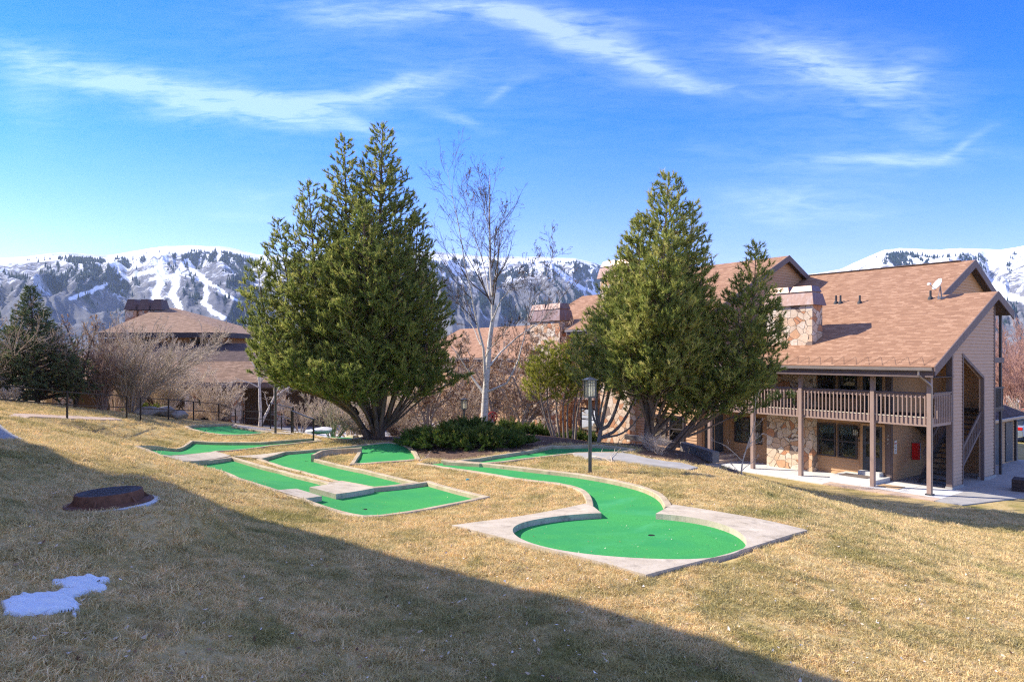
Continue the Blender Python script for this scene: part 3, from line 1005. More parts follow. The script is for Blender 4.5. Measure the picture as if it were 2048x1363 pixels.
def build_lanes():
    # the curving lane with the round green in front
    A_l = [tuple(p) for p in A_left]
    A_r = [tuple(p) for p in A_right]
    lane('curving green putting lane ending in a round green on a square concrete pad', turf_a, None,
         [(A_l[::-1], .165, 0, False), (A_r, .165, .003, False)],
         [(A_padpoly, KL + .002, 'pad_concrete', .35)], [at(1303, 1070, -.06)])
    Bc = ccw(B_poly); Cc = ccw(C_poly); Dc = ccw(D_poly); Ec = ccw(E_poly)
    lane('wide green lane with two concrete baffle slabs and a long kerb along the grass bank', Bc, None,
         [(Bc, .155, .001, True)], [(P2_poly, .058, 'pad_concrete', .3), (P3_poly, .068, 'pad_concrete', .3)], [at(729, 1018, -.06)])
    Cpts = np.asarray(C_poly)

    def rise(x, y):
        c = np.asarray(at(770, 893, 0)); d = np.hypot(x - c[0], (y - c[1]))
        return gzv(x, y) + .10 * np.exp(-(d / 1.6) ** 2)
    lane('green lane that bends round a raised concrete wall to a shaded mound', Cc, None,
         [(Cc, .15, .004, True)], [(BC_corner, KL + .006, 'pad_concrete', .3)], [at(613, 922, -.06)], rise=rise)
    lane('long narrow green lane beyond a concrete slab at the corner of the bank', Dc, None,
         [(Dc, .15, .007, True)], [(P1_poly, KL + .010, 'pad_concrete', .3)], [at(352, 897, -.06)])
    lane('small hooked green lane at the top left by the black lamp pole', Ec, None,
         [(Ec, .16, .002, True)], [(ats([(470, 848.5), (540, 857), (560, 863), (590, 868), (545, 866), (537, 861.5), (480, 853)], KL), KL + .008, 'pad_concrete', .3)], [])
    lane('shaded green lane behind the lamp post with a kerb along the mulch', ccw(F_poly), None,
         [(ccw(F_poly), .15, .005, True)], [], [])
    lane('sliver of green lane beside the stair handrail under the large pine', ccw(G_poly), None,
         [(ccw(G_poly), .14, .003, True)], [], [])
    lane('short shaded green strip right behind the trunk base of the large pine', ccw(H_poly), None,
         [(ccw(H_poly), .14, .006, True)], [], [])
    kerb('wall', smooth_line(ats([(622, 917), (646, 905.5), (724, 901.5)], KL), 1), .13, bpy.data.objects['mini_golf_lane.002'], top=.20)
    ground_sheet('path', PATH_F, KL + .004, 'dim_concrete', None, .5, skirt=.3, kind='structure')  # tree shade over this path is put into the darker concrete tone
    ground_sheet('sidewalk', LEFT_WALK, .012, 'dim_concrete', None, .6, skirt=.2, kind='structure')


# ------------------------------------------------------------------ walks by the condo, driveway
def flat_sheet(name, poly, z, mat, kind='structure'):
    mb = MB(); mb.prism(ccw(poly), z - .12, z)
    return mb.build(name, mat, None, kind=kind)


def build_walks():
    z = .0
    # concrete apron along the front, then a tan strip, each slab with a joint
    k = 0
    for u0, u1 in ((-.55, 1.05), (1.07, 2.75), (2.77, 4.5), (4.52, 6.2), (6.22, 7.9), (7.92, 10.6)):
        w0 = -.45
        flat_sheet('walkway', [bld(u0, -.42), bld(u1, -.42), bld(u1, 1.84), bld(u0, 1.84)], .0 + .003 * (k % 2), 'walk_concrete'); k += 1
    for u0, u1 in ((-.55, 1.6), (1.62, 3.9)):
        flat_sheet('walkway', [bld(u0, -1.12), bld(u1, -1.12), bld(u1, -.44), bld(u0, -.44)], .002, 'walk_tan')
    for u0, u1 in ((3.92, 5.6), (5.62, 7.2), (7.22, 9.5)):
        flat_sheet('walkway', [bld(u0, -1.12), bld(u1, -1.12), bld(u1, -.44), bld(u0, -.44)], .001, 'walk_concrete')
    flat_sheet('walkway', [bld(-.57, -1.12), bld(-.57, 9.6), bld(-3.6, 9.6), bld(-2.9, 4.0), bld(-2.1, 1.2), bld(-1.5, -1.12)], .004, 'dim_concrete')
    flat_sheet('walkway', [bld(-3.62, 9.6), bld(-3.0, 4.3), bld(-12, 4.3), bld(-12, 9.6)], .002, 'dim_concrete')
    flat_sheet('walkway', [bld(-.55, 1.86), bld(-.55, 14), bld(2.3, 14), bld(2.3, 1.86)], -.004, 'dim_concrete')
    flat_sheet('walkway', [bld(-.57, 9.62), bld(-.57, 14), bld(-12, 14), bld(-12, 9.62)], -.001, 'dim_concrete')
    # driveway beyond the handrail, lower than the lawn
    P = [(-21, 46), (-5, 44), (3, 50), (-8, 58), (-34, 56), (-34, 48)]
    ground_sheet('driveway', P, .02, 'asphalt', None, 2.0, kind='structure')
    P = [(-13.4, 39.5), (-8.6, 38.5), (-6.5, 44.3), (-13.5, 45.3)]
    ground_sheet('driveway', P, .03, 'walk_concrete', None, 1.2, kind='structure')
    P = [(26, 48), (46, 40), (70, 60), (34, 70)]
    ground_sheet('parking_lot', P, .03, 'asphalt', None, 3.0, kind='structure')
    ground_sheet('road', [(36, 86), (110, 72), (110, 80), (36, 94)], .04, 'walk_concrete', None, 4.0, kind='structure')
    # path strip along the fence
    ground_sheet('path', FENCE_PATH, .035, 'walk_tan', None, .6, skirt=.1, kind='structure')


# ------------------------------------------------------------------ small site objects
def lamp_post(label, loc, h, head=True, rot=.25, s=1.0, cap=1.0):
    r = empty('lamp_post', loc, rot, label, 'lamp post', 'lamp posts along the golf lanes')
    mb = MB(); mb.lathe([(.075, 0), (.075, .02), (.052, .025), (.050, h - .60 * s)], 16)
    mb.build('pole', 'lamp_metal', r, smooth=False)
    z0, z1, w = h - .58 * s, h - .10 * s, .122 * s
    mb = MB(); mb.box(-w * .86, w * .86, -w * .86, w * .86, z0 + .03, z1)
    mb.build('lantern_glass', 'lantern_glass', r)
    mb = MB()
    mb.box(-w, w, -w, w, z0 - .02, z0 + .028)
    t = .016
    for a in (-w, w):
        for b in (-w, w):
            mb.box(a - t, a + t, b - t, b + t, z0 + .029, z1)
    for zz in (z0 + .70 * (z1 - z0), z0 + .86 * (z1 - z0)):
        for sgn in (-1, 1):
            mb.box(-w + t, w - t, sgn * w - .008, sgn * w + .008, zz - .008, zz + .008)
            mb.box(sgn * w - .008, sgn * w + .008, -w + t, w - t, zz - .008, zz + .008)
    for f_ in (-.30, .30):
        for sgn in (-1, 1):
            mb.box(w * f_ - .007, w * f_ + .007, sgn * w - .006, sgn * w + .006, z0 + .029, z1 - .002)
            mb.box(sgn * w - .006, sgn * w + .006, w * f_ - .007, w * f_ + .007, z0 + .029, z1 - .002)
    mb.build('lantern_frame', 'lamp_metal', r)
    mb = MB()
    W = w + .055
    mb.box(-W, W, -W, W, z1 + .001, z1 + .03)
    b = z1 + .031
    mb.v += [(-W * .8, -W * .8, b), (W * .8, -W * .8, b), (W * .8, W * .8, b), (-W * .8, W * .8, b), (-.05, -.05, b + .05), (.05, -.05, b + .05), (.05, .05, b + .05), (-.05, .05, b + .05)]
    i = 8
    mb.f += [tuple(i + k for k in q) for q in ((0, 3, 2, 1), (4, 5, 6, 7), (0, 1, 5, 4), (1, 2, 6, 5), (2, 3, 7, 6), (3, 0, 4, 7))]
    mb.lathe([(.02, 0), (.02, .04)], 8, (0, 0, b + .05))
    mb.build('cap', 'lamp_metal', r)
    return r


def railing(label, posts, rails=(1.0, .52), pr=.028, group='black pipe railings by the driveway', cat='railing'):
    """posts: list of ((x,y), base z, height)"""
    (x0, y0), zb, _ = posts[0]
    r = empty('metal_railing', (x0, y0, zb), 0, label, cat, group)
    for (x, y), z, h in posts:
        mb = MB(); mb.box(x - x0 - pr, x - x0 + pr, y - y0 - pr, y - y0 + pr, z - zb - .3, z - zb + h + pr)
        mb.build('post', 'metal_black', r)
    for f in rails:
        mb = MB()
        for (p, z, h), (q, z2, h2) in zip(posts, posts[1:]):
            mb.bar((p[0] - x0, p[1] - y0, z - zb + h * f), (q[0] - x0, q[1] - y0, z2 - zb + h2 * f), .042, .042)
        mb.build('rail', 'metal_black', r)
    return r


def build_site():
    x, y = at(1180, 945)
    lamp_post('nearest lamp post, standing on the lawn beside the curving green lane', (x, y, gz(x, y)), 2.76, rot=.32, s=1.0)
    x, y, z = pt(928, 868, 35.0)
    lamp_post('small distant lamp post left of the white birch trunk', (x, y, gz(x, y)), 5.68 - 2.22 - gz(x, y) , rot=.4)
    x, y = at(551, 868)
    lamp_post('thin dark lamp pole whose lantern is lost in the large pine', (x, y, gz(x, y)), 3.25, rot=.1)
    # railing that runs away along the upper left
    line = [(-18.9, 22.6), (-17.6, 27.1), (-17.55, 31.2)]
    railing('black two rail pipe railing at the far left of the lawn', [(p, gz(*p), 1.06) for p in line])
    line = [(-17.3, 31.9), (-17.5, 34.9), (-17.9, 38.5), (-18.4, 43), (-19.1, 47.3)]
    railing('black two rail railing in front of the low boulders and bare bushes', [(p, gz(*p), 1.06) for p in line])
    line = [(-19.6, 50), (-17.2, 47.2), (-15.2, 45.2)]
    railing('farthest black railing beside the leaning white birch', [(p, gz(*p), 1.05) for p in line])
    a, b = pt(583, 861, 32.0), pt(627, 874, 29.0)
    railing('sloping black handrail stepping down beside the lamp pole', [((a[0], a[1]), gz(a[0], a[1]) - .02, 1.12), ((b[0], b[1]), gz(b[0], b[1]), .92)], rails=(1.0,))
    a, b = pt(541, 846, 37.5), pt(586, 857, 33.0)
    railing('second sloping handrail behind the lamp pole', [((a[0], a[1]), a[2], 1.1), ((b[0], b[1]), b[2], 1.0)], rails=(1.0, .45))

    # manhole riser
    x, y = at(219, 1006)
    z = gz(x, y)
    r = empty('manhole', (x, y, z), .35, 'rusty raised manhole with a dark patterned lid in the shaded grass', 'manhole')
    mb = MB(); mb.lathe([(.545, -.2), (.545, -.012), (.53, .0), (.45, .0)], 40, (.055, -.01, 0), cap_top=False); mb.build('concrete_collar', 'grout_white', r)
    mb = MB(); mb.lathe([(.52, .006), (.515, .03), (.47, .036), (.405, .05), (.395, .20), (.392, .225), (.375, .227), (.373, .215)], 48, cap_top=False, cap_bot=False)
    for k in range(6):
        a = 2 * math.pi * k / 6 + .35
        ca, sa = math.cos(a), math.sin(a); t = .012
        q = [(.395, .15), (.475, .036), (.395, .036)]
        P1 = [(ca * rr - sa * t, sa * rr + ca * t, zz) for rr, zz in q]
        P2 = [(ca * rr + sa * t, sa * rr - ca * t, zz) for rr, zz in q]
        mb.face(P1); mb.face(P2[::-1]); mb.face([P1[0], P2[0], P2[1], P1[1]])
    mb.build('riser', 'rust', r)
    mb = MB(); mb.lathe([(.370, .19), (.370, .224), (.362, .228)], 48)
    mb.lathe([(.345, .228), (.345, .231), (.335, .231), (.335, .228)], 48, cap_top=False, cap_bot=False)
    for i in range(-4, 5):
        for j in range(-4, 5):
            cx, cy = i * .074, j * .074
            if math.hypot(cx, cy) > .29 or (abs(i) < 1 and abs(j) < 1): continue
            if (i + j) % 2: mb.box(cx - .034, cx + .034, cy - .011, cy + .011, .228, .237)
            else: mb.box(cx - .011, cx + .011, cy - .034, cy + .034, .228, .237)
    mb.build('lid', 'iron', r)
    r.rotation_euler = (-.02, -.035, .35); r.location.z += .005; r.scale = (.96, .96, .66)

    # snow left in the shade
    o = SNOW_PX
    P = ats([(a / 2.962, 800 + b / 2.962) for a, b in o], .03)
    def snow(P, label, hmax=.026):
        P = ccw(P); A = np.asarray(P)
        xs = np.arange(A[:, 0].min() - .05, A[:, 0].max() + .05, .012); ys = np.arange(A[:, 1].min() - .05, A[:, 1].max() + .05, .012)
        X, Y = np.meshgrid(xs, ys)
        wob = .012 * np.sin(X * 41 + 2 * np.sin(Y * 33)) + .010 * np.sin(Y * 57 + X * 23)
        s = np.where(inside(A, X + wob, Y - wob), 1, -1) * seg_dist(P, X + wob, Y - wob)
        h = np.where(s > 0, hmax * np.sqrt(np.clip(s / .14, 0, 1)) * (1 + .35 * np.sin(X * 19 + Y * 7) + .25 * np.sin(Y * 37 - X * 11)) + .022, s * 1.5)
        Z = gzv(X, Y) + np.clip(h, -.05, .2)
        i = np.arange(X.size).reshape(X.shape)
        q = np.stack([i[:-1, :-1], i[:-1, 1:], i[1:, 1:], i[1:, :-1]], -1).reshape(-1, 4)
        keep = (s.ravel()[q] > -.02).all(1)
        mesh_np('snow_patch', np.stack([X, Y, Z], -1).reshape(-1, 3), [q[keep]], 'snow', smooth=True, label=label, cat='snow', group='melting snow on the grass')
    snow(P, 'melting snow patch in two lobes on shaded grass below the manhole')
    o = [(415, 1248), (440, 1240), (458, 1244), (430, 1256)]
    snow(ats([(a / 2.962, 800 + b / 2.962) for a, b in o], .03), 'tiny scrap of snow at the right tip of the larger melting patch', .02)

    # timbers holding the bed by the right-hand pine
    def beam(label, p, q, w, h, mat='timber'):
        c = tuple((a + b) / 2 for a, b in zip(p, q))
        mb = MB(); mb.bar(tuple(a - b for a, b in zip(p, c)), tuple(a - b for a, b in zip(q, c)), w, h)
        o_ = mb.build('timber_beam', mat, None, bevel=.02, label=label, cat='timber', group='old timbers edging the planting bed')
        o_.location = c
        return o_
    beam('upper weathered timber with a square dark end holding the mulch bed', pt(1366, 893, 28.6), pt(1432, 914, 26.0), .30, .42)
    beam('middle silvery timber lying across under the upper one', pt(1390, 938, 24.6), pt(1437, 933, 25.2), .30, .26)
    beam('lowest dark timber half hidden by the lawn edge', pt(1410, 951, 25.2), pt(1436, 950, 25.2), .30, .26)
    beam('low brown board edging the concrete path down the slope', pt(1372, 938, 23.5), pt(1446, 961, 24.2), .10, .22, 'timber_brown')
    beam('thin timber edging farthest along the mulch bed', pt(1250, 872, 30.0), pt(1366, 890, 28.7), .2, .22)

    def boulder(label, px, py, Y, w, h, mat, seed):
        x, y, z = pt(px, py, Y)
        bm = bmesh.new(); bmesh.ops.create_icosphere(bm, subdivisions=3, radius=1)
        r_ = random.Random(seed)
        dirs = [(Vector((r_.gauss(0, 1), r_.gauss(0, 1), r_.gauss(0, 1))).normalized(), r_.uniform(.55, .95)) for _ in range(14)]
        for v in bm.verts:
            n = v.co.normalized(); d = 1.0
            for a, c in dirs:
                k = n.dot(a)
                if k > 0: d = min(d, c / k)
            v.co = n * min(d, 1.15)
            v.co = Vector((v.co.x * w / 2, v.co.y * w * .4, v.co.z * h * .62 + h * .3))
        me = bpy.data.meshes.new('boulder'); bm.to_mesh(me); bm.free(); me.materials.append(MATS[mat])
        o_ = bpy.data.objects.new('boulder', me); o_.location = (x, y, z)
        return link(o_, None, label, 'rock', 'boulders around the lawn')
    boulder('brown boulder beside the bare sapling near the condo walk', 1461, 962, 25.0, .75, .52, 'rock_dark', 1)
    boulder('pale slanted boulder under the railing left of the driveway', 360, 836, 36.0, 1.0, .45, 'rock', 2)
    boulder('low grey boulder under the green shrub behind the railing', 298, 828, 37.0, 1.7, .5, 'rock', 3)
    boulder('grey boulder just right of the low one behind the railing', 333, 827, 37.5, 1.4, .55, 'rock', 5)
    boulder('flat white boulder at the edge of the concrete drive', 638, 865, 33.5, 1.5, .35, 'rock_pale', 4)
    boulder('dark rock at the left end of the juniper bed', 812, 871, 29.5, .4, .32, 'rock_dark', 6)

    # utility pedestal, marker stake, litter
    x, y, z = pt(985, 866, 33.0); z = gz(x, y)
    r = empty('hydrant_marker', (x, y, z), 0, 'red valve wheel on a slim grey post right of the birch trunk', 'valve')
    mb = MB(); mb.box(-.045, .045, -.045, .045, 0, .85); mb.build('post', 'cabinet_grey', r)
    mb = MB()
    mb.tube([(.22 * math.cos(a), 0, 1.05 + .22 * math.sin(a)) for a in np.linspace(0, 2 * math.pi, 17)], .035, 6, caps=False)
    for a in (0, 1.05, 2.1): mb.bar((-.2 * math.cos(a), 0, 1.05 - .2 * math.sin(a)), (.2 * math.cos(a), 0, 1.05 + .2 * math.sin(a)), .045, .045)
    mb.build('wheel', 'hydrant_red', r)
    x, y = at(936, 961); mb = MB(); mb.tube([(-.05, 0, .035), (.03, .02, .035)], [.032, .026], 10); o_ = mb.build('paper_cup', 'litter_blue', None, label='small blue cup lying on the grass beside the curving lane', cat='litter'); o_.location = (x, y, gz(x, y))
    x, y = at(471, 901); mb = MB(); mb.slab([(-.06, -.03, .04), (.06, -.03, .05), (.05, .04, .05), (-.05, .04, .03)], .01); o_ = mb.build('plastic_scrap', 'litter_orange', None, label='orange plastic scrap on the bare strip between two lanes', cat='litter'); o_.location = (x, y, gz(x, y))

    # fallen twigs
    def twig(label, px, mat='bark_pale'):
        w = [at(a, b) for a, b in px]
        x0, y0 = w[0]; z0 = gz(x0, y0)
        mb = MB()
        P = [(p[0] - x0, p[1] - y0, gz(*p) - z0 + .05 + .05 * math.sin(i)) for i, p in enumerate(w)]
        mb.tube(P, np.linspace(.013, .006, len(P)), 6)
        for k in range(1, len(P) - 1):
            a = Vector(P[k]); s = 1 if k % 2 else -1
            mb.tube([a, a + Vector((.12, .12 * s, .10)), a + Vector((.18, .32 * s, .22))], [.008, .006, .004], 5)
        o_ = mb.build('fallen_branch', mat, None, label=label, cat='branch', group='twigs lying on the lawn')
        o_.location = (x0, y0, z0)
    twig('pale fallen branch on the lawn just right of the nearest lamp post', [(1184, 914), (1196, 919), (1210, 922), (1222, 927)])
    twig('forked pale twig standing by the concrete path right of the lamp post', [(1224, 926), (1222, 918), (1228, 912), (1236, 905)])
    twig('thin white twig on the end of the curving lane by the junipers', [(838, 925), (848, 922), (858, 919)])
# ------------------------------------------------------------------ condo buildings; local x runs right along the front, y into the depth
ROT = math.atan2(-.7943, .6076)
ORG = (16.94, 27.7, 0.0)


def roofz(v):
    return 5.473 + .488 * v


def chimney(root, x0, x1, y0, y1, z0, zs, zc, caps=2, mat='flagstone'):
    """stone stack with a flared copper cap"""
    mb = MB(); mb.box(x0, x1, y0, y1, z0, zs); st = mb.build('stone_chimney', mat, root)
    mb = MB()
    def fr(xa, xb, ya, yb, za, xc, xd, yc, yd, zb):
        i = len(mb.v)
        mb.v += [(xa, ya, za), (xb, ya, za), (xb, yb, za), (xa, yb, za), (xc, yc, zb), (xd, yc, zb), (xd, yd, zb), (xc, yd, zb)]
        mb.f += [tuple(i + k for k in q) for q in ((0, 3, 2, 1), (4, 5, 6, 7), (0, 1, 5, 4), (1, 2, 6, 5), (2, 3, 7, 6), (3, 0, 4, 7))]
    o = .14
    zm = zs + (zc - zs) * .60
    fr(x0 - o, x1 + o, y0 - o, y1 + o, zs - .03, x0 - .01, x1 + .01, y0 - .01, y1 + .01, zm)
    w = (x1 - x0) / caps
    mb.box(x0 + .06, x1 - .06, y0 + .06, y1 - .06, zm + .001, zm + .08)
    for k in range(caps):
        a, b = x0 + w * k, x0 + w * (k + 1)
        g0 = .02 if k == 0 else .03
        fr(a + g0, b - .02, y0 + .02, y1 - .02, zm + .081, a + g0 + .12, b - .12, y0 + .14, y1 - .14, zc)
    mb.build('copper_cap', 'copper_cap', st)
    return st


def window(root, x0, x1, z0, z1, y, glass=True, blind=.3, split=True, frame='trim_dark', name='window'):
    """double hung window on a front wall facing -y; y is the wall face"""
    f = .075
    mb = MB()
    mb.box(x0, x1, y - .075, y - .001, z0, z0 + f); mb.box(x0, x1, y - .075, y - .001, z1 - f, z1)
    mb.box(x0, x0 + f, y - .075, y - .001, z0 + f, z1 - f); mb.box(x1 - f, x1, y - .075, y - .001, z0 + f, z1 - f)
    if split: mb.box(x0 + f, x1 - f, y - .064, y - .030, (z0 + z1) / 2 - .03, (z0 + z1) / 2 + .03)
    w = mb.build(name, frame, root)
    mb = MB(); mb.face([(x0 + f, y - .042, z0 + f), (x1 - f, y - .042, z0 + f), (x1 - f, y - .042, z1 - f), (x0 + f, y - .042, z1 - f)])
    mb.build('pane', 'window_glass', w)
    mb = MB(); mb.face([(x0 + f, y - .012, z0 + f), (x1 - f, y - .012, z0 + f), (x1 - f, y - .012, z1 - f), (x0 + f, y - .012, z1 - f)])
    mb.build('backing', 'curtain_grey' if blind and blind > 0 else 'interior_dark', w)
    if blind:
        mb = MB(); mb.box(x0 + f, x1 - f, y - .030, y - .022, z1 - f - (z1 - z0) * blind, z1 - f)
        mb.build('blind', 'blind_white', w)
    return w


def roof_slab(root, pts, th=.16, mat='shingles', under='soffit_brown'):
    """shingled plane plus the boarding under it"""
    P = [Vector(p) for p in pts]
    n = (P[1] - P[0]).cross(P[2] - P[0]).normalized()
    if n.z < 0: n = -n
    mb = MB(); mb.slab(pts, .035); r = mb.build('roof', mat, root, uv=True)
    mb = MB(); mb.slab([tuple(p - n * .037) for p in P], th); mb.build('roof_boarding', under, r)
    return r


def rake(root, p, q, out=(1, 0, 0), drop_=.30, th=.05, mat='trim_brown'):
    """barge board hanging below a sloping roof edge"""
    p, q, o = Vector(p), Vector(q), Vector(out)
    d = Vector((0, 0, -drop_)); l = Vector((0, 0, .02))
    mb = MB()
    a = [p + l, q + l, q + d, p + d]
    b = [x + o * th for x in a]
    mb.v = [tuple(x) for x in a + b]
    mb.f = [(0, 1, 2, 3), (7, 6, 5, 4), (0, 4, 5, 1), (1, 5, 6, 2), (2, 6, 7, 3), (3, 7, 4, 0)]
    return mb.build('barge_board', mat, root)


def text(parent, s, loc, rot, size, mat, name='house_number', shear=0.0):
    cu = bpy.data.curves.new(name, 'FONT'); cu.body = s; cu.size = size; cu.extrude = .004; cu.shear = shear
    cu.align_x = 'CENTER'; cu.align_y = 'CENTER'
    cu.materials.append(MATS[mat])
    tmp = bpy.data.objects.new('tmp', cu); C.objects.link(tmp)
    dg = bpy.context.evaluated_depsgraph_get()
    me = bpy.data.meshes.new_from_object(tmp.evaluated_get(dg)); me.name = name
    bpy.data.objects.remove(tmp); bpy.data.curves.remove(cu)
    if not me.materials: me.materials.append(MATS[mat])
    o = bpy.data.objects.new(name, me); o.location = loc; o.rotation_euler = rot
    return link(o, parent)


def build_condo():
    R = empty('condo_building', ORG, ROT, 'two storey condo at the right with wooden balcony, stone chimney and shingle roof', 'building', 'condo buildings round the lawn')
    # --- walls
    mb = MB()
    siding(mb, [(-10.75, 0), (-2.35, 0), (-2.35, 6.2), (-10.75, 6.2)], (0, 1.85, 0), (1, 0, 0), (0, -1, 0))
    mb.face([(-11.2, 1.86, -.2), (-2.35, 1.86, -.2), (-2.35, 1.86, 6.2), (-11.2, 1.86, 6.2)])
    mb.build('wall', 'siding', R, recalc=False)
    mb = MB()
    siding(mb, [(1.85, 0), (14, 0), (14, 8.5), (10.46, 10.30), (1.85, 6.16)], (-2.35, 0, 0), (0, 1, 0), (1, 0, 0))
    mb.face([(-2.36, 1.87, -.2), (-2.36, 14, -.2), (-2.36, 14, 8.5), (-2.36, 10.46, 10.3), (-2.36, 1.87, 6.1)])
    mb.build('wall', 'siding', R, recalc=False)
    mb = MB()
    for poly in ([(1.98, 0), (3.05, 0), (3.05, roofz(3.05) - .2), (1.98, roofz(1.98) - .2)],
                 [(3.05, 5.62), (5.41, 4.60), (5.41, roofz(5.41) - .2), (3.05, roofz(3.05) - .2)],
                 [(5.41, 0), (6.70, 0), (6.70, roofz(6.29) - .38), (6.29, roofz(6.29) - .2), (5.41, roofz(5.41) - .2)]):
        siding(mb, poly, (.05, 0, 0), (0, 1, 0), (1, 0, 0), .150)
        pts = [(.045, a, z) for a, z in poly]
        q = [(-.10, a, z) for a, z in poly]
        mb.face(pts); mb.face(q[::-1])
        for i in range(len(poly)):
            j = (i + 1) % len(poly)
            mb.face([pts[i], q[i], q[j], pts[j]])
    g = mb.build('gable_wall', 'siding_mauve', R, recalc=False)
    # trim round the stair opening and wall ends
    mb = MB()
    mb.box(-.13, .10, 1.85, 1.979, 0.10, roofz(1.9) - .25)
    mb.box(-.02, .105, 3.0, 3.085, 0, 5.60); mb.box(-.02, .105, 5.375, 5.46, 0, 4.62)
    mb.bar((.043, 3.0, 5.68), (.043, 5.46, 4.62), .125, .10, up=(1, 0, 0))
    mb.box(-.13, .10, 6.70, 6.82, 0, roofz(6.2) - .4)
    mb.build('opening_trim', 'trim_brown', g)
    mb = MB(); mb.box(-.15, .12, 1.82, 3.06, -.1, .10); mb.build('footing', 'dim_concrete', g); mb = MB(); mb.box(-.15, .12, 5.40, 6.84, -.1, .11); mb.build('footing', 'dim_concrete', g)
    # corner board where front wall turns into the breezeway
    mb = MB(); mb.box(-2.62, -2.33, 1.80, 1.849, 0, 6.1); mb.box(-2.349, -2.31, 1.80, 1.95, 0, 6.1); cb = mb.build('corner_board', 'trim_brown', R)
    z = 2.02
    for ch in '501':
        text(cb, ch, (-2.475, 1.795, z), (math.pi / 2, 0, 0), .145, 'number_pale', shear=.35); z -= .175
    # rear wall of the breezeway
    mb = MB(); siding(mb, [(-2.35, 0), (-.1, 0), (-.1, 8), (-2.35, 8)], (0, 7.2, 0), (1, 0, 0), (0, -1, 0)); mb.face([(-2.35, 7.21, 0), (-.1, 7.21, 0), (-.1, 7.21, 8), (-2.35, 7.21, 8)])
    mb.build('wall', 'siding', R, recalc=False)

    # --- roofs: the front plane in two lengths, then the rear planes
    ze = roofz(-.6)
    r = roof_slab(R, [(-11.6, -.6, ze), (-1.956, -.6, ze), (-1.956, 10.46, roofz(10.46)), (-11.6, 10.46, roofz(10.46))])
    roof_slab(R, [(-1.955, -.6, ze), (.35, -.6, ze), (.35, 6.29, roofz(6.29)), (-1.955, 6.29, roofz(6.29))])
    roof_slab(R, [(-11.6, 10.47, roofz(10.46)), (-1.956, 10.47, roofz(10.46)), (-1.956, 14.6, 8.5), (-11.6, 14.6, 8.5)])
    zl = roofz(6.29)
    roof_slab(R, [(-2.34, 6.30, zl), (.35, 6.30, zl), (.35, 8.3, zl - .84), (-2.34, 8.3, zl - .84)])
    mb = MB(); mb.bar((-11.6, 10.46, roofz(10.46) + .035), (-2.6, 10.46, roofz(10.46) + .035), .22, .05); mb.build('ridge_vent', 'shingles_dark', r, uv=True)
    rake(R, (.35, -.62, ze - .01), (.35, 6.29, zl), drop_=.36)
    rake(R, (.35, 6.295, zl), (.35, 8.32, zl - .85), drop_=.36)
    rake(R, (-1.95, 6.35, roofz(6.35)), (-1.95, 10.46, roofz(10.46)), drop_=.40)
    rake(R, (-1.95, 10.465, roofz(10.46)), (-1.95, 14.62, 8.48), drop_=.40)
    # soffit strips under the overhanging verge
    mb = MB(); mb.slab([(-.1, 1.9, roofz(1.9) - .23), (.34, 1.9, roofz(1.9) - .23), (.34, 6.29, zl - .23), (-.1, 6.29, zl - .23)], .02); mb.build('soffit', 'soffit_brown', R)
    # gutter and fascia along the eave
    mb = MB(); mb.box(-11.6, .33, -.66, -.605, ze - .42, ze - .14); mb.build('fascia', 'trim_brown', R)
    mb = MB()
    for (a, b) in (((-.80, ze - .03), (-.80, ze - .14)), ((-.80, ze - .14), (-.665, ze - .15))):
        mb.box(-11.6, .34, min(a[0], b[0]) - .006, max(a[0], b[0]) + .006, min(a[1], b[1]) - .006, max(a[1], b[1]) + .006)
    gt = mb.build('gutter', 'gutter_metal', R)
    mb = MB(); mb.tube([(-.16, -.75, ze - .15), (-.16, -.75, ze - .32), (-.10, -.70, ze - .40), (.03, -.20, ze - .72), (.06, -.11, ze - .85), (.06, -.10, .05)], .045, 8); mb.build('downpipe', 'gutter_metal', gt)
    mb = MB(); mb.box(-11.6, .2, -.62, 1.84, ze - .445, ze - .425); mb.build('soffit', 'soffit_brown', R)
    # heating cable zigzag along the eave
    mb = MB()
    x = -11.4; up = True; P = []
    while x < .2:
        v = -.52 if up else .12
        P.append((x, v, roofz(v) + .03)); x += .21 if up else .33; up = not up
    mb.tube(P, .006, 4); mb.build('heat_cable', 'pipe_dark', r)
    # vent pipes on the front plane
    for px, py, hgt in ((1672, 606, .42), (1681, 606, .42), (1719.5, 606, .40), (1861, 597, .40)):
        k = (px - CX) / FP; rr = (CY - py) / FP
        best = None
        for u in np.arange(-.3, 12, .02):
            v = ((k * (27.7 + .7943 * u)) - 16.94 + .6076 * u) / (.7943 - k * .6076)
            Y = 27.7 + .7943 * u + .6076 * v
            e = abs(EZ + rr * Y - roofz(v))
            if best is None or e < best[0]: best = (e, u, v)
        _, u, v = best
        mb = MB(); mb.lathe([(.13, -.06), (.11, .06), (.06, .12), (.05, .125), (.05, hgt)], 12, (-u, v, roofz(v))); mb.build('vent_pipe', 'pipe_dark', r)

    # --- chimney at the left of the front
    chimney(R, -8.19, -5.76, 1.33, 2.28, -.1, 8.10, 9.02)

    # --- balcony
    mb = MB()
    mb.box(-11.1, -.03, .0, 1.84, 2.96, 3.09)
    mb.box(-2.2, .0, 1.841, 2.35, 2.962, 3.092)
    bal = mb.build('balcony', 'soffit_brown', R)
    mb = MB(); mb.box(-11.1, .07, -.055, -.001, 2.74, 3.085); mb.box(.012, .07, .0, 1.845, 2.74, 3.085); mb.build('rim_beam', 'rail_taupe', bal)
    mb = MB(); mb.box(-11.1, .0, -.075, .06, 3.091, 3.125); mb.build('deck_edge', 'cream_trim', bal)
    mb = MB()
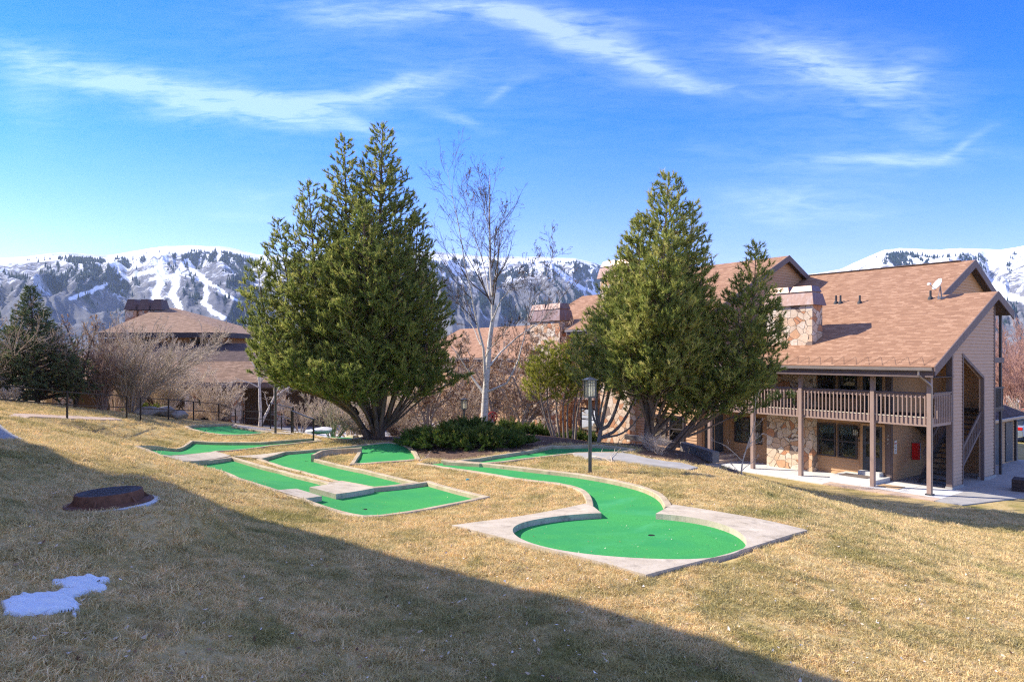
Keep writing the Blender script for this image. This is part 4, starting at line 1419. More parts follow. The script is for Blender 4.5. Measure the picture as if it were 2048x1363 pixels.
    mb.box(-11.1, .07, -.12, .05, 4.05, 4.12); mb.box(-.05, .10, .051, 1.845, 4.05, 4.12)
    mb.build('handrail', 'trim_brown', bal)
    mb = MB()
    mb.box(-11.1, -.03, -.050, -.012, 3.90, 4.049); mb.box(.012, .05, .0, 1.845, 3.90, 4.049)
    mb.build('rail_board', 'rail_taupe', bal)
    bb = MB()
    i = 0
    bb.v = [(-.021, -.021, 2.86), (.021, -.021, 2.86), (.021, .021, 2.86), (-.021, .021, 2.86), (-.021, -.021, 3.98), (.021, -.021, 3.98), (.021, .021, 3.98), (-.021, .021, 3.98), (0, 0.021, 4.01), (0, -.021, 4.01)]
    bb.f = [(0, 3, 2, 1), (0, 1, 5, 9, 4), (1, 2, 6, 5), (2, 3, 7, 8, 6), (3, 0, 4, 7), (4, 9, 8, 7), (5, 6, 8, 9)]
    b0 = bb.build('baluster', 'rail_taupe', bal)
    b0.location = (-.19, -.078, 0)
    x = -.19 - .172
    while x > -11.0:
        if min(abs(x + q) for q in (2.24, 5.52, 8.05, 10.6)) > .06:
            c = b0.copy(); C.objects.link(c); c.parent = bal; c.location = (x, -.078, 0)
        x -= .172
    y = .18
    while y < 1.8:
        c = b0.copy(); C.objects.link(c); c.parent = bal; c.location = (.093, y, 0); c.rotation_euler = (0, 0, math.pi / 2); y += .172
    # --- posts
    for x in (0.0, -2.24, -5.52, -8.05, -10.6):
        mb = MB(); mb.box(x - .10, x + .06, -.16, .03, .0, ze - .43); mb.build('post', 'rail_taupe', R)
    mb = MB(); mb.box(-.15, .12, -.2, .06, -.02, .05); mb.build('post_shoe', 'pipe_dark', R)

    # --- windows and doors, ground floor then upper floor
    window(R, -5.72, -4.84, .80, 2.36, 1.825, blind=.25)
    window(R, -4.74, -3.82, .80, 2.36, 1.825, blind=.25)
    window(R, -10.4, -8.75, .95, 2.3, 1.825, blind=.9)
    window(R, -5.70, -4.86, 3.62, 5.2, 1.825, blind=0)
    window(R, -4.70, -3.84, 3.62, 5.2, 1.825, blind=0)
    window(R, -10.4, -8.75, 3.62, 5.2, 1.825, blind=0)
    def door(x0, x1, z0, z1, y, mat='door_slate'):
        mb = MB()
        mb.box(x0 - .10, x0, y - .08, y, z0, z1 + .1); mb.box(x1, x1 + .10, y - .08, y, z0, z1 + .1); mb.box(x0, x1, y - .08, y, z1, z1 + .1)
        d = mb.build('door', 'wall_tan', R)
        mb = MB()
        mb.box(x0, x0 + .13, y - .06, y - .02, z0, z1); mb.box(x1 - .13, x1, y - .06, y - .02, z0, z1)
        mb.box(x0 + .13, x1 - .13, y - .06, y - .02, z1 - .13, z1); mb.box(x0 + .13, x1 - .13, y - .06, y - .02, z0, z0 + .62); mb.box(x0 + .13, x1 - .13, y - .06, y - .02, z0 + 1.22, z0 + 1.30)
        mb.build('door_leaf', mat, d)
        mb = MB(); mb.face([(x0 + .13, y - .035, z0 + .62), (x1 - .13, y - .035, z0 + .62), (x1 - .13, y - .035, z1 - .13), (x0 + .13, y - .035, z1 - .13)]); mb.build('pane', 'window_glass', d)
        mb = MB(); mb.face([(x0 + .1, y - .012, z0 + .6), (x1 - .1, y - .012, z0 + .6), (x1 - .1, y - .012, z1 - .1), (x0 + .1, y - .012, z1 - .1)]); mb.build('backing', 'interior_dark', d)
        mb = MB(); mb.box(x0 + .03, x0 + .07, y - .10, y - .061, z0 + .98, z0 + 1.12); mb.build('handle', 'pipe_dark', d)
    door(-3.56, -2.68, .36, 2.40, 1.825)
    door(-3.56, -2.68, 3.14, 5.2, 1.825)
    mb = MB(); mb.box(-3.62, -2.66, 1.42, 1.80, .182, .355); mb.build('step', 'walk_concrete', R)
    mb = MB(); mb.box(-4.35, -2.36, .32, 1.815, -.05, .18); mb.build('stoop', 'walk_concrete', R)
    # lantern and number by the door
    mb = MB(); mb.box(-3.98, -3.74, 1.60, 1.80, 1.86, 1.90); mb.box(-4.0, -3.72, 1.58, 1.82, 2.19, 2.22)
    for a in (-3.97, -3.75):
        for b in (1.61, 1.79): mb.box(a - .012, a + .012, b - .012, b + .012, 1.90, 2.19)
    mb.box(-3.866, -3.854, 1.598, 1.606, 1.90, 2.19)
    lt = mb.build('wall_lantern', 'metal_black', R)
    mb = MB(); mb.box(-3.945, -3.775, 1.63, 1.77, 1.905, 2.185); mb.build('lantern_glass', 'lantern_glass', lt)
    text(R, '501', (-3.72, 1.79, 1.68), (math.pi / 2, 0, 0), .15, 'metal_black')

    # --- stairs in the breezeway, rising towards the back, and their rail in the side opening
    mb = MB()
    n = 15
    for k in range(n):
        y = 2.55 + k * .28; zz = .205 * (k + 1)
        mb.box(-1.35, -.16, y, y + .31, zz - .05, zz)
    mb.bar((-1.38, 2.4, .05), (-1.38, 6.75, 3.10), .05, .30, up=(0, 0, 1)); mb.bar((-.135, 2.4, .05), (-.135, 6.75, 3.10), .05, .30, up=(0, 0, 1))
    st = mb.build('staircase', 'trim_dark', R)
    mb = MB(); mb.box(-2.3, -.12, 6.6, 7.19, 2.96, 3.09); mb.build('landing', 'soffit_brown', st)
    for xx in (-.02, -1.40):
        mb = MB()
        mb.bar((xx, 2.75, 1.22), (xx, 6.5, 3.85), .05, .12); mb.bar((xx, 2.75, .45), (xx, 6.5, 3.08), .05, .12)
        for k in range(20):
            y = 2.9 + k * .185; zz = 1.22 + (y - 2.75) * .7013
            mb.box(xx - .018, xx + .018, y - .02, y + .02, zz - .80, zz)
        mb.build('stair_rail', 'trim_brown', st)
    # second flight, seen from below under the balcony
    mb = MB(); mb.bar((-2.0, 6.4, 1.5), (-2.0, 2.5, 2.98), .55, .14); mb.build('stair_soffit', 'trim_dark', st)

    # --- rear deck beyond the gable and its posts
    mb = MB(); mb.box(-2.3, .0, 6.83, 8.25, 2.98, 3.10)
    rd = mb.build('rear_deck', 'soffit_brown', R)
    mb = MB()
    mb.box(-.08, .02, 7.82, 7.96, 0, 7.55); mb.build('post', 'trim_dark', rd)
    mb = MB(); mb.box(-.05, .03, 6.83, 8.2, 4.06, 4.14); mb.box(-.05, .03, 6.83, 8.2, 3.09, 3.20)
    for k in range(12): mb.box(-.03, .01, 6.9 + k * .11, 6.935 + k * .11, 3.2, 4.06)
    mb.build('rear_railing', 'trim_dark', rd)
    mb = MB(); mb.box(-.06, .03, 6.83, 8.2, 5.28, 5.52); mb.build('cross_beam', 'trim_brown', rd)

    # --- things fixed to the breezeway wall
    o = empty('warning_sign', (0, 0, 0), 0, 'narrow white notice with a red heading on the breezeway wall', 'sign')
    M = Matrix.Translation(ORG) @ Matrix.Rotation(ROT, 4, 'Z')
    o.matrix_world = M @ Matrix.Translation((-2.31, 2.18, 1.50)) @ Matrix.Rotation(math.pi / 2, 4, 'Z')
    mb = MB(); mb.box(-.11, .11, -.018, -.006, -.30, .30); mb.build('panel', 'sign_white', o)
    mb = MB(); mb.box(-.085, .085, -.021, -.0185, .14, .19); mb.build('heading', 'sign_red', o)
    for zz, w in ((.06, .03), (-.02, .065), (-.05, .06), (-.14, .06), (-.18, .07), (-.22, .045)):
        for k in range(5):
            a = -w + k * (2 * w / 5)
            if k == 0: mb = MB()
            mb.box(a, a + 2 * w / 5 - .008, -.021, -.0185, zz - .010, zz + .010)
        mb.build('print', 'sign_ink', o)
    o = empty('extinguisher_cabinet', (0, 0, 0), 0, 'bright red fire cabinet with a grey side on the breezeway wall', 'cabinet')
    o.matrix_world = M @ Matrix.Translation((-2.31, 4.05, 1.18)) @ Matrix.Rotation(math.pi / 2, 4, 'Z')
    mb = MB(); mb.box(-.17, .17, -.25, -.006, -.38, .38); mb.build('cabinet_body', 'cabinet_grey', o, bevel=.01)
    mb = MB(); mb.box(-.182, -.171, -.255, -.004, -.385, .385); mb.box(-.17, .05, -.262, -.251, -.385, .385); mb.build('cabinet_door', 'cabinet_red', o)
    # mats
    o = MB(); o.box(-.62, .62, -.35, .35, 0, .02); m_ = o.build('door_mat', 'mat_brown', None, label='dark brown door mat on the raised stoop', cat='mat'); m_.matrix_world = M @ Matrix.Translation((-3.45, .90, .182))
    o = MB(); o.box(-.45, .45, -.33, .33, 0, .02); m_ = o.build('plywood_sheet', 'plywood', None, label='tan plywood sheet lying on the walk beside the stoop', cat='board'); m_.matrix_world = M @ Matrix.Translation((-1.75, .45, .006))

    # --- satellite dish standing on the roof
    u, v = 2.05, 6.4
    kx, ky = 1883, 596
    k = (kx - CX) / FP; rr = (CY - ky) / FP; best = None
    for u in np.arange(-.3, 5, .02):
        v = ((k * (27.7 + .7943 * u)) - 16.94 + .6076 * u) / (.7943 - k * .6076)
        e = abs(EZ + rr * (27.7 + .7943 * u + .6076 * v) - roofz(v))
        if best is None or e < best[0]: best = (e, u, v)
    _, u, v = best
    o = empty('satellite_dish', (0, 0, 0), 0, 'white satellite dish on a bent mast near the roof ridge', 'satellite dish')
    o.matrix_world = M @ Matrix.Translation((-u, v, roofz(v) + .03)) @ Matrix.Rotation(-ROT, 4, 'Z')
    mb = MB(); mb.box(-.13, .13, -.13, .13, -.08, .03); mb.tube([(0, 0, 0), (-.03, 0, .30), (-.06, 0, .56)], .03, 8)
    mb.tube([(.1, .1, 0), (-.08, 0, .45)], .014, 6); mb.tube([(-.3, -.2, -.12), (-.08, 0, .45)], .014, 6); mb.build('mast', 'dish_grey', o)
    mb = MB()
    R1, n1 = .31, 28
    D = Vector((-.80, -.04, .48)).normalized()      # the way it looks
    s = D.cross(Vector((0, 0, 1))).normalized(); t_ = s.cross(D)
    cen = Vector((-.12, -.02, .58))
    rings = []
    for j, f in enumerate(np.linspace(0.02, 1, 7)):
        i0 = len(mb.v)
        for a in range(n1):
            th = 2 * math.pi * a / n1
            q = cen + s * (math.cos(th) * R1 * .86 * f) + t_ * (math.sin(th) * R1 * f) + D * (.13 * f * f)
            mb.v.append(tuple(q))
        rings.append(i0)
    for r0, r1 in zip(rings, rings[1:]):
        for a in range(n1): mb.f.append((r0 + a, r0 + (a + 1) % n1, r1 + (a + 1) % n1, r1 + a))
    mb.f.append(tuple(rings[0] + a for a in range(n1)))
    d_ = mb.build('reflector', 'dish_white', o, smooth=True)
    d_.modifiers.new('thick', 'SOLIDIFY').thickness = .015
    mb = MB()
    tip = cen + D * .46 - t_ * .20
    mb.tube([tuple(cen - t_ * .27 + D * .03), tuple(tip)], .014, 6); mb.build('feed_arm', 'dish_grey', o)
    mb = MB(); mb.bar(tuple(tip - s * .09), tuple(tip + s * .09), .09, .09); mb.build('receiver', 'dish_white', o)
    return R


def build_wing(label, u0, u1, yf, ridge_v, ridge_z, eave_v, u_over=.35, right_gable=True, pitch=.488, chim=(), wins=(), siding_mat='siding', zb=0.0, porch=None, mat='shingles'):
    """another building of the row: gable roof along the front, in the condo frame"""
    R = empty('condo_building', ORG, ROT, label, 'building', 'condo buildings round the lawn')
    x0, x1 = -u1, -u0
    ez = ridge_z - pitch * (ridge_v - eave_v)
    bv = ridge_v + (ridge_v - eave_v)
    wt = ridge_z - pitch * (ridge_v - yf) - .15
    mb = MB(); siding(mb, [(x0, zb), (x1, zb), (x1, wt), (x0, wt)], (0, yf, 0), (1, 0, 0), (0, -1, 0)); mb.face([(x0, yf + .005, zb), (x1, yf + .005, zb), (x1, yf + .005, wt), (x0, yf + .005, wt)])
    mb.build('wall', siding_mat, R, recalc=False)
    yb = 2 * ridge_v - yf
    for xx, nx in ((x1, 1), (x0, -1)):
        mb = MB(); siding(mb, [(yf, zb), (yb, zb), (yb, wt), (ridge_v, ridge_z - .15), (yf, wt)], (xx, 0, 0), (0, 1, 0), (nx, 0, 0))
        mb.face([(xx - .005 * nx, yf, zb), (xx - .005 * nx, yb, zb), (xx - .005 * nx, yb, wt), (xx - .005 * nx, ridge_v, ridge_z - .15), (xx - .005 * nx, yf, wt)])
        mb.build('gable_wall', siding_mat, R, recalc=False)
    a, b = x0 - u_over, x1 + u_over
    roof_slab(R, [(a, eave_v, ez), (b, eave_v, ez), (b, ridge_v, ridge_z), (a, ridge_v, ridge_z)], mat=mat)
    roof_slab(R, [(a, ridge_v + .01, ridge_z), (b, ridge_v + .01, ridge_z), (b, bv, ez), (a, bv, ez)], mat=mat)
    for xx, ox in ((b, 1), (a - .05, 1)):
        rake(R, (xx, eave_v, ez), (xx, ridge_v, ridge_z), drop_=.34); rake(R, (xx, ridge_v + .005, ridge_z), (xx, bv, ez), drop_=.34)
    mb = MB(); mb.box(a, b, eave_v - .05, eave_v - .001, ez - .34, ez - .06); mb.build('fascia', 'trim_brown', R)
    mb = MB(); mb.box(a, b, eave_v - .17, eave_v - .055, ez - .16, ez - .03); mb.build('gutter', 'gutter_metal', R)
    mb = MB(); mb.box(a, b, eave_v, yf - .005, ez - .36, ez - .34); mb.build('soffit', 'soffit_brown', R)
    for c in chim: chimney(R, *c)
    for w in wins: window(R, *w[:5], blind=w[5], name='window')
    return R


def build_wings():
    W2 = build_wing('taller condo behind the right-hand pines with a gable facing right', 11.2, 20.5, -.4, 7.9, 11.59, -1.0,
                    chim=[(-17.9, -15.5, -.95, .25, -.1, 10.25, 11.25)],
                    wins=[(-14.6, -13.2, .9, 2.3, -.43, .5), (-13.0, -12.0, .9, 2.3, -.43, .3), (-20.1, -18.6, .9, 2.3, -.43, .6), (-14.6, -13.2, 3.8, 5.2, -.43, 0), (-20.1, -18.6, 3.8, 5.2, -.43, 0)])
    # doors in the recess between the two fronts
    for y0, y1 in ((.15, .95), (1.05, 1.75)):
        mb = MB(); mb.box(-11.17, -11.10, y0, y1, .36, 2.4); mb.build('door', 'door_slate', W2)
    mb = MB(); mb.box(-11.165, -11.12, .96, 1.04, .36, 2.5); mb.box(-11.165, -11.12, .02, .14, .36, 2.5); mb.build('door_trim', 'wall_tan', W2)
    mb = MB(); mb.box(-11.19, -10.3, -.35, 1.80, -.05, .35); mb.box(-10.3, -9.95, -.35, 1.80, -.05, .18); mb.build('step', 'walk_tan', W2)
    mb = MB(); mb.box(-20, -18.2, -1.2, -.43, 2.9, 3.05)
    for k in range(11): mb.box(-20 + k * .17, -19.96 + k * .17, -1.19, -1.15, 3.05, 4.0)
    mb.box(-20, -18.2, -1.22, -1.12, 4.0, 4.1); mb.build('balcony', 'rail_taupe', W2)
    build_wing('third condo left of the pines with a wide copper chimney cap', 21.2, 27.8, 2.3, 7.27, 10.3, 1.6,
               chim=[(-27.3, -24.0, 1.2, 2.25, -.1, 8.05, 9.25)],
               wins=[(-23.4, -22.2, .7, 2.2, 2.27, .75), (-29.6, -28.2, .9, 2.2, 2.27, 0), (-23.4, -22.2, 3.7, 5.1, 2.27, 0)])
    build_wing('distant low condo seen through the birch branches', 29, 49, 4.2, 9.5, 8.35, 3.4,
               chim=[], wins=[(-34.5, -33, .8, 2.2, 4.17, .5), (-38.5, -37, .8, 2.2, 4.17, .3), (-43.5, -42, .8, 2.2, 4.17, .3), (-47, -45.8, .8, 2.2, 4.17, 0)])

    # storage shed behind the gable, doors facing right
    R = empty('storage_shed', ORG, ROT, 'low dark storage shed with two slate doors behind the condo gable', 'shed')
    mb = MB(); siding(mb, [(9.4, 0), (13.4, 0), (13.4, 2.5), (9.4, 2.5)], (-1.1, 0, 0), (0, 1, 0), (1, 0, 0)); mb.face([(-1.105, 9.4, 0), (-1.105, 13.4, 0), (-1.105, 13.4, 2.5), (-1.105, 9.4, 2.5)])
    mb.face([(-1.1, 13.4, 0), (-4, 13.4, 0), (-4, 13.4, 3.5), (-1.1, 13.4, 2.5)])
    mb.build('wall', 'siding', R, recalc=False)
    roof_slab(R, [(-.6, 8.5, 2.48), (-.6, 13.9, 2.48), (-3.9, 13.9, 3.75), (-3.9, 8.5, 3.75)], mat='shingles_dark')
    mb = MB(); mb.box(-.58, -.46, 8.5, 13.9, 2.34, 2.46); mb.tube([(-.52, 13.7, 2.35), (-.6, 13.7, 2.2), (-1.0, 13.5, 2.1), (-1.0, 13.5, 0)], .04, 8); mb.build('gutter', 'gutter_metal', R)
    for y in (10.25, 11.95):
        mb = MB(); mb.box(-1.09, -1.03, y, y + 1.0, .05, 2.1); d = mb.build('door', 'door_slate', R)
        mb = MB(); mb.lathe([(.03, 0), (.035, .02), (.02, .05)], 10); h = mb.build('handle', 'rim_metal', d); h.location = (-1.03, y + .1, 1.0); h.rotation_euler = (0, math.pi / 2, 0)
    mb = MB(); mb.box(-1.12, -.98, 13.30, 13.44, 0, 2.4); mb.build('post', 'trim_dark', R)

    # planter at the edge of the frame
    x, y, z = pt(2052, 972, 28.5)
    r = empty('wooden_planter', (x, y, .0), ROT + .2, 'dark timber planter box at the right end of the walk', 'planter')
    mb = MB()
    for k in range(3): mb.box(-.45, .45, -.45, .45, .0 + k * .165, .16 + k * .165)
    mb.build('planter_box', 'planter_wood', r, bevel=.01)


def build_clubhouse():
    R = empty('clubhouse_building', (0, 0, 0), 0, 'large brown clubhouse with hipped roof and triple copper chimney at the left', 'building')
    X0, X1, Y0, Y1 = -33.2, -22.75, 55.0, 67.0
    ez = EZ + (CY - 664.5) / FP * 55.0
    xa = (323 - CX) / FP * 61.0; za = EZ + (CY - 614) / FP * 61.0
    A = (xa, 61.0, za); B = (xa + .6, 62.5, za)
    for pts in ([(X0, Y0, ez), (X1, Y0, ez), A], [(X1, Y0, ez), (X1, Y1, ez), B, A], [(X1, Y1, ez), (X0, Y1, ez), B], [(X0, Y1, ez), (X0, Y0, ez), A, B]):
        mb = MB(); mb.slab(pts, .12); mb.build('roof', 'shingles_brown', R, uv=True)
    mb = MB(); mb.box(X0, X1, Y0 - .06, Y0 - .005, ez - .42, ez - .02); mb.box(X1 + .005, X1 + .06, Y0 - .06, Y1, ez - .42, ez - .02); mb.build('fascia', 'trim_dark', R)
    mb = MB(); mb.box(X0 + .05, X1 - .05, Y0 + .03, Y1 - .05, ez - .30, ez - .14); mb.build('soffit', 'soffit_brown', R)
    mb = MB(); mb.box(X0 + .9, X1 - .9, Y0 + .8, Y1 - .9, .0, ez - .31); mb.build('wall', 'wall_tan', R)
    mb = MB(); mb.box(X1 - 2.0, X1 - .85, Y0 + .72, Y0 + .795, 4.6, ez - .32); mb.build('stone_panel', 'flagstone', R)
    for xa_ in (-26.2, -30.2, -33.6):
        window(R, xa_, xa_ + 1.3, 5.95, 6.95, Y0 + .79, blind=0, split=False)
    # chimney group behind the peak
    for k, px in enumerate((249, 276, 302)):
        xk = (px - CX) / FP * 60.0; w = 25 / FP * 60
        ztop = EZ + (CY - 599) / FP * 60.0
        mb = MB(); mb.box(xk + .04, xk + w - .06, 60.0, 61.2, 6.5, ztop - .95); st = mb.build('stone_chimney', 'flagstone', R)
        mb = MB(); i = 0
        mb.v = [(xk + .0, 59.85, ztop - .9), (xk + w - .06, 59.85, ztop - .9), (xk + w - .06, 61.35, ztop - .9), (xk + .0, 61.35, ztop - .9), (xk + .22, 60.1, ztop + .05), (xk + w - .28, 60.1, ztop + .05), (xk + w - .28, 61.1, ztop + .05), (xk + .22, 61.1, ztop + .05)]
        mb.f = [(0, 3, 2, 1), (4, 5, 6, 7), (0, 1, 5, 4), (1, 2, 6, 5), (2, 3, 7, 6), (3, 0, 4, 7)]
        mb.build('copper_cap', 'cap_brown', st)
    # small dark roof between, then the long skirt roof over the entrance
    y = 53.9
    mb = MB(); mb.slab([(-33, 52.6, 5.0), (-17.2, 52.6, 5.0), (-19.8, 55.6, 6.55), (-33, 55.6, 6.55)], .15); mb.build('roof', 'shingles_dark', R, uv=True)
    mb = MB(); mb.slab([(-17.2, 52.6, 5.0), (-17.2, 58.6, 5.0), (-19.8, 58.6, 6.55), (-19.8, 55.6, 6.55)], .15); mb.build('roof', 'shingles_dark', R, uv=True)
    ze2 = EZ + (CY - 764) / FP * 50.5; zt2 = EZ + (CY - 722) / FP * 52.7
    mb = MB(); mb.slab([(-36, 50.5, ze2), (-14, 50.5, ze2), (-14, 52.8, zt2), (-36, 52.8, zt2)], .14); mb.build('roof', 'shingles_brown', R, uv=True)
    mb = MB(); mb.slab([(-14, 50.5, ze2), (-12.8, 52.0, ze2), (-12.8, 56, ze2), (-14, 56, zt2), (-14, 52.8, zt2)], .14) if False else mb.box(-35.9, -14.1, 50.52, 52.6, ze2 - .46, ze2 - .22)
    mb.build('soffit', 'soffit_brown', R)
    mb = MB(); mb.box(-36, -14, 50.44, 50.495, ze2 - .36, ze2 - .03); mb.build('fascia', 'trim_brown', R)
    mb = MB(); mb.box(-36, -14, 53.2, 54.0, -.2, ze2 + .6); mb.build('wall', 'wall_brown', R)
    for px in (383, 476, 560, 250, 130):
        xk = (px - CX) / FP * 51.2
        mb = MB(); mb.box(xk - .36, xk + .36, 50.9, 51.6, -.2, ze2 - .47); mb.build('stone_pier', 'flagstone', R)
    for px0, px1 in ((395, 425), (428, 440)):
        xa_, xb_ = (px0 - CX) / FP * 53, (px1 - CX) / FP * 53
        mb = MB(); mb.box(xa_, xb_, 53.1, 53.19, .2, 2.7); mb.build('door', 'interior_dark', R)
    mb = MB(); mb.box((440 - CX) / FP * 53, (468 - CX) / FP * 53, 53.05, 53.19, .2, 2.9); mb.build('stone_panel', 'flagstone', R)
    # separate small chimney to the right
    x, y, z = pt(464, 700, 62)
    C2 = empty('distant_building', (x, y, 0), .1, 'distant roof with a single small stone chimney right of the clubhouse', 'building')
    mb = MB(); mb.box(-.1, 1.0, -.6, .6, 4.5, EZ + (CY - 683) / FP * 62); st = mb.build('stone_chimney', 'flagstone', C2)
    mb = MB(); mb.box(-.25, 1.15, -.75, .75, EZ + (CY - 683) / FP * 62, EZ + (CY - 670) / FP * 62); mb.build('copper_cap', 'copper_cap', st, bevel=.05)
    mb = MB(); mb.box(-4, 12, 1.5, 9, 0, 4.8); mb.build('wall', 'wall_tan', C2)
    mb = MB(); mb.slab([(-5, .5, 4.7), (13, .5, 4.7), (12, 5, 6.6), (-4, 5, 6.6)], .15); mb.build('roof', 'shingles', C2, uv=True)
    mb = MB(); mb.slab([(-4, 5, 6.6), (12, 5, 6.6), (13, 9.6, 4.7), (-5, 9.6, 4.7)], .15); mb.build('roof', 'shingles', C2, uv=True)


def build_own_building():
    """the three storey block the photographer stands beside, left and behind: it shades the foreground"""
    R = empty('apartment_block', (0, 0, 0), 0, 'tall apartment block left of the camera that shades the foreground grass', 'building')
    T = SUN_TRAVEL

    def back(gx, gy, z):
        """point at height z whose shadow falls on the ground at gx, gy"""
        g = gz(gx, gy); s = (z - g) / -T.z
        return Vector((gx - T.x * s, gy - T.y * s, z))
    ztop = EZ + 8.6
    pts = [back(*at(px, py), ztop) for px, py in ((334, 969), (420, 990), (587, 1058), (800, 1124), (980, 1176), (1132, 1212), (1285, 1246), (1500, 1281), (1640, 1335))]
    A_ = np.array([(p.x, p.y) for p in pts]); mid = A_.mean(0)
    d = np.linalg.svd(A_ - mid)[2][0]
    if d[0] < 0: d = -d
    d = Vector((d[0], d[1], 0))
    t0 = min((A_ - mid) @ np.array([d.x, d.y]))
    c = Vector((mid[0] + d.x * t0, mid[1] + d.y * t0, ztop))
    a = c + d * 15
    n = Vector((d.y, -d.x, 0))
    if n.x > 0: n = -n
    ridge = 6.0
    P = [c, a, a + n * 6, c + n * 6]
    mb = MB(); mb.slab([P[0], P[1], P[2] + Vector((0, 0, 2.6)), P[3] + Vector((0, 0, 2.6))], .3)
    mb.slab([P[3] + Vector((0, 0, 2.6)), P[2] + Vector((0, 0, 2.6)), P[2] + n * 7, P[3] + n * 7], .3)
    mb.build('roof', 'shingles_brown', R, uv=True)
    w0, w1 = c + n * .8 - d * -.6, a + n * .8
    mb = MB(); mb.prism(ccw([(w0.x, w0.y), (w1.x, w1.y), ((w1 + n * 11).x, (w1 + n * 11).y), ((w0 + n * 11).x, (w0 + n * 11).y)]), -.5, ztop - .3); mb.build('wall', 'siding', R)
    # lower end of the block with a bay, stepping the shadow at the left
    zl = EZ + 6.0
    q = [back(*at(px, py), zl) for px, py in ((200, 966), (160, 962), (130, 950), (112, 934), (156, 930), (128, 915), (101, 897), (58, 890), (44, 880), (0, 853), (-120, 790))]
    q2 = [p + Vector((-9, -2.5, 0)) for p in (q[-1], q[0])]
    pts = [(p.x, p.y) for p in q + q2]
    mb = MB(); mb.prism(ccw(pts), zl - .4, zl); mb.build('terrace_roof', 'soffit_brown', R)
    cx, cy = sum(p[0] for p in pts) / len(pts), sum(p[1] for p in pts) / len(pts)
    ins = [(cx + (p[0] - cx) * .96, cy + (p[1] - cy) * .96) for p in pts]
    mb = MB(); mb.prism(ccw(ins), -.5, zl - .401); mb.build('wall', 'siding', R)
# ------------------------------------------------------------------ plants
def norm(a):
    return a / np.maximum(np.linalg.norm(a, axis=-1, keepdims=True), 1e-9)


def tubes(groups, sides):
    """groups: list of (P (n,k,3), R (n,k)) -> V, quads"""
    Vs, Fs, off = [], [], 0
    for P, Rr in groups:
        n, k, _ = P.shape
        if n == 0: continue
        T = np.empty_like(P)
        T[:, 1:-1] = P[:, 2:] - P[:, :-2]; T[:, 0] = P[:, 1] - P[:, 0]; T[:, -1] = P[:, -1] - P[:, -2]
        T = norm(T)
        ref = np.where(np.abs(T[:, :1, 2:3]) > .9, np.array([1., 0, 0]), np.array([0, 0, 1.]))
        ref = np.broadcast_to(ref, T.shape)
        A = norm(np.cross(T, ref)); B = np.cross(T, A)
        s = sides
        th = np.arange(s) * 2 * np.pi / s
        ring = A[:, :, None] * np.cos(th)[None, None, :, None] + B[:, :, None] * np.sin(th)[None, None, :, None]
        V = P[:, :, None] + ring * Rr[:, :, None, None]
        Vs.append(V.reshape(-1, 3))
        i = (np.arange(n * k * s).reshape(n, k, s)) + off
        a, b = i[:, :-1], i[:, 1:]
        q = np.stack([a, np.roll(a, -1, 2), np.roll(b, -1, 2), b], -1).reshape(-1, 4)
        Fs.append(q); off += n * k * s
    return np.concatenate(Vs), np.concatenate(Fs)


def sample(P, Rr, idx, t):
    k = P.shape[1]
    f = np.clip(t, 0, .9999) * (k - 1); i = f.astype(int); w = (f - i)[:, None]
    p = P[idx, i] * (1 - w) + P[idx, i + 1] * w
    d = norm(P[idx, i + 1] - P[idx, i])
    r = Rr[idx, i] * (1 - w[:, 0]) + Rr[idx, i + 1] * w[:, 0]
    return p, d, r


def sprout(P, Rr, per, t0, t1, ang0, ang1, length, k=4, up=.1, wig=.12, rr=.6, rmin=.003, tip=.35, tpow=1.0, biased=None):
    """children along each parent polyline. length: array per parent or scalar; shortened towards the parent's tip"""
    N = len(P)
    per_arr = np.broadcast_to(np.asarray(per), (N,)).astype(int)
    idx = np.repeat(np.arange(N), per_arr); M = len(idx)
    if M == 0: return np.zeros((0, k, 3)), np.zeros((0, k)), idx
    t = t0 + (t1 - t0) * rng.uniform(0, 1, M) ** tpow
    p, d, r = sample(P, Rr, idx, t)
    q = rng.normal(size=(M, 3)); q -= (q * d).sum(1, keepdims=True) * d; q = norm(q)
    a = rng.uniform(ang0, ang1, M)[:, None]
    D = norm(d * np.cos(a) + q * np.sin(a))
    L = np.broadcast_to(np.asarray(length, float), (N,))[idx] * (1 - .55 * t) * rng.uniform(.6, 1.25, M)
    pts = np.zeros((M, k, 3)); pts[:, 0] = p
    cur = p.copy()
    for j in range(1, k):
        D = norm(D + np.array([0, 0, up]) + wig * rng.normal(size=(M, 3)))
        cur = cur + D * (L / (k - 1))[:, None]
        pts[:, j] = cur
    r0 = np.maximum(r * rr, rmin)
    R2 = r0[:, None] * np.linspace(1, tip, k)[None]
    return pts, np.maximum(R2, rmin * .8), idx


def path3(pts, k=10, wob=0.0):
    """resample a polyline to k points"""
    P = np.asarray(pts, float)
    # Catmull style smoothing by corner cutting
    for _ in range(2):
        if len(P) < 3: break
        Q = [P[0]]
        for a, b in zip(P[:-1], P[1:]): Q += [.75 * a + .25 * b, .25 * a + .75 * b]
        Q.append(P[-1]); P = np.array(Q)
    s = np.r_[0, np.cumsum(np.linalg.norm(np.diff(P, axis=0), axis=1))]
    t = np.linspace(0, s[-1], k)
    out = np.stack([np.interp(t, s, P[:, c]) for c in range(3)], -1)
    if wob: out[1:-1] += rng.normal(size=(k - 2, 3)) * wob
    return out


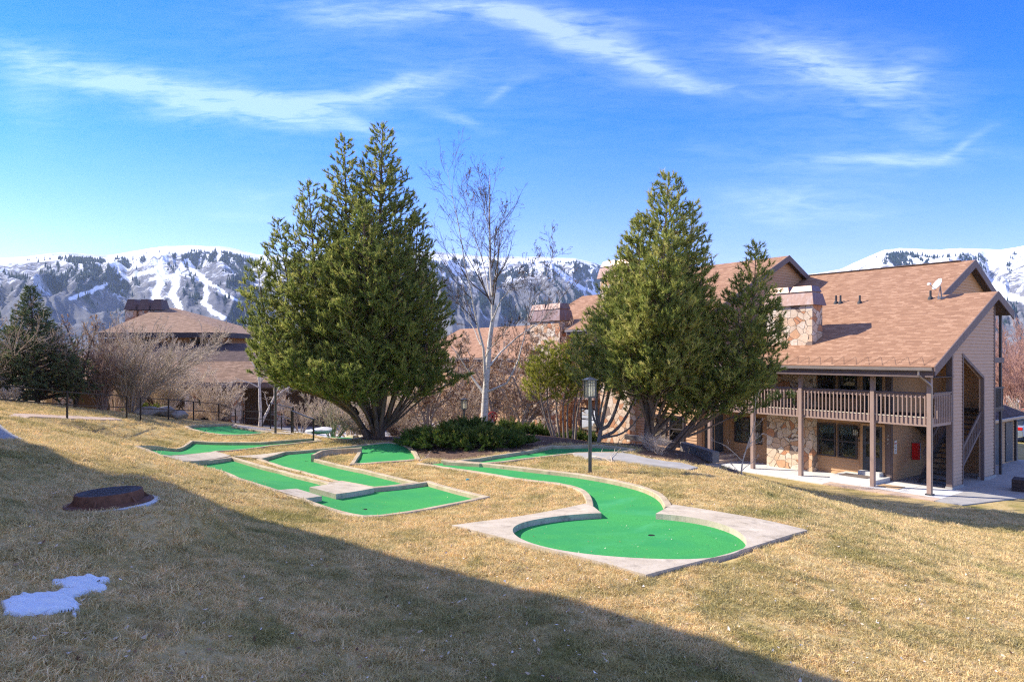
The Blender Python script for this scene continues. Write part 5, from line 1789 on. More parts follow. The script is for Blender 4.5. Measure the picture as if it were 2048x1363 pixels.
def blades(pos, d, n, ln, wd, spread, back=.0, jit=.3, tint=None):
    """n thin triangular blades fanned about each direction"""
    M = len(pos)
    idx = np.repeat(np.arange(M), n)
    dd = d[idx]
    q = rng.normal(size=(M * n, 3)); q -= (q * dd).sum(1, keepdims=True) * dd; q = norm(q)
    sp = (rng.uniform(.15, 1, M * n) * spread)[:, None]
    nd = norm(dd * np.cos(sp) + q * np.sin(sp))
    L = ln * rng.uniform(1 - jit, 1 + jit, M * n)[:, None]
    base = pos[idx] - dd * (rng.uniform(0, 1, M * n) * back)[:, None]
    side = norm(np.cross(nd, rng.normal(size=(M * n, 3)))) * (wd / 2)
    V = np.stack([base - side, base + side, base + nd * L], 1).reshape(-1, 3)
    F_ = np.arange(M * n * 3).reshape(-1, 3)
    tt = None
    if tint is not None:
        tt = np.repeat(np.clip(tint[idx] + rng.normal(size=M * n) * .10, 0, 1), 3)
    return V, F_, tt


def tree_root(name, loc, label, cat, group):
    return empty(name, loc, 0, label, cat, group)


def conifer(name, label, cat, group, base, leaders, mat_n, mat_b, limb=0, dens=1.0, needle=(14, .15, .022, 1.0), limb_up=.42, droop=0.0, tuft_gap=.16, extra=None, hue=0.0, prof=None, tuft_back=.16, rs=1.0, tcs=1.0):
    """leaders: list of (path points, base radius, crown radius, crown start t, limb count)"""
    bx, by, bz = base
    root = tree_root(name, base, label, cat, group)
    wood, tp, td, tt = [], [], [], []
    for (pts, r0, crown, tc, nl) in leaders:
        if droop == 0: crown *= 1.12
        r0 *= rs; tc *= tcs
        P = path3(pts, 16)[None]
        Rr = (r0 * (1 - np.linspace(0, 1, 16) ** 1.1 * .93))[None]
        wood.append((P, Rr))
        nl = int(nl * dens * 1.30)
        t = tc + (1 - tc) * (np.arange(nl) + rng.uniform(0, 1, nl)) / nl
        t = np.clip(t, 0, .99)
        p, d, r = sample(P, Rr, np.zeros(nl, int), t)
        s = (t - tc) / (1 - tc)
        pr = np.interp(s, *(prof or ([0, .12, .35, .6, .85, 1], [.85, 1.06, 1.05, .77, .38, .10])))
        L = crown * pr * rng.uniform(.82, 1.10, nl) + .12
        az = np.arange(nl) * 2.399 + rng.uniform(-.5, .5, nl)
        out = np.stack([np.cos(az), np.sin(az), np.zeros(nl)], -1)
        e0 = limb_up * rng.uniform(.3, 1.1, nl) - droop
        D = norm(out + np.stack([0 * e0, 0 * e0, e0], -1))
        k = 6
        LP = np.zeros((nl, k, 3)); LP[:, 0] = p; cur = p.copy()
        for j in range(1, k):
            D = norm(D + np.array([0, 0, (.085 if droop == 0 else .06)]) + .07 * rng.normal(size=(nl, 3)))
            cur = cur + D * (L / (k - 1))[:, None]; LP[:, j] = cur
        LR = np.maximum(np.minimum(r * .45, .012 + .022 * L), .006)[:, None] * np.linspace(1, .3, k)[None]
        wood.append((LP, LR))
        per = np.clip((L * 5.0), 2, 15).astype(int)
        TP, TR, ti = sprout(LP, LR, per, .22, .98, .45, 1.05, np.maximum(L * .42, .22), k=4, up=.14 if droop == 0 else .0, wig=.10, rr=.5, rmin=.004)
        wood.append((TP, TR))
        for Q, QR, ln, t0 in ((LP, LR, L, .42), (TP, TR, np.linalg.norm(TP[:, -1] - TP[:, 0], axis=1), .22)):
            m = np.clip((ln * (1 - t0) / tuft_gap).astype(int) + 1, 1, 30)
            idx = np.repeat(np.arange(len(Q)), m)
            w = t0 + (1 - t0) * rng.uniform(0, 1, len(idx))
            first = np.r_[True, idx[1:] != idx[:-1]]
            w[first] = .999
            a, b, _ = sample(Q, QR, idx, w)
            tp.append(a); td.append(norm(b + np.array([0, 0, .28 if droop == 0 else -.05]) + .22 * rng.normal(size=b.shape)))
            tt.append(rng.normal(size=len(Q))[idx] * .16)
        tip = P[0, -1][None]
        tp.append(np.repeat(tip, 3, 0) - np.array([[0, 0, 0], [0, 0, .15], [0, 0, .3]])); td.append(np.repeat(np.array([[0, 0, 1.]]), 3, 0)); tt.append(np.zeros(3))
    V, F_ = tubes(wood, 5)
    o = np.array(base)
    mesh_np('trunk', V - o, [F_], mat_b, root, smooth=True)
    pos, d, tn = np.concatenate(tp), np.concatenate(td), np.concatenate(tt)
    # clumps of slightly different foliage
    cl = np.sin(pos[:, 0] * 2.9 + 1.7 * np.sin(pos[:, 2] * 2.2)) * np.sin(pos[:, 2] * 3.1 + pos[:, 1] * 2.3)
    tint = np.clip(.50 + hue + tn + .14 * cl + rng.normal(size=len(pos)) * .10, 0, 1)
    n, ln, wd, sp = needle
    V, F_, t_ = blades(pos, d, n, ln, wd, sp, tuft_back, .3, tint)
    mesh_np('crown', V - o, [F_], mat_n, root, attrs={'tint': t_})
    return root


def P3(px, py, Y):
    return np.array(pt(px, py, Y))


def build_pines():
    # ---- the big pine of several stems, left of centre
    Yb = 30.9
    x, y = pt(752, 872, 29.6)[:2]; Yb = y
    b = np.array([x, y, gz(x, y)])
    mains = []

    def lead(px, py, dy, mids, r, cr, tc, nl):
        n = len(mids)
        if r < .125 and mains:
            m = P3(mids[0][0], mids[0][1], Yb + dy * .3)
            cand = np.concatenate([path3(q, 20)[1:12] for q in mains])
            pts = [cand[np.argmin(np.linalg.norm((cand - m - np.array([0, 0, -.45])) * np.array([1, .6, 1]), axis=1))]]
        else:
            pts = [b + np.array([rng.uniform(-.25, .25), rng.uniform(-.2, .2), -.2])]
        for i, (mx, my) in enumerate(mids):
            pts.append(P3(mx, my, Yb + dy * (i + 1) / (n + 1)))
        pts.append(P3(px, py, Yb + dy))
        if r >= .125: mains.append(pts)
        return (pts, r, cr, tc, nl)
    L = [lead(765, 252, .3, [(758, 800), (757, 560)], .24, 2.2, .17, 165),
         lead(689, 274, .2, [(742, 835), (716, 760), (694, 560)], .21, 1.65, .21, 135),
         lead(617, 366, -.3, [(720, 845), (672, 775), (634, 600)], .19, 1.75, .30, 100),
         lead(556, 440, .3, [(705, 835), (650, 752), (585, 630)], .13, 1.5, .36, 72),
         lead(512, 520, -.2, [(690, 815), (610, 748), (535, 670)], .10, 1.25, .42, 54),
         lead(836, 430, .5, [(778, 835), (800, 740), (828, 590)], .18, 1.45, .33, 85),
         lead(868, 560, -.3, [(786, 835), (820, 770), (860, 680)], .14, 1.15, .42, 52),
         lead(728, 410, -1.9, [(748, 820), (738, 740), (730, 600)], .17, 1.8, .30, 105),
         lead(665, 500, -1.6, [(735, 830), (700, 760), (672, 640)], .13, 1.5, .36, 70),
         lead(790, 480, -1.7, [(765, 820), (780, 740), (788, 620)], .15, 1.5, .33, 75),
         lead(740, 440, 1.1, [(758, 820), (748, 740)], .17, 1.9, .30, 90),
         lead(600, 570, -1.1, [(715, 838), (655, 765), (610, 680)], .11, 1.3, .40, 55),
         lead(936, 748, -.4, [(790, 845), (850, 790), (905, 765)], .07, .65, .58, 22), lead(890, 705, .3, [(790, 840), (840, 785), (872, 745)], .07, .9, .5, 30),
         lead(548, 725, -.5, [(720, 800), (640, 795), (575, 772)], .07, 1.0, .50, 34), lead(590, 742, .6, [(720, 815), (650, 800), (606, 778)], .07, .95, .50, 30), lead(505, 690, .3, [(705, 805), (600, 780), (530, 745)], .07, .95, .52, 34),
         lead(880, 660, .6, [(790, 838), (830, 770), (862, 715)], .10, .85, .5, 30),
         lead(508, 640, .2, [(700, 815), (610, 768), (540, 715)], .09, 1.05, .5, 44),
         lead(530, 700, -.7, [(705, 815), (625, 782), (560, 742)], .08, .85, .52, 34),
         lead(600, 690, -1.6, [(715, 825), (660, 775), (622, 735)], .09, 1.0, .46, 40),
         lead(660, 690, -2.2, [(735, 830), (695, 775)], .09, 1.05, .42, 40),
         lead(740, 690, -2.3, [(750, 830), (742, 765)], .09, 1.05, .40, 40),
         lead(820, 690, -1.6, [(775, 830), (800, 765)], .09, 1.0, .42, 38),
         lead(870, 745, -1.0, [(785, 840), (830, 790)], .07, .75, .5, 24),
         lead(620, 660, 1.0, [(715, 830), (650, 760)], .09, 1.1, .45, 36),
         lead(570, 705, -2.6, [(705, 830), (635, 780)], .08, 1.0, .42, 38), lead(630, 725, -3.1, [(715, 830), (665, 785)], .08, 1.0, .40, 38),
         lead(520, 660, -2.0, [(700, 825), (605, 765)], .08, 1.0, .46, 38), lead(700, 735, -3.1, [(735, 830), (710, 790)], .08, 1.0, .40, 36)]
    conifer('pine_tree', 'huge dense green pine of many stems left of the birch', 'pine tree', 'pine trees on the mound', tuple(b), L, 'pine_needles', 'bark_pine',
            dens=1.0, needle=(14, .155, .027, .85), tuft_gap=.150, hue=.07, rs=.80, tcs=.90)
    # ---- the right-hand pine
    x, y = pt(1298, 891, 26.6)[:2]; Yb = y; b = np.array([x, y, gz(x, y)]); mains.clear()
    L = [lead(1338, 349, .2, [(1300, 780), (1322, 580)], .24, 2.05, .22, 145),
         lead(1386, 405, .5, [(1306, 820), (1345, 690), (1378, 540)], .15, 1.2, .38, 70),
         lead(1276, 440, -.2, [(1292, 800), (1284, 640)], .15, 1.35, .36, 78),
         lead(1226, 545, .3, [(1290, 820), (1255, 720)], .12, 1.3, .38, 60),
         lead(1405, 520, -.6, [(1320, 840), (1375, 740), (1398, 630)], .13, 1.05, .40, 58),
         lead(1330, 470, -1.8, [(1302, 800), (1320, 640)], .14, 1.6, .34, 85),
         lead(1436, 640, .2, [(1330, 845), (1395, 770), (1425, 710)], .12, .85, .42, 40),
         lead(1300, 560, -1.5, [(1298, 800), (1296, 680)], .12, 1.5, .36, 66),
         lead(1380, 600, -1.5, [(1315, 830), (1360, 740)], .11, 1.3, .40, 55),
         lead(1452, 715, -1.0, [(1340, 855), (1400, 800), (1435, 750)], .10, .8, .45, 34),
         lead(1250, 660, -1.0, [(1290, 830), (1265, 750)], .09, 1.0, .42, 36),
         lead(1340, 690, -1.9, [(1305, 830), (1330, 760)], .09, 1.05, .42, 38),
         lead(1410, 720, -.9, [(1330, 850), (1385, 780)], .08, .9, .46, 30)]
    conifer('pine_tree', 'tall pointed green pine right of the lamp post before the condo', 'pine tree', 'pine trees on the mound', tuple(b), L, 'pine_needles', 'bark_pine',
            needle=(12, .175, .028, .85), tuft_gap=.160, hue=.12, rs=.68, tcs=.68)
    # leaning neighbour on its left
    x, y = pt(1188, 886, 28.6)[:2]; Yb = y; b = np.array([x, y, gz(x, y)]); mains.clear()
    L = [lead(1232, 560, .6, [(1205, 840), (1228, 740)], .13, 1.15, .42, 56),
         lead(1186, 620, .2, [(1190, 830), (1200, 730)], .11, .95, .42, 44),
         lead(1262, 640, .3, [(1222, 850), (1252, 750)], .12, 1.0, .46, 44),
         lead(1160, 668, -.4, [(1186, 840), (1176, 760)], .08, .75, .48, 30),
         lead(1292, 690, .2, [(1240, 858), (1278, 780)], .11, .85, .5, 30),
         lead(1215, 690, -.8, [(1196, 840), (1215, 760)], .08, .85, .48, 34),
         lead(1300, 760, -.3, [(1250, 868), (1290, 820)], .07, .6, .6, 12)]
    conifer('pine_tree', 'yellow green pine with many bare stems leaning right behind the lamp post', 'pine tree', 'pine trees on the mound', tuple(b), L, 'pine_needles', 'bark_grey',
            needle=(12, .165, .028, .85), tuft_gap=.165, hue=.16, rs=.72, tcs=.85)
    # darker narrow one at the condo chimney
    x, y = pt(1336, 892, 26.3)[:2]; Yb = y; b = np.array([x, y, gz(x, y)]); mains.clear()
    L = [lead(1513, 489, -.7, [(1380, 850), (1460, 770), (1505, 640)], .17, 1.35, .44, 95),
         lead(1480, 560, -.2, [(1376, 850), (1440, 780), (1476, 680)], .13, 1.15, .48, 52),
         lead(1545, 600, -.9, [(1390, 856), (1490, 790), (1535, 700)], .12, .95, .52, 44),
         lead(1588, 790, .3, [(1385, 870), (1470, 830), (1535, 806)], .09, .65, .62, 20),
         lead(1500, 700, -.9, [(1380, 862), (1440, 810), (1485, 770)], .09, 1.0, .5, 36),
         lead(1440, 760, -.7, [(1370, 870), (1410, 820)], .08, .9, .52, 26),
         lead(1540, 720, .2, [(1390, 860), (1480, 800), (1528, 770)], .09, .95, .56, 30)]
    conifer('pine_tree', 'narrow dark pine leaning in front of the condo stone chimney', 'pine tree', 'pine trees on the mound', tuple(b), L, 'pine_needles', 'bark_pine',
            needle=(12, .165, .028, .85), tuft_gap=.160, hue=.04, rs=.60, tcs=.62)
    # small many-stemmed mugo
    x, y = pt(1115, 874, 32.4)[:2]; Yb = y; b = np.array([x, y, gz(x, y)]); mains.clear()
    L = []
    for k, (bx_, tx, ty, dy) in enumerate(((1110, 1098, 682, 0), (1106, 1082, 700, -.3), (1120, 1122, 690, .4), (1136, 1150, 672, .1), (1146, 1166, 690, -.3), (1128, 1140, 745, -.6), (1112, 1068, 730, .2), (1150, 1178, 720, .4))):
        p0 = P3(bx_, 876, Yb + dy * .5)
        p0[2] = gz(p0[0], p0[1]) - .05
        L.append(([p0, P3((bx_ + tx) / 2 - 10, 815, Yb + dy), P3(tx - 3, 760, Yb + dy), P3(tx, ty, Yb + dy)], .055, .78 if ty < 720 else .55, .52, 34))
    conifer('mugo_pine', 'small yellow green pine bush on bare crooked stems left of the lamp post', 'pine bush', None, tuple(b), L, 'mugo_needles', 'bark_grey', needle=(13, .13, .020, 1.0), tuft_gap=.13)
    # spruce behind the railing
    x, y, z = pt(76, 803, 34.0); b = np.array([x, y, gz(x, y)])
    top = P3(60, 572, 34.0)
    L = [([b - np.array([0, 0, .2]), (b + top) / 2, top], .13, 2.75, .07, 190)]
    conifer('spruce_tree', 'dark broad spruce behind the railing at the far left', 'spruce tree', None, tuple(b), L, 'spruce_needles', 'bark_dark', needle=(13, .10, .024, 1.1), limb_up=.25, droop=.10, tuft_gap=.11,
            prof=([0, .08, .25, .5, .75, .9, 1], [.85, 1.0, .86, .52, .26, .11, .02]), tuft_back=.12)


def bare(name, label, cat, group, base, stems, levels, mat, twig_mat=None, leaves=0, sides=5, leaf_mat='dry_leaves', leaf_size=.05, split=2):
    """stems: list of (path, radius); levels: list of dicts for sprout(). Thick and thin wood become two parts when twig_mat is given"""
    root = tree_root(name, base, label, cat, group)
    P = np.stack([path3(p, 9, .015) for p, r in stems]); Rr = np.stack([r * (1 - .78 * np.linspace(0, 1, 9)) for p, r in stems])
    gens = [(P, Rr)]
    par = [(P, Rr, np.array([np.linalg.norm(np.diff(p, axis=0), axis=1).sum() for p in P]))]
    for lv in levels:
        lv = dict(lv)
        lf = lv.pop('len'); on = lv.pop('on', 'last')
        src = par[-1:] if on == 'last' else par
        PP, RR, LL = [], [], []
        for (p, r, l) in src:
            c, cr, idx = sprout(p, r, lv.get('per'), lv.get('t0', .25), lv.get('t1', 1.0), lv.get('a0', .4), lv.get('a1', .9), l * lf, k=lv.get('k', 4), up=lv.get('up', .08), wig=lv.get('wig', .14), rr=lv.get('rr', .55), rmin=lv.get('rmin', .004), tip=lv.get('tip', .4))
            PP.append(c); RR.append(cr); LL.append(np.linalg.norm(np.diff(c, axis=1), axis=2).sum(1))
        q = (np.concatenate(PP), np.concatenate(RR), np.concatenate(LL))
        par.append(q); gens.append((q[0], q[1]))
    o = np.array(base)
    ng = split if twig_mat else len(gens)
    V, F_ = tubes(gens[:ng], 6); mesh_np('trunk', V - o, [F_], mat, root, smooth=True)
    if twig_mat:
        V, F_ = tubes(gens[ng:], 3); mesh_np('twigs', V - o, [F_], twig_mat, root)
    if leaves:
        Q, QR = gens[-1]
        idx = rng.integers(0, len(Q), leaves)
        a, d, _ = sample(Q, QR, idx, rng.uniform(.2, 1, leaves))
        u = norm(rng.normal(size=(leaves, 3)) + np.array([0, 0, -.6])); w = norm(np.cross(u, rng.normal(size=(leaves, 3))))
        s = leaf_size * rng.uniform(.6, 1.3, (leaves, 1))
        V = np.stack([a, a + u * s * .55 + w * s * .38, a + u * s * 1.1, a + u * s * .5 - w * s * .38], 1).reshape(-1, 3)
        mesh_np('leaves', V - o, [np.arange(leaves * 4).reshape(-1, 4)], leaf_mat, root, attrs={'tint': np.repeat(rng.uniform(0, 1, leaves), 4)})
    return root


def build_birch():
    x, y = pt(967, 868, 31.7)[:2]; Y = y; b = (x, y, gz(x, y))
    root = tree_root('birch_tree', b, 'bare white barked birch in the centre among junipers', 'birch tree', None)
    o = np.array(b)
    q = lambda px, py, dy=0: P3(px, py, Y + dy)
    limbs = [([o - np.array([0, 0, .2]), q(967, 850), q(970, 790), q(974, 740, .1), q(980, 680, .1), q(987, 610, .1), q(984, 560, .1), q(978, 470, .2), q(979, 410, .2), q(980, 350, .3)], .225),
             ([q(972, 780), q(968, 705, -.2), q(955, 650, -.3), q(944, 590, -.3), q(930, 530, -.3), q(918, 450, -.2), q(905, 390, -.1), q(893, 330)], .115),
             ([q(968, 788), q(948, 762, .3), q(922, 716, .6), q(900, 690, .8), q(880, 660, 1.)], .10),
             ([q(970, 786), q(1000, 772, -.3), q(1022, 760, -.5), q(1030, 735, -.6), q(1042, 700, -.6), q(1052, 660, -.5), q(1060, 600, -.4), q(1072, 540, -.3)], .085),
             ([q(976, 735), q(1000, 705, .5), q(1035, 672, .8), q(1065, 655, 1), q(1105, 622, 1.2), q(1135, 580, 1.3), q(1150, 555, 1.3)], .078),
             ([q(984, 640), q(1000, 600, -.6), q(1030, 570, -.8), q(1050, 545, -.9), q(1080, 505, -1)], .06),
             ([q(980, 600), q(972, 540, .7), q(950, 470, 1), q(930, 400, 1.2), q(928, 350, 1.2)], .06),
             ([q(987, 590), q(993, 540, .4), q(1000, 490, .5), q(1010, 440, .5), q(1014, 415, .5)], .062),
             ([q(968, 720), q(985, 690, -.9), q(1010, 660, -1.4), q(1040, 640, -1.8)], .045),
             ([q(962, 690), q(940, 640, .9), q(905, 590, 1.2), q(880, 560, 1.3)], .05),
             ([q(1060, 640, .9), q(1090, 560, 1.2), q(1110, 500, 1.2), q(1102, 465, 1.2)], .04),
             ([q(980, 470, .2), q(968, 420, -.3), q(958, 370, -.4), q(962, 335, -.4)], .03)]
    P = np.stack([path3(p, 12, .02) for p, r in limbs]); Rr = np.stack([(r if i == 0 else r * .74) * (1 - .94 * np.linspace(0, 1, 12) ** .60) for i, (p, r) in enumerate(limbs)])
    V, F_ = tubes([(P, Rr)], 9); mesh_np('trunk', V - o, [F_], 'bark_birch', root, smooth=True)
    Lp = np.array([np.linalg.norm(np.diff(p, axis=0), axis=1).sum() for p in P])
    a, ar, _ = sprout(P, Rr, 21, .28, .98, .35, .90, Lp * .33, k=6, up=.07, wig=.10, rr=.42, rmin=.0075)
    l = np.linalg.norm(np.diff(a, axis=1), axis=2).sum(1)
    c, cr, _ = sprout(a, ar, 6, .2, 1, .35, .8, l * .52, k=5, up=.03, wig=.13, rr=.55, rmin=.0055)
    l2 = np.linalg.norm(np.diff(c, axis=1), axis=2).sum(1)
    e, er, _ = sprout(c, cr, 4, .2, 1, .3, .8, l2 * .55, k=4, up=.0, wig=.15, rr=.6, rmin=.0045)
    V, F_ = tubes([(a, ar), (c, cr), (e, er)], 3); mesh_np('twigs', V - o, [F_], 'twig_birch', root)
    n = 1500
    idx = rng.integers(0, len(e), n); p, d, _ = sample(e, er, idx, rng.uniform(.5, 1, n))
    u = norm(rng.normal(size=(n, 3)) + np.array([0, 0, -1.2])); w = norm(np.cross(u, rng.normal(size=(n, 3)))); s = .035
    V = np.stack([p, p + u * s + w * s * .5, p + u * s * 2, p + u * s - w * s * .5], 1).reshape(-1, 3)
    mesh_np('catkins', V - o, [np.arange(n * 4).reshape(-1, 4)], 'dry_leaves', root, attrs={'tint': np.repeat(rng.uniform(0, .35, n), 4)})


def fan(base, n, h, spread, r, lean=(0, 0), mid=.5, wob=.1):
    """stems that rise from one foot and arch outwards"""
    b = np.array(base); out = []
    for i in range(n):
        a = rng.uniform(0, 2 * np.pi); s = spread * math.sqrt(rng.uniform(.05, 1)); hh = h * rng.uniform(.65, 1.05) * (1 - .25 * (s / max(spread, .01)) ** 2)
        e = np.array([math.cos(a) * s + lean[0], math.sin(a) * s + lean[1], 0])
        p0 = b + np.array([math.cos(a), math.sin(a), 0]) * .25 * rng.uniform(.2, 1) * min(1, spread / 2) - np.array([0, 0, .1])
        m = b + e * mid * .6 + np.array([0, 0, hh * .45]) + rng.normal(size=3) * wob
        t = b + e + np.array([0, 0, hh])
        out.append(([p0, m, t], r * rng.uniform(.6, 1.2)))
    return out


def foot(px, py, Y):
    x, y, z = pt(px, py, Y)
    return (x, y, gz(x, y))


LV_SHRUB = [dict(per=10, len=.42, t0=.2, a0=.25, a1=.75, up=.10, wig=.12, rr=.6, rmin=.011, k=5), dict(per=7, len=.50, t0=.15, a0=.3, a1=.85, up=.06, wig=.16, rr=.6, rmin=.0085), dict(per=3, len=.55, t0=.2, a0=.3, a1=.9, up=.03, wig=.18, rr=.7, rmin=.0065)]


def build_bare():
    G = 'leafless trees and shrubs'
    b = foot(262, 812, 37.0)
    bare('bare_shrub', 'big pale leafless shrub fanning out in front of the clubhouse roof', 'shrub', G, b, fan(b, 46, 5.2, 3.7, .042, (1.3, 0)), LV_SHRUB, 'bark_crab', 'bark_pale', split=2)
    b = foot(204, 812, 35.5)
    bare('bare_shrub', 'red stemmed upright shrub left of the big pale one', 'shrub', G, b, fan(b, 34, 3.9, 1.35, .024, (0, 0)), LV_SHRUB[:2] + [dict(per=3, len=.5, t0=.2, a0=.3, a1=.7, up=.05, rmin=.007)], 'bark_red', 'bark_red', split=1)
    b = foot(152, 806, 35.0)
    st = [([b, P3(150, 760, 35), P3(128, 700, 34.7), P3(104, 672, 34.5), P3(92, 660, 34.5)], .12), ([b, P3(155, 770, 35), P3(150, 700, 35.3), P3(132, 650, 35.5)], .10), ([b, P3(160, 765, 35), P3(180, 700, 35), P3(192, 650, 35)], .08), ([b, P3(150, 775, 34.6), P3(140, 720, 34), P3(122, 680, 33.6)], .07)]
    bare('crabapple_tree', 'dark trunked crabapple with a few brown leaves beside the spruce', 'tree', G, b, st, [dict(per=11, len=.40, t0=.35, a0=.35, a1=.9, up=.14, rmin=.009, k=5), dict(per=6, len=.5, t0=.2, up=.1, rmin=.006), dict(per=4, len=.5, t0=.2, rmin=.005)], 'bark_dark', 'bark_mauve', leaves=500, leaf_size=.085, split=2)
    b = foot(-30, 806, 33.0)
    bare('bare_shrub', 'tangled leafless shrub crossing in front of the spruce at the left edge', 'shrub', G, b, fan(b, 18, 4.6, 3.0, .045, (.9, -.4)), LV_SHRUB, 'bark_mauve', 'bark_mauve', split=1)
    b = foot(232, 806, 44.0)
    bare('bare_shrub', 'slender leafless shrub with russet tips behind the red stems', 'shrub', G, b, fan(b, 12, 6.2, 2.0, .05), LV_SHRUB, 'bark_mauve', 'bark_mauve', leaves=380, leaf_size=.09, split=1)
    # low litter of stems along the railing
    for px, Y, h, s, n, lab in ((392, 46, 1.2, 1.2, 22, 'low tangle of grey stems left of the stone pier'), (430, 47, 1.3, 1.3, 22, 'low tangle of grey stems between pier and birch'), (330, 44, 1.1, 1.0, 18, 'low grey bush above the boulders'), (14, 31.5, .8, .7, 14, 'small pinkish twiggy bush under the spruce')):
        b = foot(px, 838, Y)
        bare('bare_shrub', lab, 'shrub', G, b, fan(b, n, h, s, .016), LV_SHRUB[:2], 'bark_pale', None)
    # young white birches by the drive
    b = foot(520, 842, 49.0)
    st = [([b, P3(521, 790, 49), P3(515, 740, 49), P3(520, 690, 49), P3(515, 660, 49)], .13), ([P3(519, 775, 49), P3(495, 762, 48.5), P3(465, 762, 48.4), P3(440, 772, 48.2)], .06), ([P3(520, 768, 49), P3(530, 750, 49), P3(545, 735, 49)], .05), ([b, P3(545, 800, 49.2), P3(560, 770, 49), P3(580, 742, 49)], .11), ([P3(552, 790, 49), P3(575, 775, 48.6), P3(592, 770, 48.5)], .045)]
    bare('birch_tree', 'slim leaning white birch beside the clubhouse entrance', 'birch tree', None, b, st, [dict(per=9, len=.42, t0=.3, a0=.4, a1=1.0, up=-.02, rmin=.010, k=5), dict(per=7, len=.65, t0=.15, a0=.4, a1=1.0, up=-.16, rmin=.007, k=5), dict(per=4, len=.6, t0=.2, up=-.2, rmin=.006)], 'bark_birch', 'bark_pale', split=2)
    # pale thicket under the big pine
    b = foot(668, 862, 38.0)
    st = fan(b, 15, 3.1, 2.2, .05, (.2, 0), mid=.9)
    bare('bare_shrub', 'pale tangled bare tree behind the trunks of the large pine', 'shrub', G, b, st, LV_SHRUB, 'bark_crab', 'bark_pale', split=2)
    b = foot(600, 850, 43.0)
    bare('bare_shrub', 'bare bush hanging over the drive beside the handrails', 'shrub', G, b, fan(b, 14, 2.6, 1.9, .03), LV_SHRUB, 'bark_crab', 'bark_pale', split=2)
    for px, Y, h, s, n, lab in ((735, 37, 1.5, 1.6, 20, 'low dense bare bush left behind the pine trunks'), (800, 38.5, 1.9, 1.6, 22, 'low dense bare bush right behind the pine trunks'), (880, 39, 1.7, 1.4, 20, 'low reddish bare bush left of the distant lamp')):
        b = foot(px, 858, Y)
        bare('bare_shrub', lab, 'shrub', G, b, fan(b, n, h, s, .02), LV_SHRUB, 'bark_red', 'bark_crab', leaves=700, leaf_size=.07, split=1)
    for px, py, Y, h, sp, n, mt, lab in ((100, 806, 38, 4.2, 2.2, 26, 'bark_mauve', 'grey bare shrub between the spruce and the clubhouse'), (330, 818, 41, 3.6, 2.6, 30, 'bark_pale', 'pale bare shrub low in front of the clubhouse skirt roof'),
                                     (430, 822, 45, 3.0, 2.2, 26, 'bark_pale', 'pale bare shrub before the clubhouse pier'), (905, 850, 41, 4.4, 2.4, 26, 'bark_mauve', 'bare shrub between the large pine and the birch'),
                                     (950, 850, 47, 5.0, 2.6, 26, 'bark_mauve', 'tall bare shrub before the distant low condo'), (1020, 850, 48, 5.4, 2.8, 26, 'bark_mauve', 'tall bare shrub below the wide copper chimney'), (700, 850, 41, 2.6, 2.0, 24, 'bark_pale', 'pale bare shrub behind the left stems of the large pine'), (810, 850, 43, 3.0, 2.2, 24, 'bark_mauve', 'bare shrub behind the right stems of the large pine')):
        b = foot(px, py, Y)
        bare('bare_shrub', lab, 'shrub', G, b, fan(b, n, h, sp, .036), LV_SHRUB, mt, mt, leaves=900 if px > 880 else 0, leaf_size=.09, split=1)
    # crabapples with tan leaves, both sides of the birch
    def crab(label, px, py, Y, arms, nleaf, mat='bark_crab'):
        b = foot(px, py, Y)
        st = []
        for arm in arms:
            st.append(([b] + [P3(a, c, Y + d) for a, c, d in arm], .11))
        bare('crabapple_tree', label, 'tree', G, b, st, [dict(per=10, len=.45, t0=.25, a0=.4, a1=1.1, up=.06, wig=.2, rmin=.015, k=5), dict(per=8, len=.58, t0=.15, a0=.4, a1=1.0, up=.03, wig=.2, rmin=.011), dict(per=5, len=.58, t0=.15, a0=.4, a1=1.1, wig=.22, rmin=.0085)], mat, 'bark_mauve', leaves=int(nleaf * 1.7), leaf_size=.095, split=2)
    crab('leafy brown crabapple left of the birch behind the junipers', 855, 858, 37.0, [[(850, 830, 0), (822, 790, 0), (806, 745, 0)], [(856, 820, 0), (850, 770, .3), (866, 700, .3)], [(862, 830, -.2), (885, 800, -.5), (915, 770, -.6)], [(858, 825, .4), (890, 770, .8), (925, 690, 1)]], 2600)
    crab('thick crabapple with withered leaves right of the birch', 1040, 862, 38.0, [[(1050, 820, 0), (1035, 770, 0), (1005, 720, 0)], [(1058, 815, .2), (1065, 760, .3), (1060, 700, .4)], [(1062, 830, 0), (1095, 800, 0), (1120, 760, 0)], [(1046, 825, -.4), (1080, 770, -.6), (1105, 720, -.8)], [(1040, 830, .2), (1010, 790, .4), (985, 750, .4)]], 3600)
    crab('pale leaved crabapple farther behind the birch trunk', 985, 862, 43.0, [[(985, 810, 0), (960, 760, 0), (935, 700, 0)], [(990, 800, 0), (1000, 740, .4), (1010, 680, .4)], [(988, 815, .2), (1030, 760, .5), (1060, 690, .8)], [(980, 815, 0), (945, 790, 0), (915, 760, 0)]], 3200)
    crab('tan leaved crabapple between the mugo pine and the condo wall', 1090, 862, 44.0, [[(1090, 810, 0), (1070, 760, 0), (1060, 700, 0)], [(1096, 800, 0), (1120, 740, .4), (1126, 680, .4)], [(1092, 815, .2), (1140, 770, .5), (1166, 720, .8)]], 2600)
    # sapling by the walk
    b = foot(1484, 962, 25.5); Y = b[1]
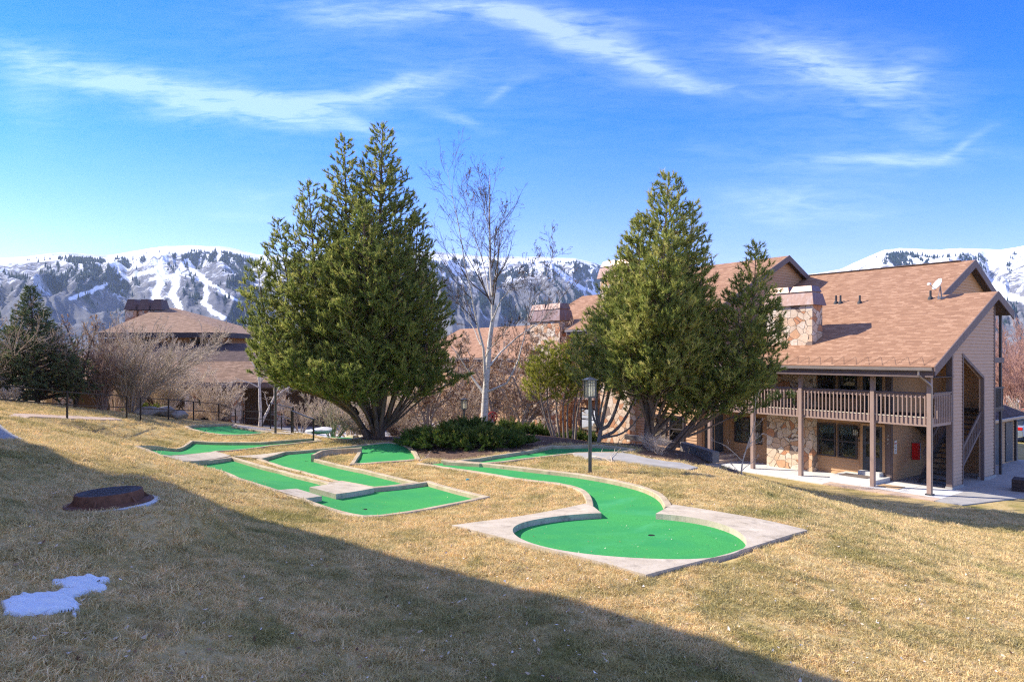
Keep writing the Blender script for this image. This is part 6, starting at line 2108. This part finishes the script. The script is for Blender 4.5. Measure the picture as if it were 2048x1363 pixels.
    st = [([b, P3(1484, 930, Y), P3(1492, 895, Y), P3(1507, 860, Y), P3(1512, 800, Y)], .032), ([P3(1488, 908, Y), P3(1500, 885, Y - .2), P3(1530, 865, Y - .3)], .017), ([P3(1486, 922, Y), P3(1470, 905, Y), P3(1450, 890, Y), P3(1425, 880, Y)], .016), ([P3(1485, 940, Y), P3(1502, 925, Y), P3(1518, 912, Y)], .014), ([P3(1484, 948, Y), P3(1470, 935, Y), P3(1460, 922, Y)], .010)]
    bare('sapling', 'thin bare sapling at the edge of the condo walk', 'tree', None, b, st, [dict(per=6, len=.34, t0=.25, a0=.4, a1=1.0, up=.05, rmin=.006, k=5), dict(per=4, len=.5, t0=.2, rmin=.0045)], 'bark_pale', None)
    # dry stalks on the mulch bed
    for px, py, lab in ((1318, 908, 'clump of dry grass stalks at the foot of the right-hand pine'), (1300, 900, 'smaller clump of dry stalks left of the timbers'), (1408, 896, 'reddish twigs standing behind the timbers')):
        x, y = at(px, py); b = (x, y, gz(x, y))
        bare('dry_stalks', lab, 'shrub', None, b, fan(b, 46, .75, .55, .008), [dict(per=3, len=.4, rmin=.004)], 'bark_mauve' if px != 1408 else 'bark_red', None)
    # red-brown willow thicket far right and behind
    k = 0
    for px, Y, h, s, lab in ((2040, 62, 7.5, 3.2, 'tall reddish leafless willow right of the rear deck'), (2075, 58, 7.0, 3.0, 'reddish leafless willow at the right edge of the frame'), (2012, 72, 7.0, 3.0, 'reddish leafless willow seen through the rear deck post'), (2120, 66, 8.0, 3.4, 'reddish willow just beyond the right edge'),
                             (2036, 92, 10.5, 4.2, 'tallest faded willow far behind the shed roof'), (2090, 98, 11, 4.5, 'faded willow farthest at the right edge'), (2052, 47, 3.2, 1.9, 'grey brown bush above the parked car')):
        b = foot(px, 850, Y)
        m = 'brush_red' if Y > 50 else 'bark_mauve'
        bare('willow_bush', lab, 'shrub', 'leafless willows beyond the shed', b, fan(b, 26, h, s, .05), [dict(per=9, len=.40, t0=.15, a0=.2, a1=.6, up=.12, rmin=.020, k=5), dict(per=7, len=.5, t0=.1, a0=.25, a1=.7, up=.08, rmin=.016), dict(per=4, len=.55, t0=.1, a0=.3, a1=.8, up=.05, rmin=.013)], m, m, split=1)


def build_junipers():
    def jun(label, px, py, w, h, n, seed, hue=0.0, Y=None):
        x, y = at(px, py) if Y is None else pt(px, py, Y)[:2]
        b = np.array([x, y, gz(x, y)])
        root = tree_root('juniper_shrub', tuple(b), label, 'juniper', 'spreading junipers at the birch foot')
        a = rng.uniform(0, 2 * np.pi, n); s = w * np.sqrt(rng.uniform(.0, 1, n))
        e = np.stack([np.cos(a) * s, np.sin(a) * s * .75, h * (1 - .55 * (s / w) ** 2) * rng.uniform(.65, 1.1, n)], -1)
        k = 5
        P = np.zeros((n, k, 3)); R0 = np.zeros((n, k))
        for j in range(k):
            f = j / (k - 1)
            P[:, j] = b + e * np.array([1, 1, 0]) * f * rng.uniform(.93, 1.07, (n, 1)) + np.array([0, 0, 1]) * (e[:, 2:3] * f ** .8)
            R0[:, j] = .018 * (1 - .7 * f)
        P[:, :, 2] += (gzv(P[:, :, 0], P[:, :, 1]) - b[2])
        T, TR, _ = sprout(P, R0, 9, .35, 1, .3, .8, .62 * np.ones(n), k=4, up=.10, wig=.1, rmin=.004)
        V, F_ = tubes([(P, R0), (T, TR)], 3); mesh_np('stems', V - b, [F_], 'bark_dark', root)
        idx = np.repeat(np.arange(len(T)), 6); t = rng.uniform(.2, 1, len(idx))
        p, d, _ = sample(T, TR, idx, t)
        d = norm(d + np.array([0, 0, .25]) + .25 * rng.normal(size=d.shape))
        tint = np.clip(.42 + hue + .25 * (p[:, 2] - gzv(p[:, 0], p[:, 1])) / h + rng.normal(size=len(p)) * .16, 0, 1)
        V, F_, tt = blades(p, d, 9, .13, .022, .7, .12, .35, tint)
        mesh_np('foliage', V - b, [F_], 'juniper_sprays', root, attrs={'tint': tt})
    jun('largest dark green juniper left of the birch trunk', 893, 893, 1.9, .66, 70, 1)
    jun('juniper at the left front beside the bent golf lane', 848, 888, 1.15, .52, 42, 2, .05)
    jun('juniper in front of the birch trunk reaching the kerb', 968, 893, 1.6, .52, 60, 3)
    jun('low juniper tip at the right of the front mass', 1016, 890, 1.0, .45, 34, 4)
    jun('sunlit yellow green juniper right under the pine', 842, 868, 1.5, .45, 46, 5, .32)
    jun('juniper behind the birch left of the red valve wheel', 935, 872, 1.3, .7, 46, 6)
    jun('dark juniper behind the birch on its right', 1012, 860, 1.3, .8, 46, 7, -.05, Y=33.5)
    jun('small juniper at the foot of the mugo pine', 1065, 868, 1.0, .55, 34, 8, -.05, Y=33.0)
    jun('last low juniper behind the mugo pine stems', 1160, 868, 1.1, .5, 30, 9, -.05, Y=34.0)
    jun('small green shrub behind the railing above the boulders', 300, 815, 1.6, .5, 34, 10, .1, Y=39.0)


# ------------------------------------------------------------------ lawn blades and leaf litter
def build_grass():
    tufts = bpy.data.collections.new('tuft_sources')
    for s in range(6):
        n = 20
        pos = np.c_[rng.normal(size=(n, 2)) * .036, np.zeros(n)]
        lean = norm(np.c_[rng.normal(size=(n, 2)) * .75, np.ones(n)])
        L = rng.uniform(.026, .066, n)[:, None]
        side = norm(np.cross(lean, rng.normal(size=(n, 3)))) * .0028
        bend = np.c_[rng.normal(size=(n, 2)) * .018, -np.ones(n) * .004]
        m = pos + lean * L * .55
        tip = pos + lean * L + bend
        V = np.stack([pos - side, pos + side, m + side * .8, m - side * .8, tip], 1).reshape(-1, 3)
        i = np.arange(n)[:, None] * 5
        me = bpy.data.meshes.new('tuft')
        me.from_pydata(V.tolist(), [], [tuple(r) for r in (i + np.array([0, 1, 2, 3]))] + [tuple(r) for r in (i + np.array([3, 2, 4]))])
        me.materials.append(MATS['lawn_blades'])
        tufts.objects.link(bpy.data.objects.new('tuft', me))
    pts = []
    for (y0, y1, dens) in ((3.6, 7, 560), (7, 10, 430), (10, 14, 250), (14, 20, 120), (20, 28, 60), (28, 36, 34)):
        xa = y1 * .80
        n = int(2 * xa * (y1 - y0) * dens)
        x = rng.uniform(-xa, xa, n); y = rng.uniform(y0, y1, n)
        keep = np.abs(x) < y * .80 + .3
        pts.append(np.c_[x[keep], y[keep]])
    P = np.concatenate(pts)
    X, Y = P[:, 0], P[:, 1]
    ok = drop(X, Y) < 5.66
    for poly, g in [(p, .145) for p in TURFS] + [(A_padpoly, .02), (PATH_F, .02), (P1_poly, .03), (P2_poly, .02), (P3_poly, .02), (BC_corner, .02), (LEFT_WALK, .02), (FENCE_PATH, .03), (SNOW, .01), (MULCH, -.05), (PATCH2, .0)]:
        A = np.asarray(poly)
        near = (X > A[:, 0].min() - .4) & (X < A[:, 0].max() + .4) & (Y > A[:, 1].min() - .4) & (Y < A[:, 1].max() + .4) & ok
        idx = np.where(near)[0]
        hit = inside(A, X[idx], Y[idx])
        if g > 0: hit |= seg_dist(poly, X[idx], Y[idx]) < g
        ok[idx[hit]] = False
    # keep the grass off the manhole, snow and walks
    mx, my = at(219, 1006); ok &= np.hypot(X - mx, Y - my) > .55
    lu = -(X - 16.94) * .6076 + (Y - 27.7) * .7943; lv = (X - 16.94) * .7943 + (Y - 27.7) * .6076
    ok &= ~((lv > -1.15) & (lu < 11))
    ok &= ~((lu < -1.4) & (lu > -3.7) & (lv > 1.0 + (lu + 1.5) * -1.2) )
    P = P[ok]; X, Y = P[:, 0], P[:, 1]
    Z = gzv(X, Y) - .004
    n = len(P)
    me = bpy.data.meshes.new('grass')
    me.vertices.add(n); me.vertices.foreach_set('co', np.c_[X, Y, Z].astype(np.float32).ravel())
    a = me.attributes.new('spin', 'FLOAT', 'POINT'); a.data.foreach_set('value', rng.uniform(0, 6.283, n).astype(np.float32))
    far = np.interp(Y, [4, 9, 16, 30], [1.0, 1.15, 1.5, 2.0])
    cl = fbm2(X / .22, Y / .22, 3, 51)
    far = far * np.clip(.92 + .75 * cl, .5, 1.45)
    a = me.attributes.new('size', 'FLOAT', 'POINT'); a.data.foreach_set('value', (rng.uniform(.7, 1.3, n) * far).astype(np.float32))
    a = me.attributes.new('pick', 'INT', 'POINT'); a.data.foreach_set('value', rng.integers(0, 6, n).astype(np.int32))
    o = link(bpy.data.objects.new('grass', me), None, label='dry winter lawn grass, straw coloured with green patches', cat='grass', kind='stuff')
    ng = bpy.data.node_groups.new('scatter', 'GeometryNodeTree')
    ng.interface.new_socket('Geometry', in_out='INPUT', socket_type='NodeSocketGeometry')
    ng.interface.new_socket('Geometry', in_out='OUTPUT', socket_type='NodeSocketGeometry')
    N = ng.nodes
    gi, go = N.new('NodeGroupInput'), N.new('NodeGroupOutput')
    ip = N.new('GeometryNodeInstanceOnPoints'); ci = N.new('GeometryNodeCollectionInfo')
    ci.inputs['Collection'].default_value = tufts; ci.inputs['Separate Children'].default_value = True; ci.inputs['Reset Children'].default_value = True
    def attr(nm, ty):
        q = N.new('GeometryNodeInputNamedAttribute'); q.data_type = ty; q.inputs['Name'].default_value = nm; return q.outputs['Attribute']
    cx = N.new('ShaderNodeCombineXYZ')
    l = ng.links.new
    l(gi.outputs[0], ip.inputs['Points']); l(ci.outputs[0], ip.inputs['Instance'])
    ip.inputs['Pick Instance'].default_value = True
    l(attr('pick', 'INT'), ip.inputs['Instance Index']); l(attr('spin', 'FLOAT'), cx.inputs[2])
    er = N.new('FunctionNodeEulerToRotation'); l(cx.outputs[0], er.inputs[0]); l(er.outputs[0], ip.inputs['Rotation'])
    l(attr('size', 'FLOAT'), ip.inputs['Scale']); l(ip.outputs[0], go.inputs[0])
    md = o.modifiers.new('scatter', 'NODES'); md.node_group = ng
    # fallen leaves
    m = 4200
    y = 3.6 + 24 * rng.uniform(0, 1, m) ** 1.5; x = rng.uniform(-.8, .8, m) * y
    kk = (drop(x, y) < 5.6)
    dens = rng.uniform(0, 1, m) < np.where(x > -1.5, 1.0, .42)
    kk &= dens
    for poly in (LEFT_WALK,): kk &= ~inside(np.asarray(poly), x, y)
    x, y = x[kk], y[kk]; m = len(x)
    onturf = np.zeros(m, bool)
    for p in TURFS: onturf |= inside(np.asarray(p), x, y)
    keep = ~onturf | (rng.uniform(0, 1, m) < .8)
    x, y, onturf = x[keep], y[keep], onturf[keep]; m = len(x)
    z = gzv(x, y) + np.where(onturf, -.045, .028)
    c = np.c_[x, y, z]
    u = norm(np.c_[rng.normal(size=(m, 2)), rng.normal(size=m) * .35]); w = norm(np.cross(u, np.c_[rng.normal(size=(m, 2)) * .35, np.ones(m)]))
    s = (rng.uniform(.010, .030, m) * np.where(onturf, .6, 1))[:, None]
    up = np.array([0, 0, 1]) * s * rng.uniform(.05, .5, (m, 1))
    V = np.stack([c - u * s + up, c - w * s * .55, c + w * s * .55 + up * .4, c + u * s * 1.1 + up], 1).reshape(-1, 3)
    i = np.arange(m)[:, None] * 4
    mesh_np('fallen_leaves', V, [np.concatenate([i + np.array([0, 1, 2]), i + np.array([2, 1, 3])])], 'litter_leaves', attrs={'tint': np.repeat(rng.uniform(0, 1, m), 4)}, label='small dead leaves scattered over the lawn', cat='leaves', kind='stuff')
    # bark chips and needles on the planting bed
    A = np.asarray(MULCH); m = 5200
    x = rng.uniform(A[:, 0].min(), A[:, 0].max(), m); y = rng.uniform(A[:, 1].min(), A[:, 1].max(), m)
    k2 = inside(A, x, y)
    for p in TURFS: k2 &= ~inside(np.asarray(p), x, y)
    x, y = x[k2], y[k2]; m = len(x)
    c = np.c_[x, y, gzv(x, y) + .015]; u = norm(np.c_[rng.normal(size=(m, 2)), rng.normal(size=m) * .3]); w = norm(np.cross(u, np.c_[rng.normal(size=(m, 2)) * .4, np.ones(m)]))
    s = rng.uniform(.02, .06, m)[:, None]
    V = np.stack([c - u * s, c - w * s * .5, c + u * s, c + w * s * .5], 1).reshape(-1, 3)
    mesh_np('bark_chips', V, [np.arange(m * 4).reshape(-1, 4)], 'litter_leaves', attrs={'tint': np.repeat(rng.uniform(0, .42, m), 4)}, label='brown bark chips and dead leaves under the pines', cat='mulch', kind='stuff')
# ------------------------------------------------------------------ mountains
SKY_X = [-700, -200, 0, 50, 110, 135, 200, 213, 260, 300, 330, 380, 440, 480, 515, 600, 700, 845, 920, 1000, 1080, 1150, 1190, 1230, 1300, 1400, 1500, 1618, 1650, 1680, 1700, 1730, 1770, 1800, 1840, 1880, 1920, 2000, 2048, 2300, 2900]
SKY_Y = [540, 522, 515, 512.5, 507.5, 506, 511, 511.5, 503.5, 496.5, 493, 491.5, 493, 500, 508, 514, 508, 503, 508, 514, 513, 516, 526, 540, 560, 572, 565, 549, 543.5, 538, 530, 516, 500, 497, 500, 502, 497, 498, 492, 488, 520]


def fbm2(x, y, oct=5, seed=0, ridge=False):
    r = np.random.default_rng(seed); tot = np.zeros(np.broadcast(x, y).shape); amp, nrm = 1.0, 0
    G = r.uniform(-1, 1, (64, 64))
    for o in range(oct):
        fx, fy = x * 2 ** o + 17.3 * o, y * 2 ** o + 5.1 * o
        ix, iy = np.floor(fx).astype(int), np.floor(fy).astype(int)
        u, v = fx - ix, fy - iy; u = u * u * (3 - 2 * u); v = v * v * (3 - 2 * v)
        g = lambda a, b: G[a % 64, b % 64]
        n = (g(ix, iy) * (1 - u) + g(ix + 1, iy) * u) * (1 - v) + (g(ix, iy + 1) * (1 - u) + g(ix + 1, iy + 1) * u) * v
        if ridge: n = 1 - 2 * np.abs(n)
        tot += amp * n; nrm += amp; amp *= .5
    return tot / nrm


def build_mountains():
    na, nr = 1500, 330
    az = np.linspace(-64, 64, na) * np.pi / 180
    s = np.linspace(0, 1.25, nr)
    A, S = np.meshgrid(az, s)
    px = CX + FP * np.tan(A)
    T = (CY - np.interp(np.clip(px, -3000, 4800), SKY_X, SKY_Y)) / FP
    rd = 4300 + 500 * np.sin(A * 3.1 + .4) + 250 * np.sin(A * 9)
    r0 = 1350.0
    Rr = r0 + (rd - r0) * S
    X, Y = Rr * np.sin(A), Rr * np.cos(A)
    zr = EZ + T * rd * np.cos(A)
    prof = np.interp(S, [0, .12, .35, .6, .82, 1.0, 1.25], [0, .05, .24, .53, .82, 1.0, .86])
    # spurs and gullies running down the face
    wx = A * 26 + .9 * fbm2(A * 8, S * 3, 3, 3)
    spur = fbm2(wx * .55, S * 1.6 + 1.2 * fbm2(A * 6, S * 2, 3, 9), 5, 5, True)
    broad = fbm2(A * 9, S * 1.6, 3, 8)
    env = np.clip(S / .25, 0, 1) * np.clip((1.0 - S) / .30, 0, 1) ** .8
    fine = fbm2(X / 160, Y / 160, 5, 12)
    env2 = np.clip(S / .1, 0, 1)
    Z = zr * prof + env * (95 * spur + 80 * broad) + env2 * fine * 20 * (1 - .72 * np.clip((S - .8) / .2, 0, 1)) + (1 - np.clip(S / .1, 0, 1)) * (-6.0)
    # never above the true skyline
    lim = EZ + T * Y * np.clip(.50 + .5 * S / 1.0, 0, 1)
    Z = np.where(S < .97, np.minimum(Z, EZ + T * Y * (.80 + .19 * np.clip(S, 0, 1))), Z)
    py = CY - FP * (Z - EZ) / Y
    # cover: snow, leafless brush and dark conifers
    gx = np.gradient(Z, axis=1) / np.maximum(np.gradient(X, axis=1), 1e-3)
    hrel = np.clip((Z - EZ) / np.maximum(zr - EZ, 30), 0, 1.05)
    n1 = fbm2(X / 420, Y / 420, 5, 21); n2 = fbm2(X / 95, Y / 95, 4, 22); n3 = fbm2(X / 34, Y / 34, 3, 23)
    right = np.clip((px - 1400) / 200, 0, 1)
    face = -np.clip(gx * 2.2, -1, 1)          # slopes turned from the sun keep their snow
    snow = hrel * 1.85 - 1.06 + .42 * n1 + .40 * n2 + .62 * n3 + .18 * face + .16 * right
    snow = np.clip(.46 + snow * 1.1, 0, 1)
    snow = np.maximum(snow, np.clip((hrel - .90) / .06, 0, 1) * np.clip(.9 + n2, 0, 1))
    con = np.clip((.60 * face + 1.45 * fbm2(X / 300, Y / 300, 4, 31) + .45 * n2 - .24 - 1.1 * np.clip((hrel - .80) / .2, 0, 1) - .25 * np.clip((.2 - hrel) / .2, 0, 1)) * 2.2, 0, 1)
    # cleared ski runs
    runs = [([(318, 535), (324, 552), (318, 572), (312, 590), (324, 612), (350, 636)], 7.5), ([(366, 528), (352, 548), (352, 570), (344, 590), (356, 606), (364, 630)], 6.5),
            ([(372, 520), (392, 545), (412, 566), (416, 588), (408, 604), (424, 622), (446, 636)], 4.5), ([(398, 548), (430, 572), (452, 590), (480, 604)], 2.6), ([(140, 596), (178, 582), (216, 568)], 4.0), ([(240, 560), (285, 545), (330, 538)], 3.0),
            ([(300, 560), (322, 556), (352, 552)], 2.5), ([(1092, 520), (1120, 548), (1160, 574), (1200, 592)], 4.0), ([(1180, 556), (1190, 590), (1180, 610)], 3), ([(1880, 520), (1940, 540), (2010, 580)], 7), ([(1930, 600), (1980, 585), (2048, 600)], 6)]
    run = np.zeros(X.shape)
    for line, w in runs:
        d = seg_dist(line, px + 6 * n3, py + 4 * n2, closed=False)
        run = np.maximum(run, np.clip(1.5 - d / w, 0, 1))
    run *= (S < .97)
    snow = np.maximum(snow, run); con *= (1 - run)
    snow *= np.clip(1 - .45 * con, 0, 1)
    V = np.stack([X, Y, Z], -1).reshape(-1, 3)
    i = np.arange(na * nr).reshape(nr, na)
    q = np.stack([i[:-1, :-1], i[:-1, 1:], i[1:, 1:], i[1:, :-1]], -1).reshape(-1, 4)
    m, t = new_mat('mountain')
    g = t.n('ShaderNodeNewGeometry')
    sn = t.n('ShaderNodeAttribute', {'attribute_name': 'snow'}); cn = t.n('ShaderNodeAttribute', {'attribute_name': 'conifer'}); rn = t.n('ShaderNodeAttribute', {'attribute_name': 'run'})
    a = t.noise(g.outputs['Position'], .070, 7.0, .80)
    b = t.noise(g.outputs['Position'], .018, 5.0, .65)
    th = t.math('ADD', sn.outputs['Fac'], t.math('MULTIPLY', t.math('SUBTRACT', a.outputs[0], .5), 2.6))
    f = t.mapr(th, .22, .80)
    f = t.math('MAXIMUM', f, t.mapr(rn.outputs['Fac'], .35, .75))
    brush = t.mix(t.mapr(b.outputs[0], .35, .65), (.085, .093, .118), (.178, .178, .19))
    col = t.mix(f, brush, (.82, .85, .90))
    c = t.math('ADD', cn.outputs['Fac'], t.math('MULTIPLY', t.math('SUBTRACT', a.outputs[0], .5), 2.2))
    col = t.mix(t.mapr(c, .30, .58, 0, .90), col, (.030, .055, .068))
    finish(t, col, .95, None, spec=.05)
    mesh_np('mountains', V, [q], 'mountain', smooth=True, attrs={'snow': snow.ravel(), 'conifer': con.ravel(), 'run': run.ravel()}, kind='structure')
    # the conifers themselves, as small trees on the slopes
    W = con.ravel() * (S.ravel() > .12) * (S.ravel() < .93) * (.25 + S.ravel()) + .006 * (S.ravel() > .3) * (S.ravel() < .9) * (S.ravel() < 1.0) * (1 - run.ravel())
    W *= (np.abs(px.ravel() - 1024) < 1500)
    W /= W.sum()
    n = 12000
    k = rng.choice(len(W), n, p=W)
    P = V[k] + np.c_[rng.normal(size=(n, 2)) * 5, np.zeros(n)]
    h = rng.uniform(8, 20, n); r = h * .21
    th = np.arange(5) * 2 * np.pi / 5
    ring = P[:, None] + np.stack([np.cos(th), np.sin(th), 0 * th], -1)[None] * r[:, None, None]
    ring[:, :, 2] -= 2
    tip = P + np.c_[np.zeros((n, 2)), h]
    V2 = np.concatenate([ring, tip[:, None]], 1).reshape(-1, 3)
    b_ = np.arange(n)[:, None] * 6
    F_ = np.concatenate([np.c_[b_ + j, b_ + (j + 1) % 5, b_ + 5] for j in range(5)])
    mesh_np('forest', V2, [F_], 'mountain_conifer', attrs={'tint': np.repeat(rng.uniform(0, 1, n), 6)}, label='dark conifers scattered over the snowy mountain slopes', cat='forest', kind='stuff')


def build_far():
    """brown valley brush between the buildings and the mountains"""
    n = 2600
    a = rng.uniform(-46, 46, n) * np.pi / 180; r = rng.uniform(230, 1300, n) ** 1.0
    P = np.c_[r * np.sin(a), r * np.cos(a), np.zeros(n)]
    P[:, 2] = EZ - 5.72
    h = rng.uniform(3, 8, n)
    m = 18
    pos = np.repeat(P, m, 0) + rng.normal(size=(n * m, 3)) * np.c_[np.repeat(h, m) * .45, np.repeat(h, m) * .45, np.repeat(h, m) * .10]
    d = norm(np.c_[rng.normal(size=(n * m, 2)) * .35, np.ones(n * m)])
    L = np.repeat(h, m)[:, None] * rng.uniform(.5, 1, (n * m, 1))
    side = norm(np.cross(d, rng.normal(size=(n * m, 3)))) * .45
    V = np.stack([pos - side, pos + side, pos + d * L], 1).reshape(-1, 3)
    mesh_np('valley_brush', V, [np.arange(n * m * 3).reshape(-1, 3)], 'brush_red', label='brown leafless brush across the valley floor', cat='brush', kind='stuff')


def build_car():
    x, y, z = pt(2046, 905, 46.0)
    r = empty('parked_car', (x, y, gz(x, y) + .03), .55, 'blue grey car with red tail lights parked behind the willows', 'car')
    prof = [(-2.2, .35), (-2.25, .75), (-2.1, 1.0), (-1.75, 1.08), (-1.35, 1.55), (.1, 1.60), (.75, 1.12), (1.9, .98), (2.2, .78), (2.22, .35)]
    mb = MB(); n = len(prof); W = .88
    mb.v = [(px_, -W + (.12 if pz > 1.3 else 0), pz) for px_, pz in prof] + [(px_, W - (.12 if pz > 1.3 else 0), pz) for px_, pz in prof]
    mb.f = [tuple(range(n)), tuple(range(2 * n - 1, n - 1, -1))] + [(k, (k + 1) % n, n + (k + 1) % n, n + k) for k in range(n)]
    mb.build('body', 'car_paint', r, bevel=.04)
    mb = MB(); mb.face([(-1.79, -.7, 1.10), (-1.79, .7, 1.10), (-1.42, .66, 1.50), (-1.42, -.66, 1.50)]); o = mb.build('rear_window', 'car_glass', r); o.location = (-.03, 0, .02)
    for sgn in (-1, 1):
        mb = MB(); mb.face([(-1.5, sgn * .895, 1.08), (.55, sgn * .895, 1.12), (.1, sgn * .79, 1.52), (-1.25, sgn * .79, 1.50)]); mb.build('side_window', 'car_glass', r)
        mb = MB(); mb.box(-2.285, -2.16, sgn * .72 - .15, sgn * .72 + .15, .78, .98); mb.build('tail_light', 'car_red', r, bevel=.02)
        for wx in (-1.35, 1.4):
            mb = MB(); mb.lathe([(.2, -.11), (.33, -.11), (.34, -.06), (.34, .06), (.33, .11), (.2, .11)], 20, cap_top=False, cap_bot=False); wh = mb.build('wheel', 'rubber', r); wh.location = (wx, sgn * .80, .33); wh.rotation_euler = (math.pi / 2, 0, 0)
            mb = MB(); mb.lathe([(.2, -.09), (.2, .09)], 16); mb.build('rim', 'rim_metal', wh)
    x, y, z = pt(2028, 905, 52.0)
    r2 = empty('parked_car', (x, y, gz(x, y) + .03), .8, 'dark red car mostly hidden behind the shed corner', 'car')
    mb = MB(); mb.v = [(px_, -W + (.12 if pz > 1.3 else 0), pz) for px_, pz in prof] + [(px_, W - (.12 if pz > 1.3 else 0), pz) for px_, pz in prof]
    mb.f = [tuple(range(n)), tuple(range(2 * n - 1, n - 1, -1))] + [(k, (k + 1) % n, n + (k + 1) % n, n + k) for k in range(n)]
    mb.build('body', 'car_red', r2, bevel=.04)
    for sgn in (-1, 1):
        for wx in (-1.35, 1.4):
            mb = MB(); mb.lathe([(.0, -.11), (.33, -.11), (.34, -.06), (.34, .06), (.33, .11), (.0, .11)], 20, cap_top=False, cap_bot=False); wh = mb.build('wheel', 'rubber', r2); wh.location = (wx, sgn * .80, .33); wh.rotation_euler = (math.pi / 2, 0, 0)
        mb = MB(); mb.face([(-1.5, sgn * .895, 1.08), (.55, sgn * .895, 1.12), (.1, sgn * .79, 1.52), (-1.25, sgn * .79, 1.50)]); mb.build('side_window', 'car_glass', r2)


def build_haze():
    m, t = new_mat('haze_air')
    v = t.n('ShaderNodeVolumePrincipled')
    t.set(v, 'Color', (.62, .78, 1.0)); t.set(v, 'Density', 5.5e-5); t.set(v, 'Anisotropy', .2)
    t.n('ShaderNodeOutputMaterial', Volume=v.outputs[0])
    mb = MB(); mb.box(-8200, 8200, -400, 7400, -60, 900)
    mb.build('haze', 'haze_air', None, kind='stuff', label='thin blue air haze over the valley', cat='haze')


# ------------------------------------------------------------------ build
build_ground()
build_mountains()
build_far()
build_condo()
build_wings()
build_clubhouse()
build_own_building()
build_walks()
build_lanes()
build_site()
build_car()
build_pines()
build_birch()
build_bare()
build_junipers()
build_grass()
build_haze()
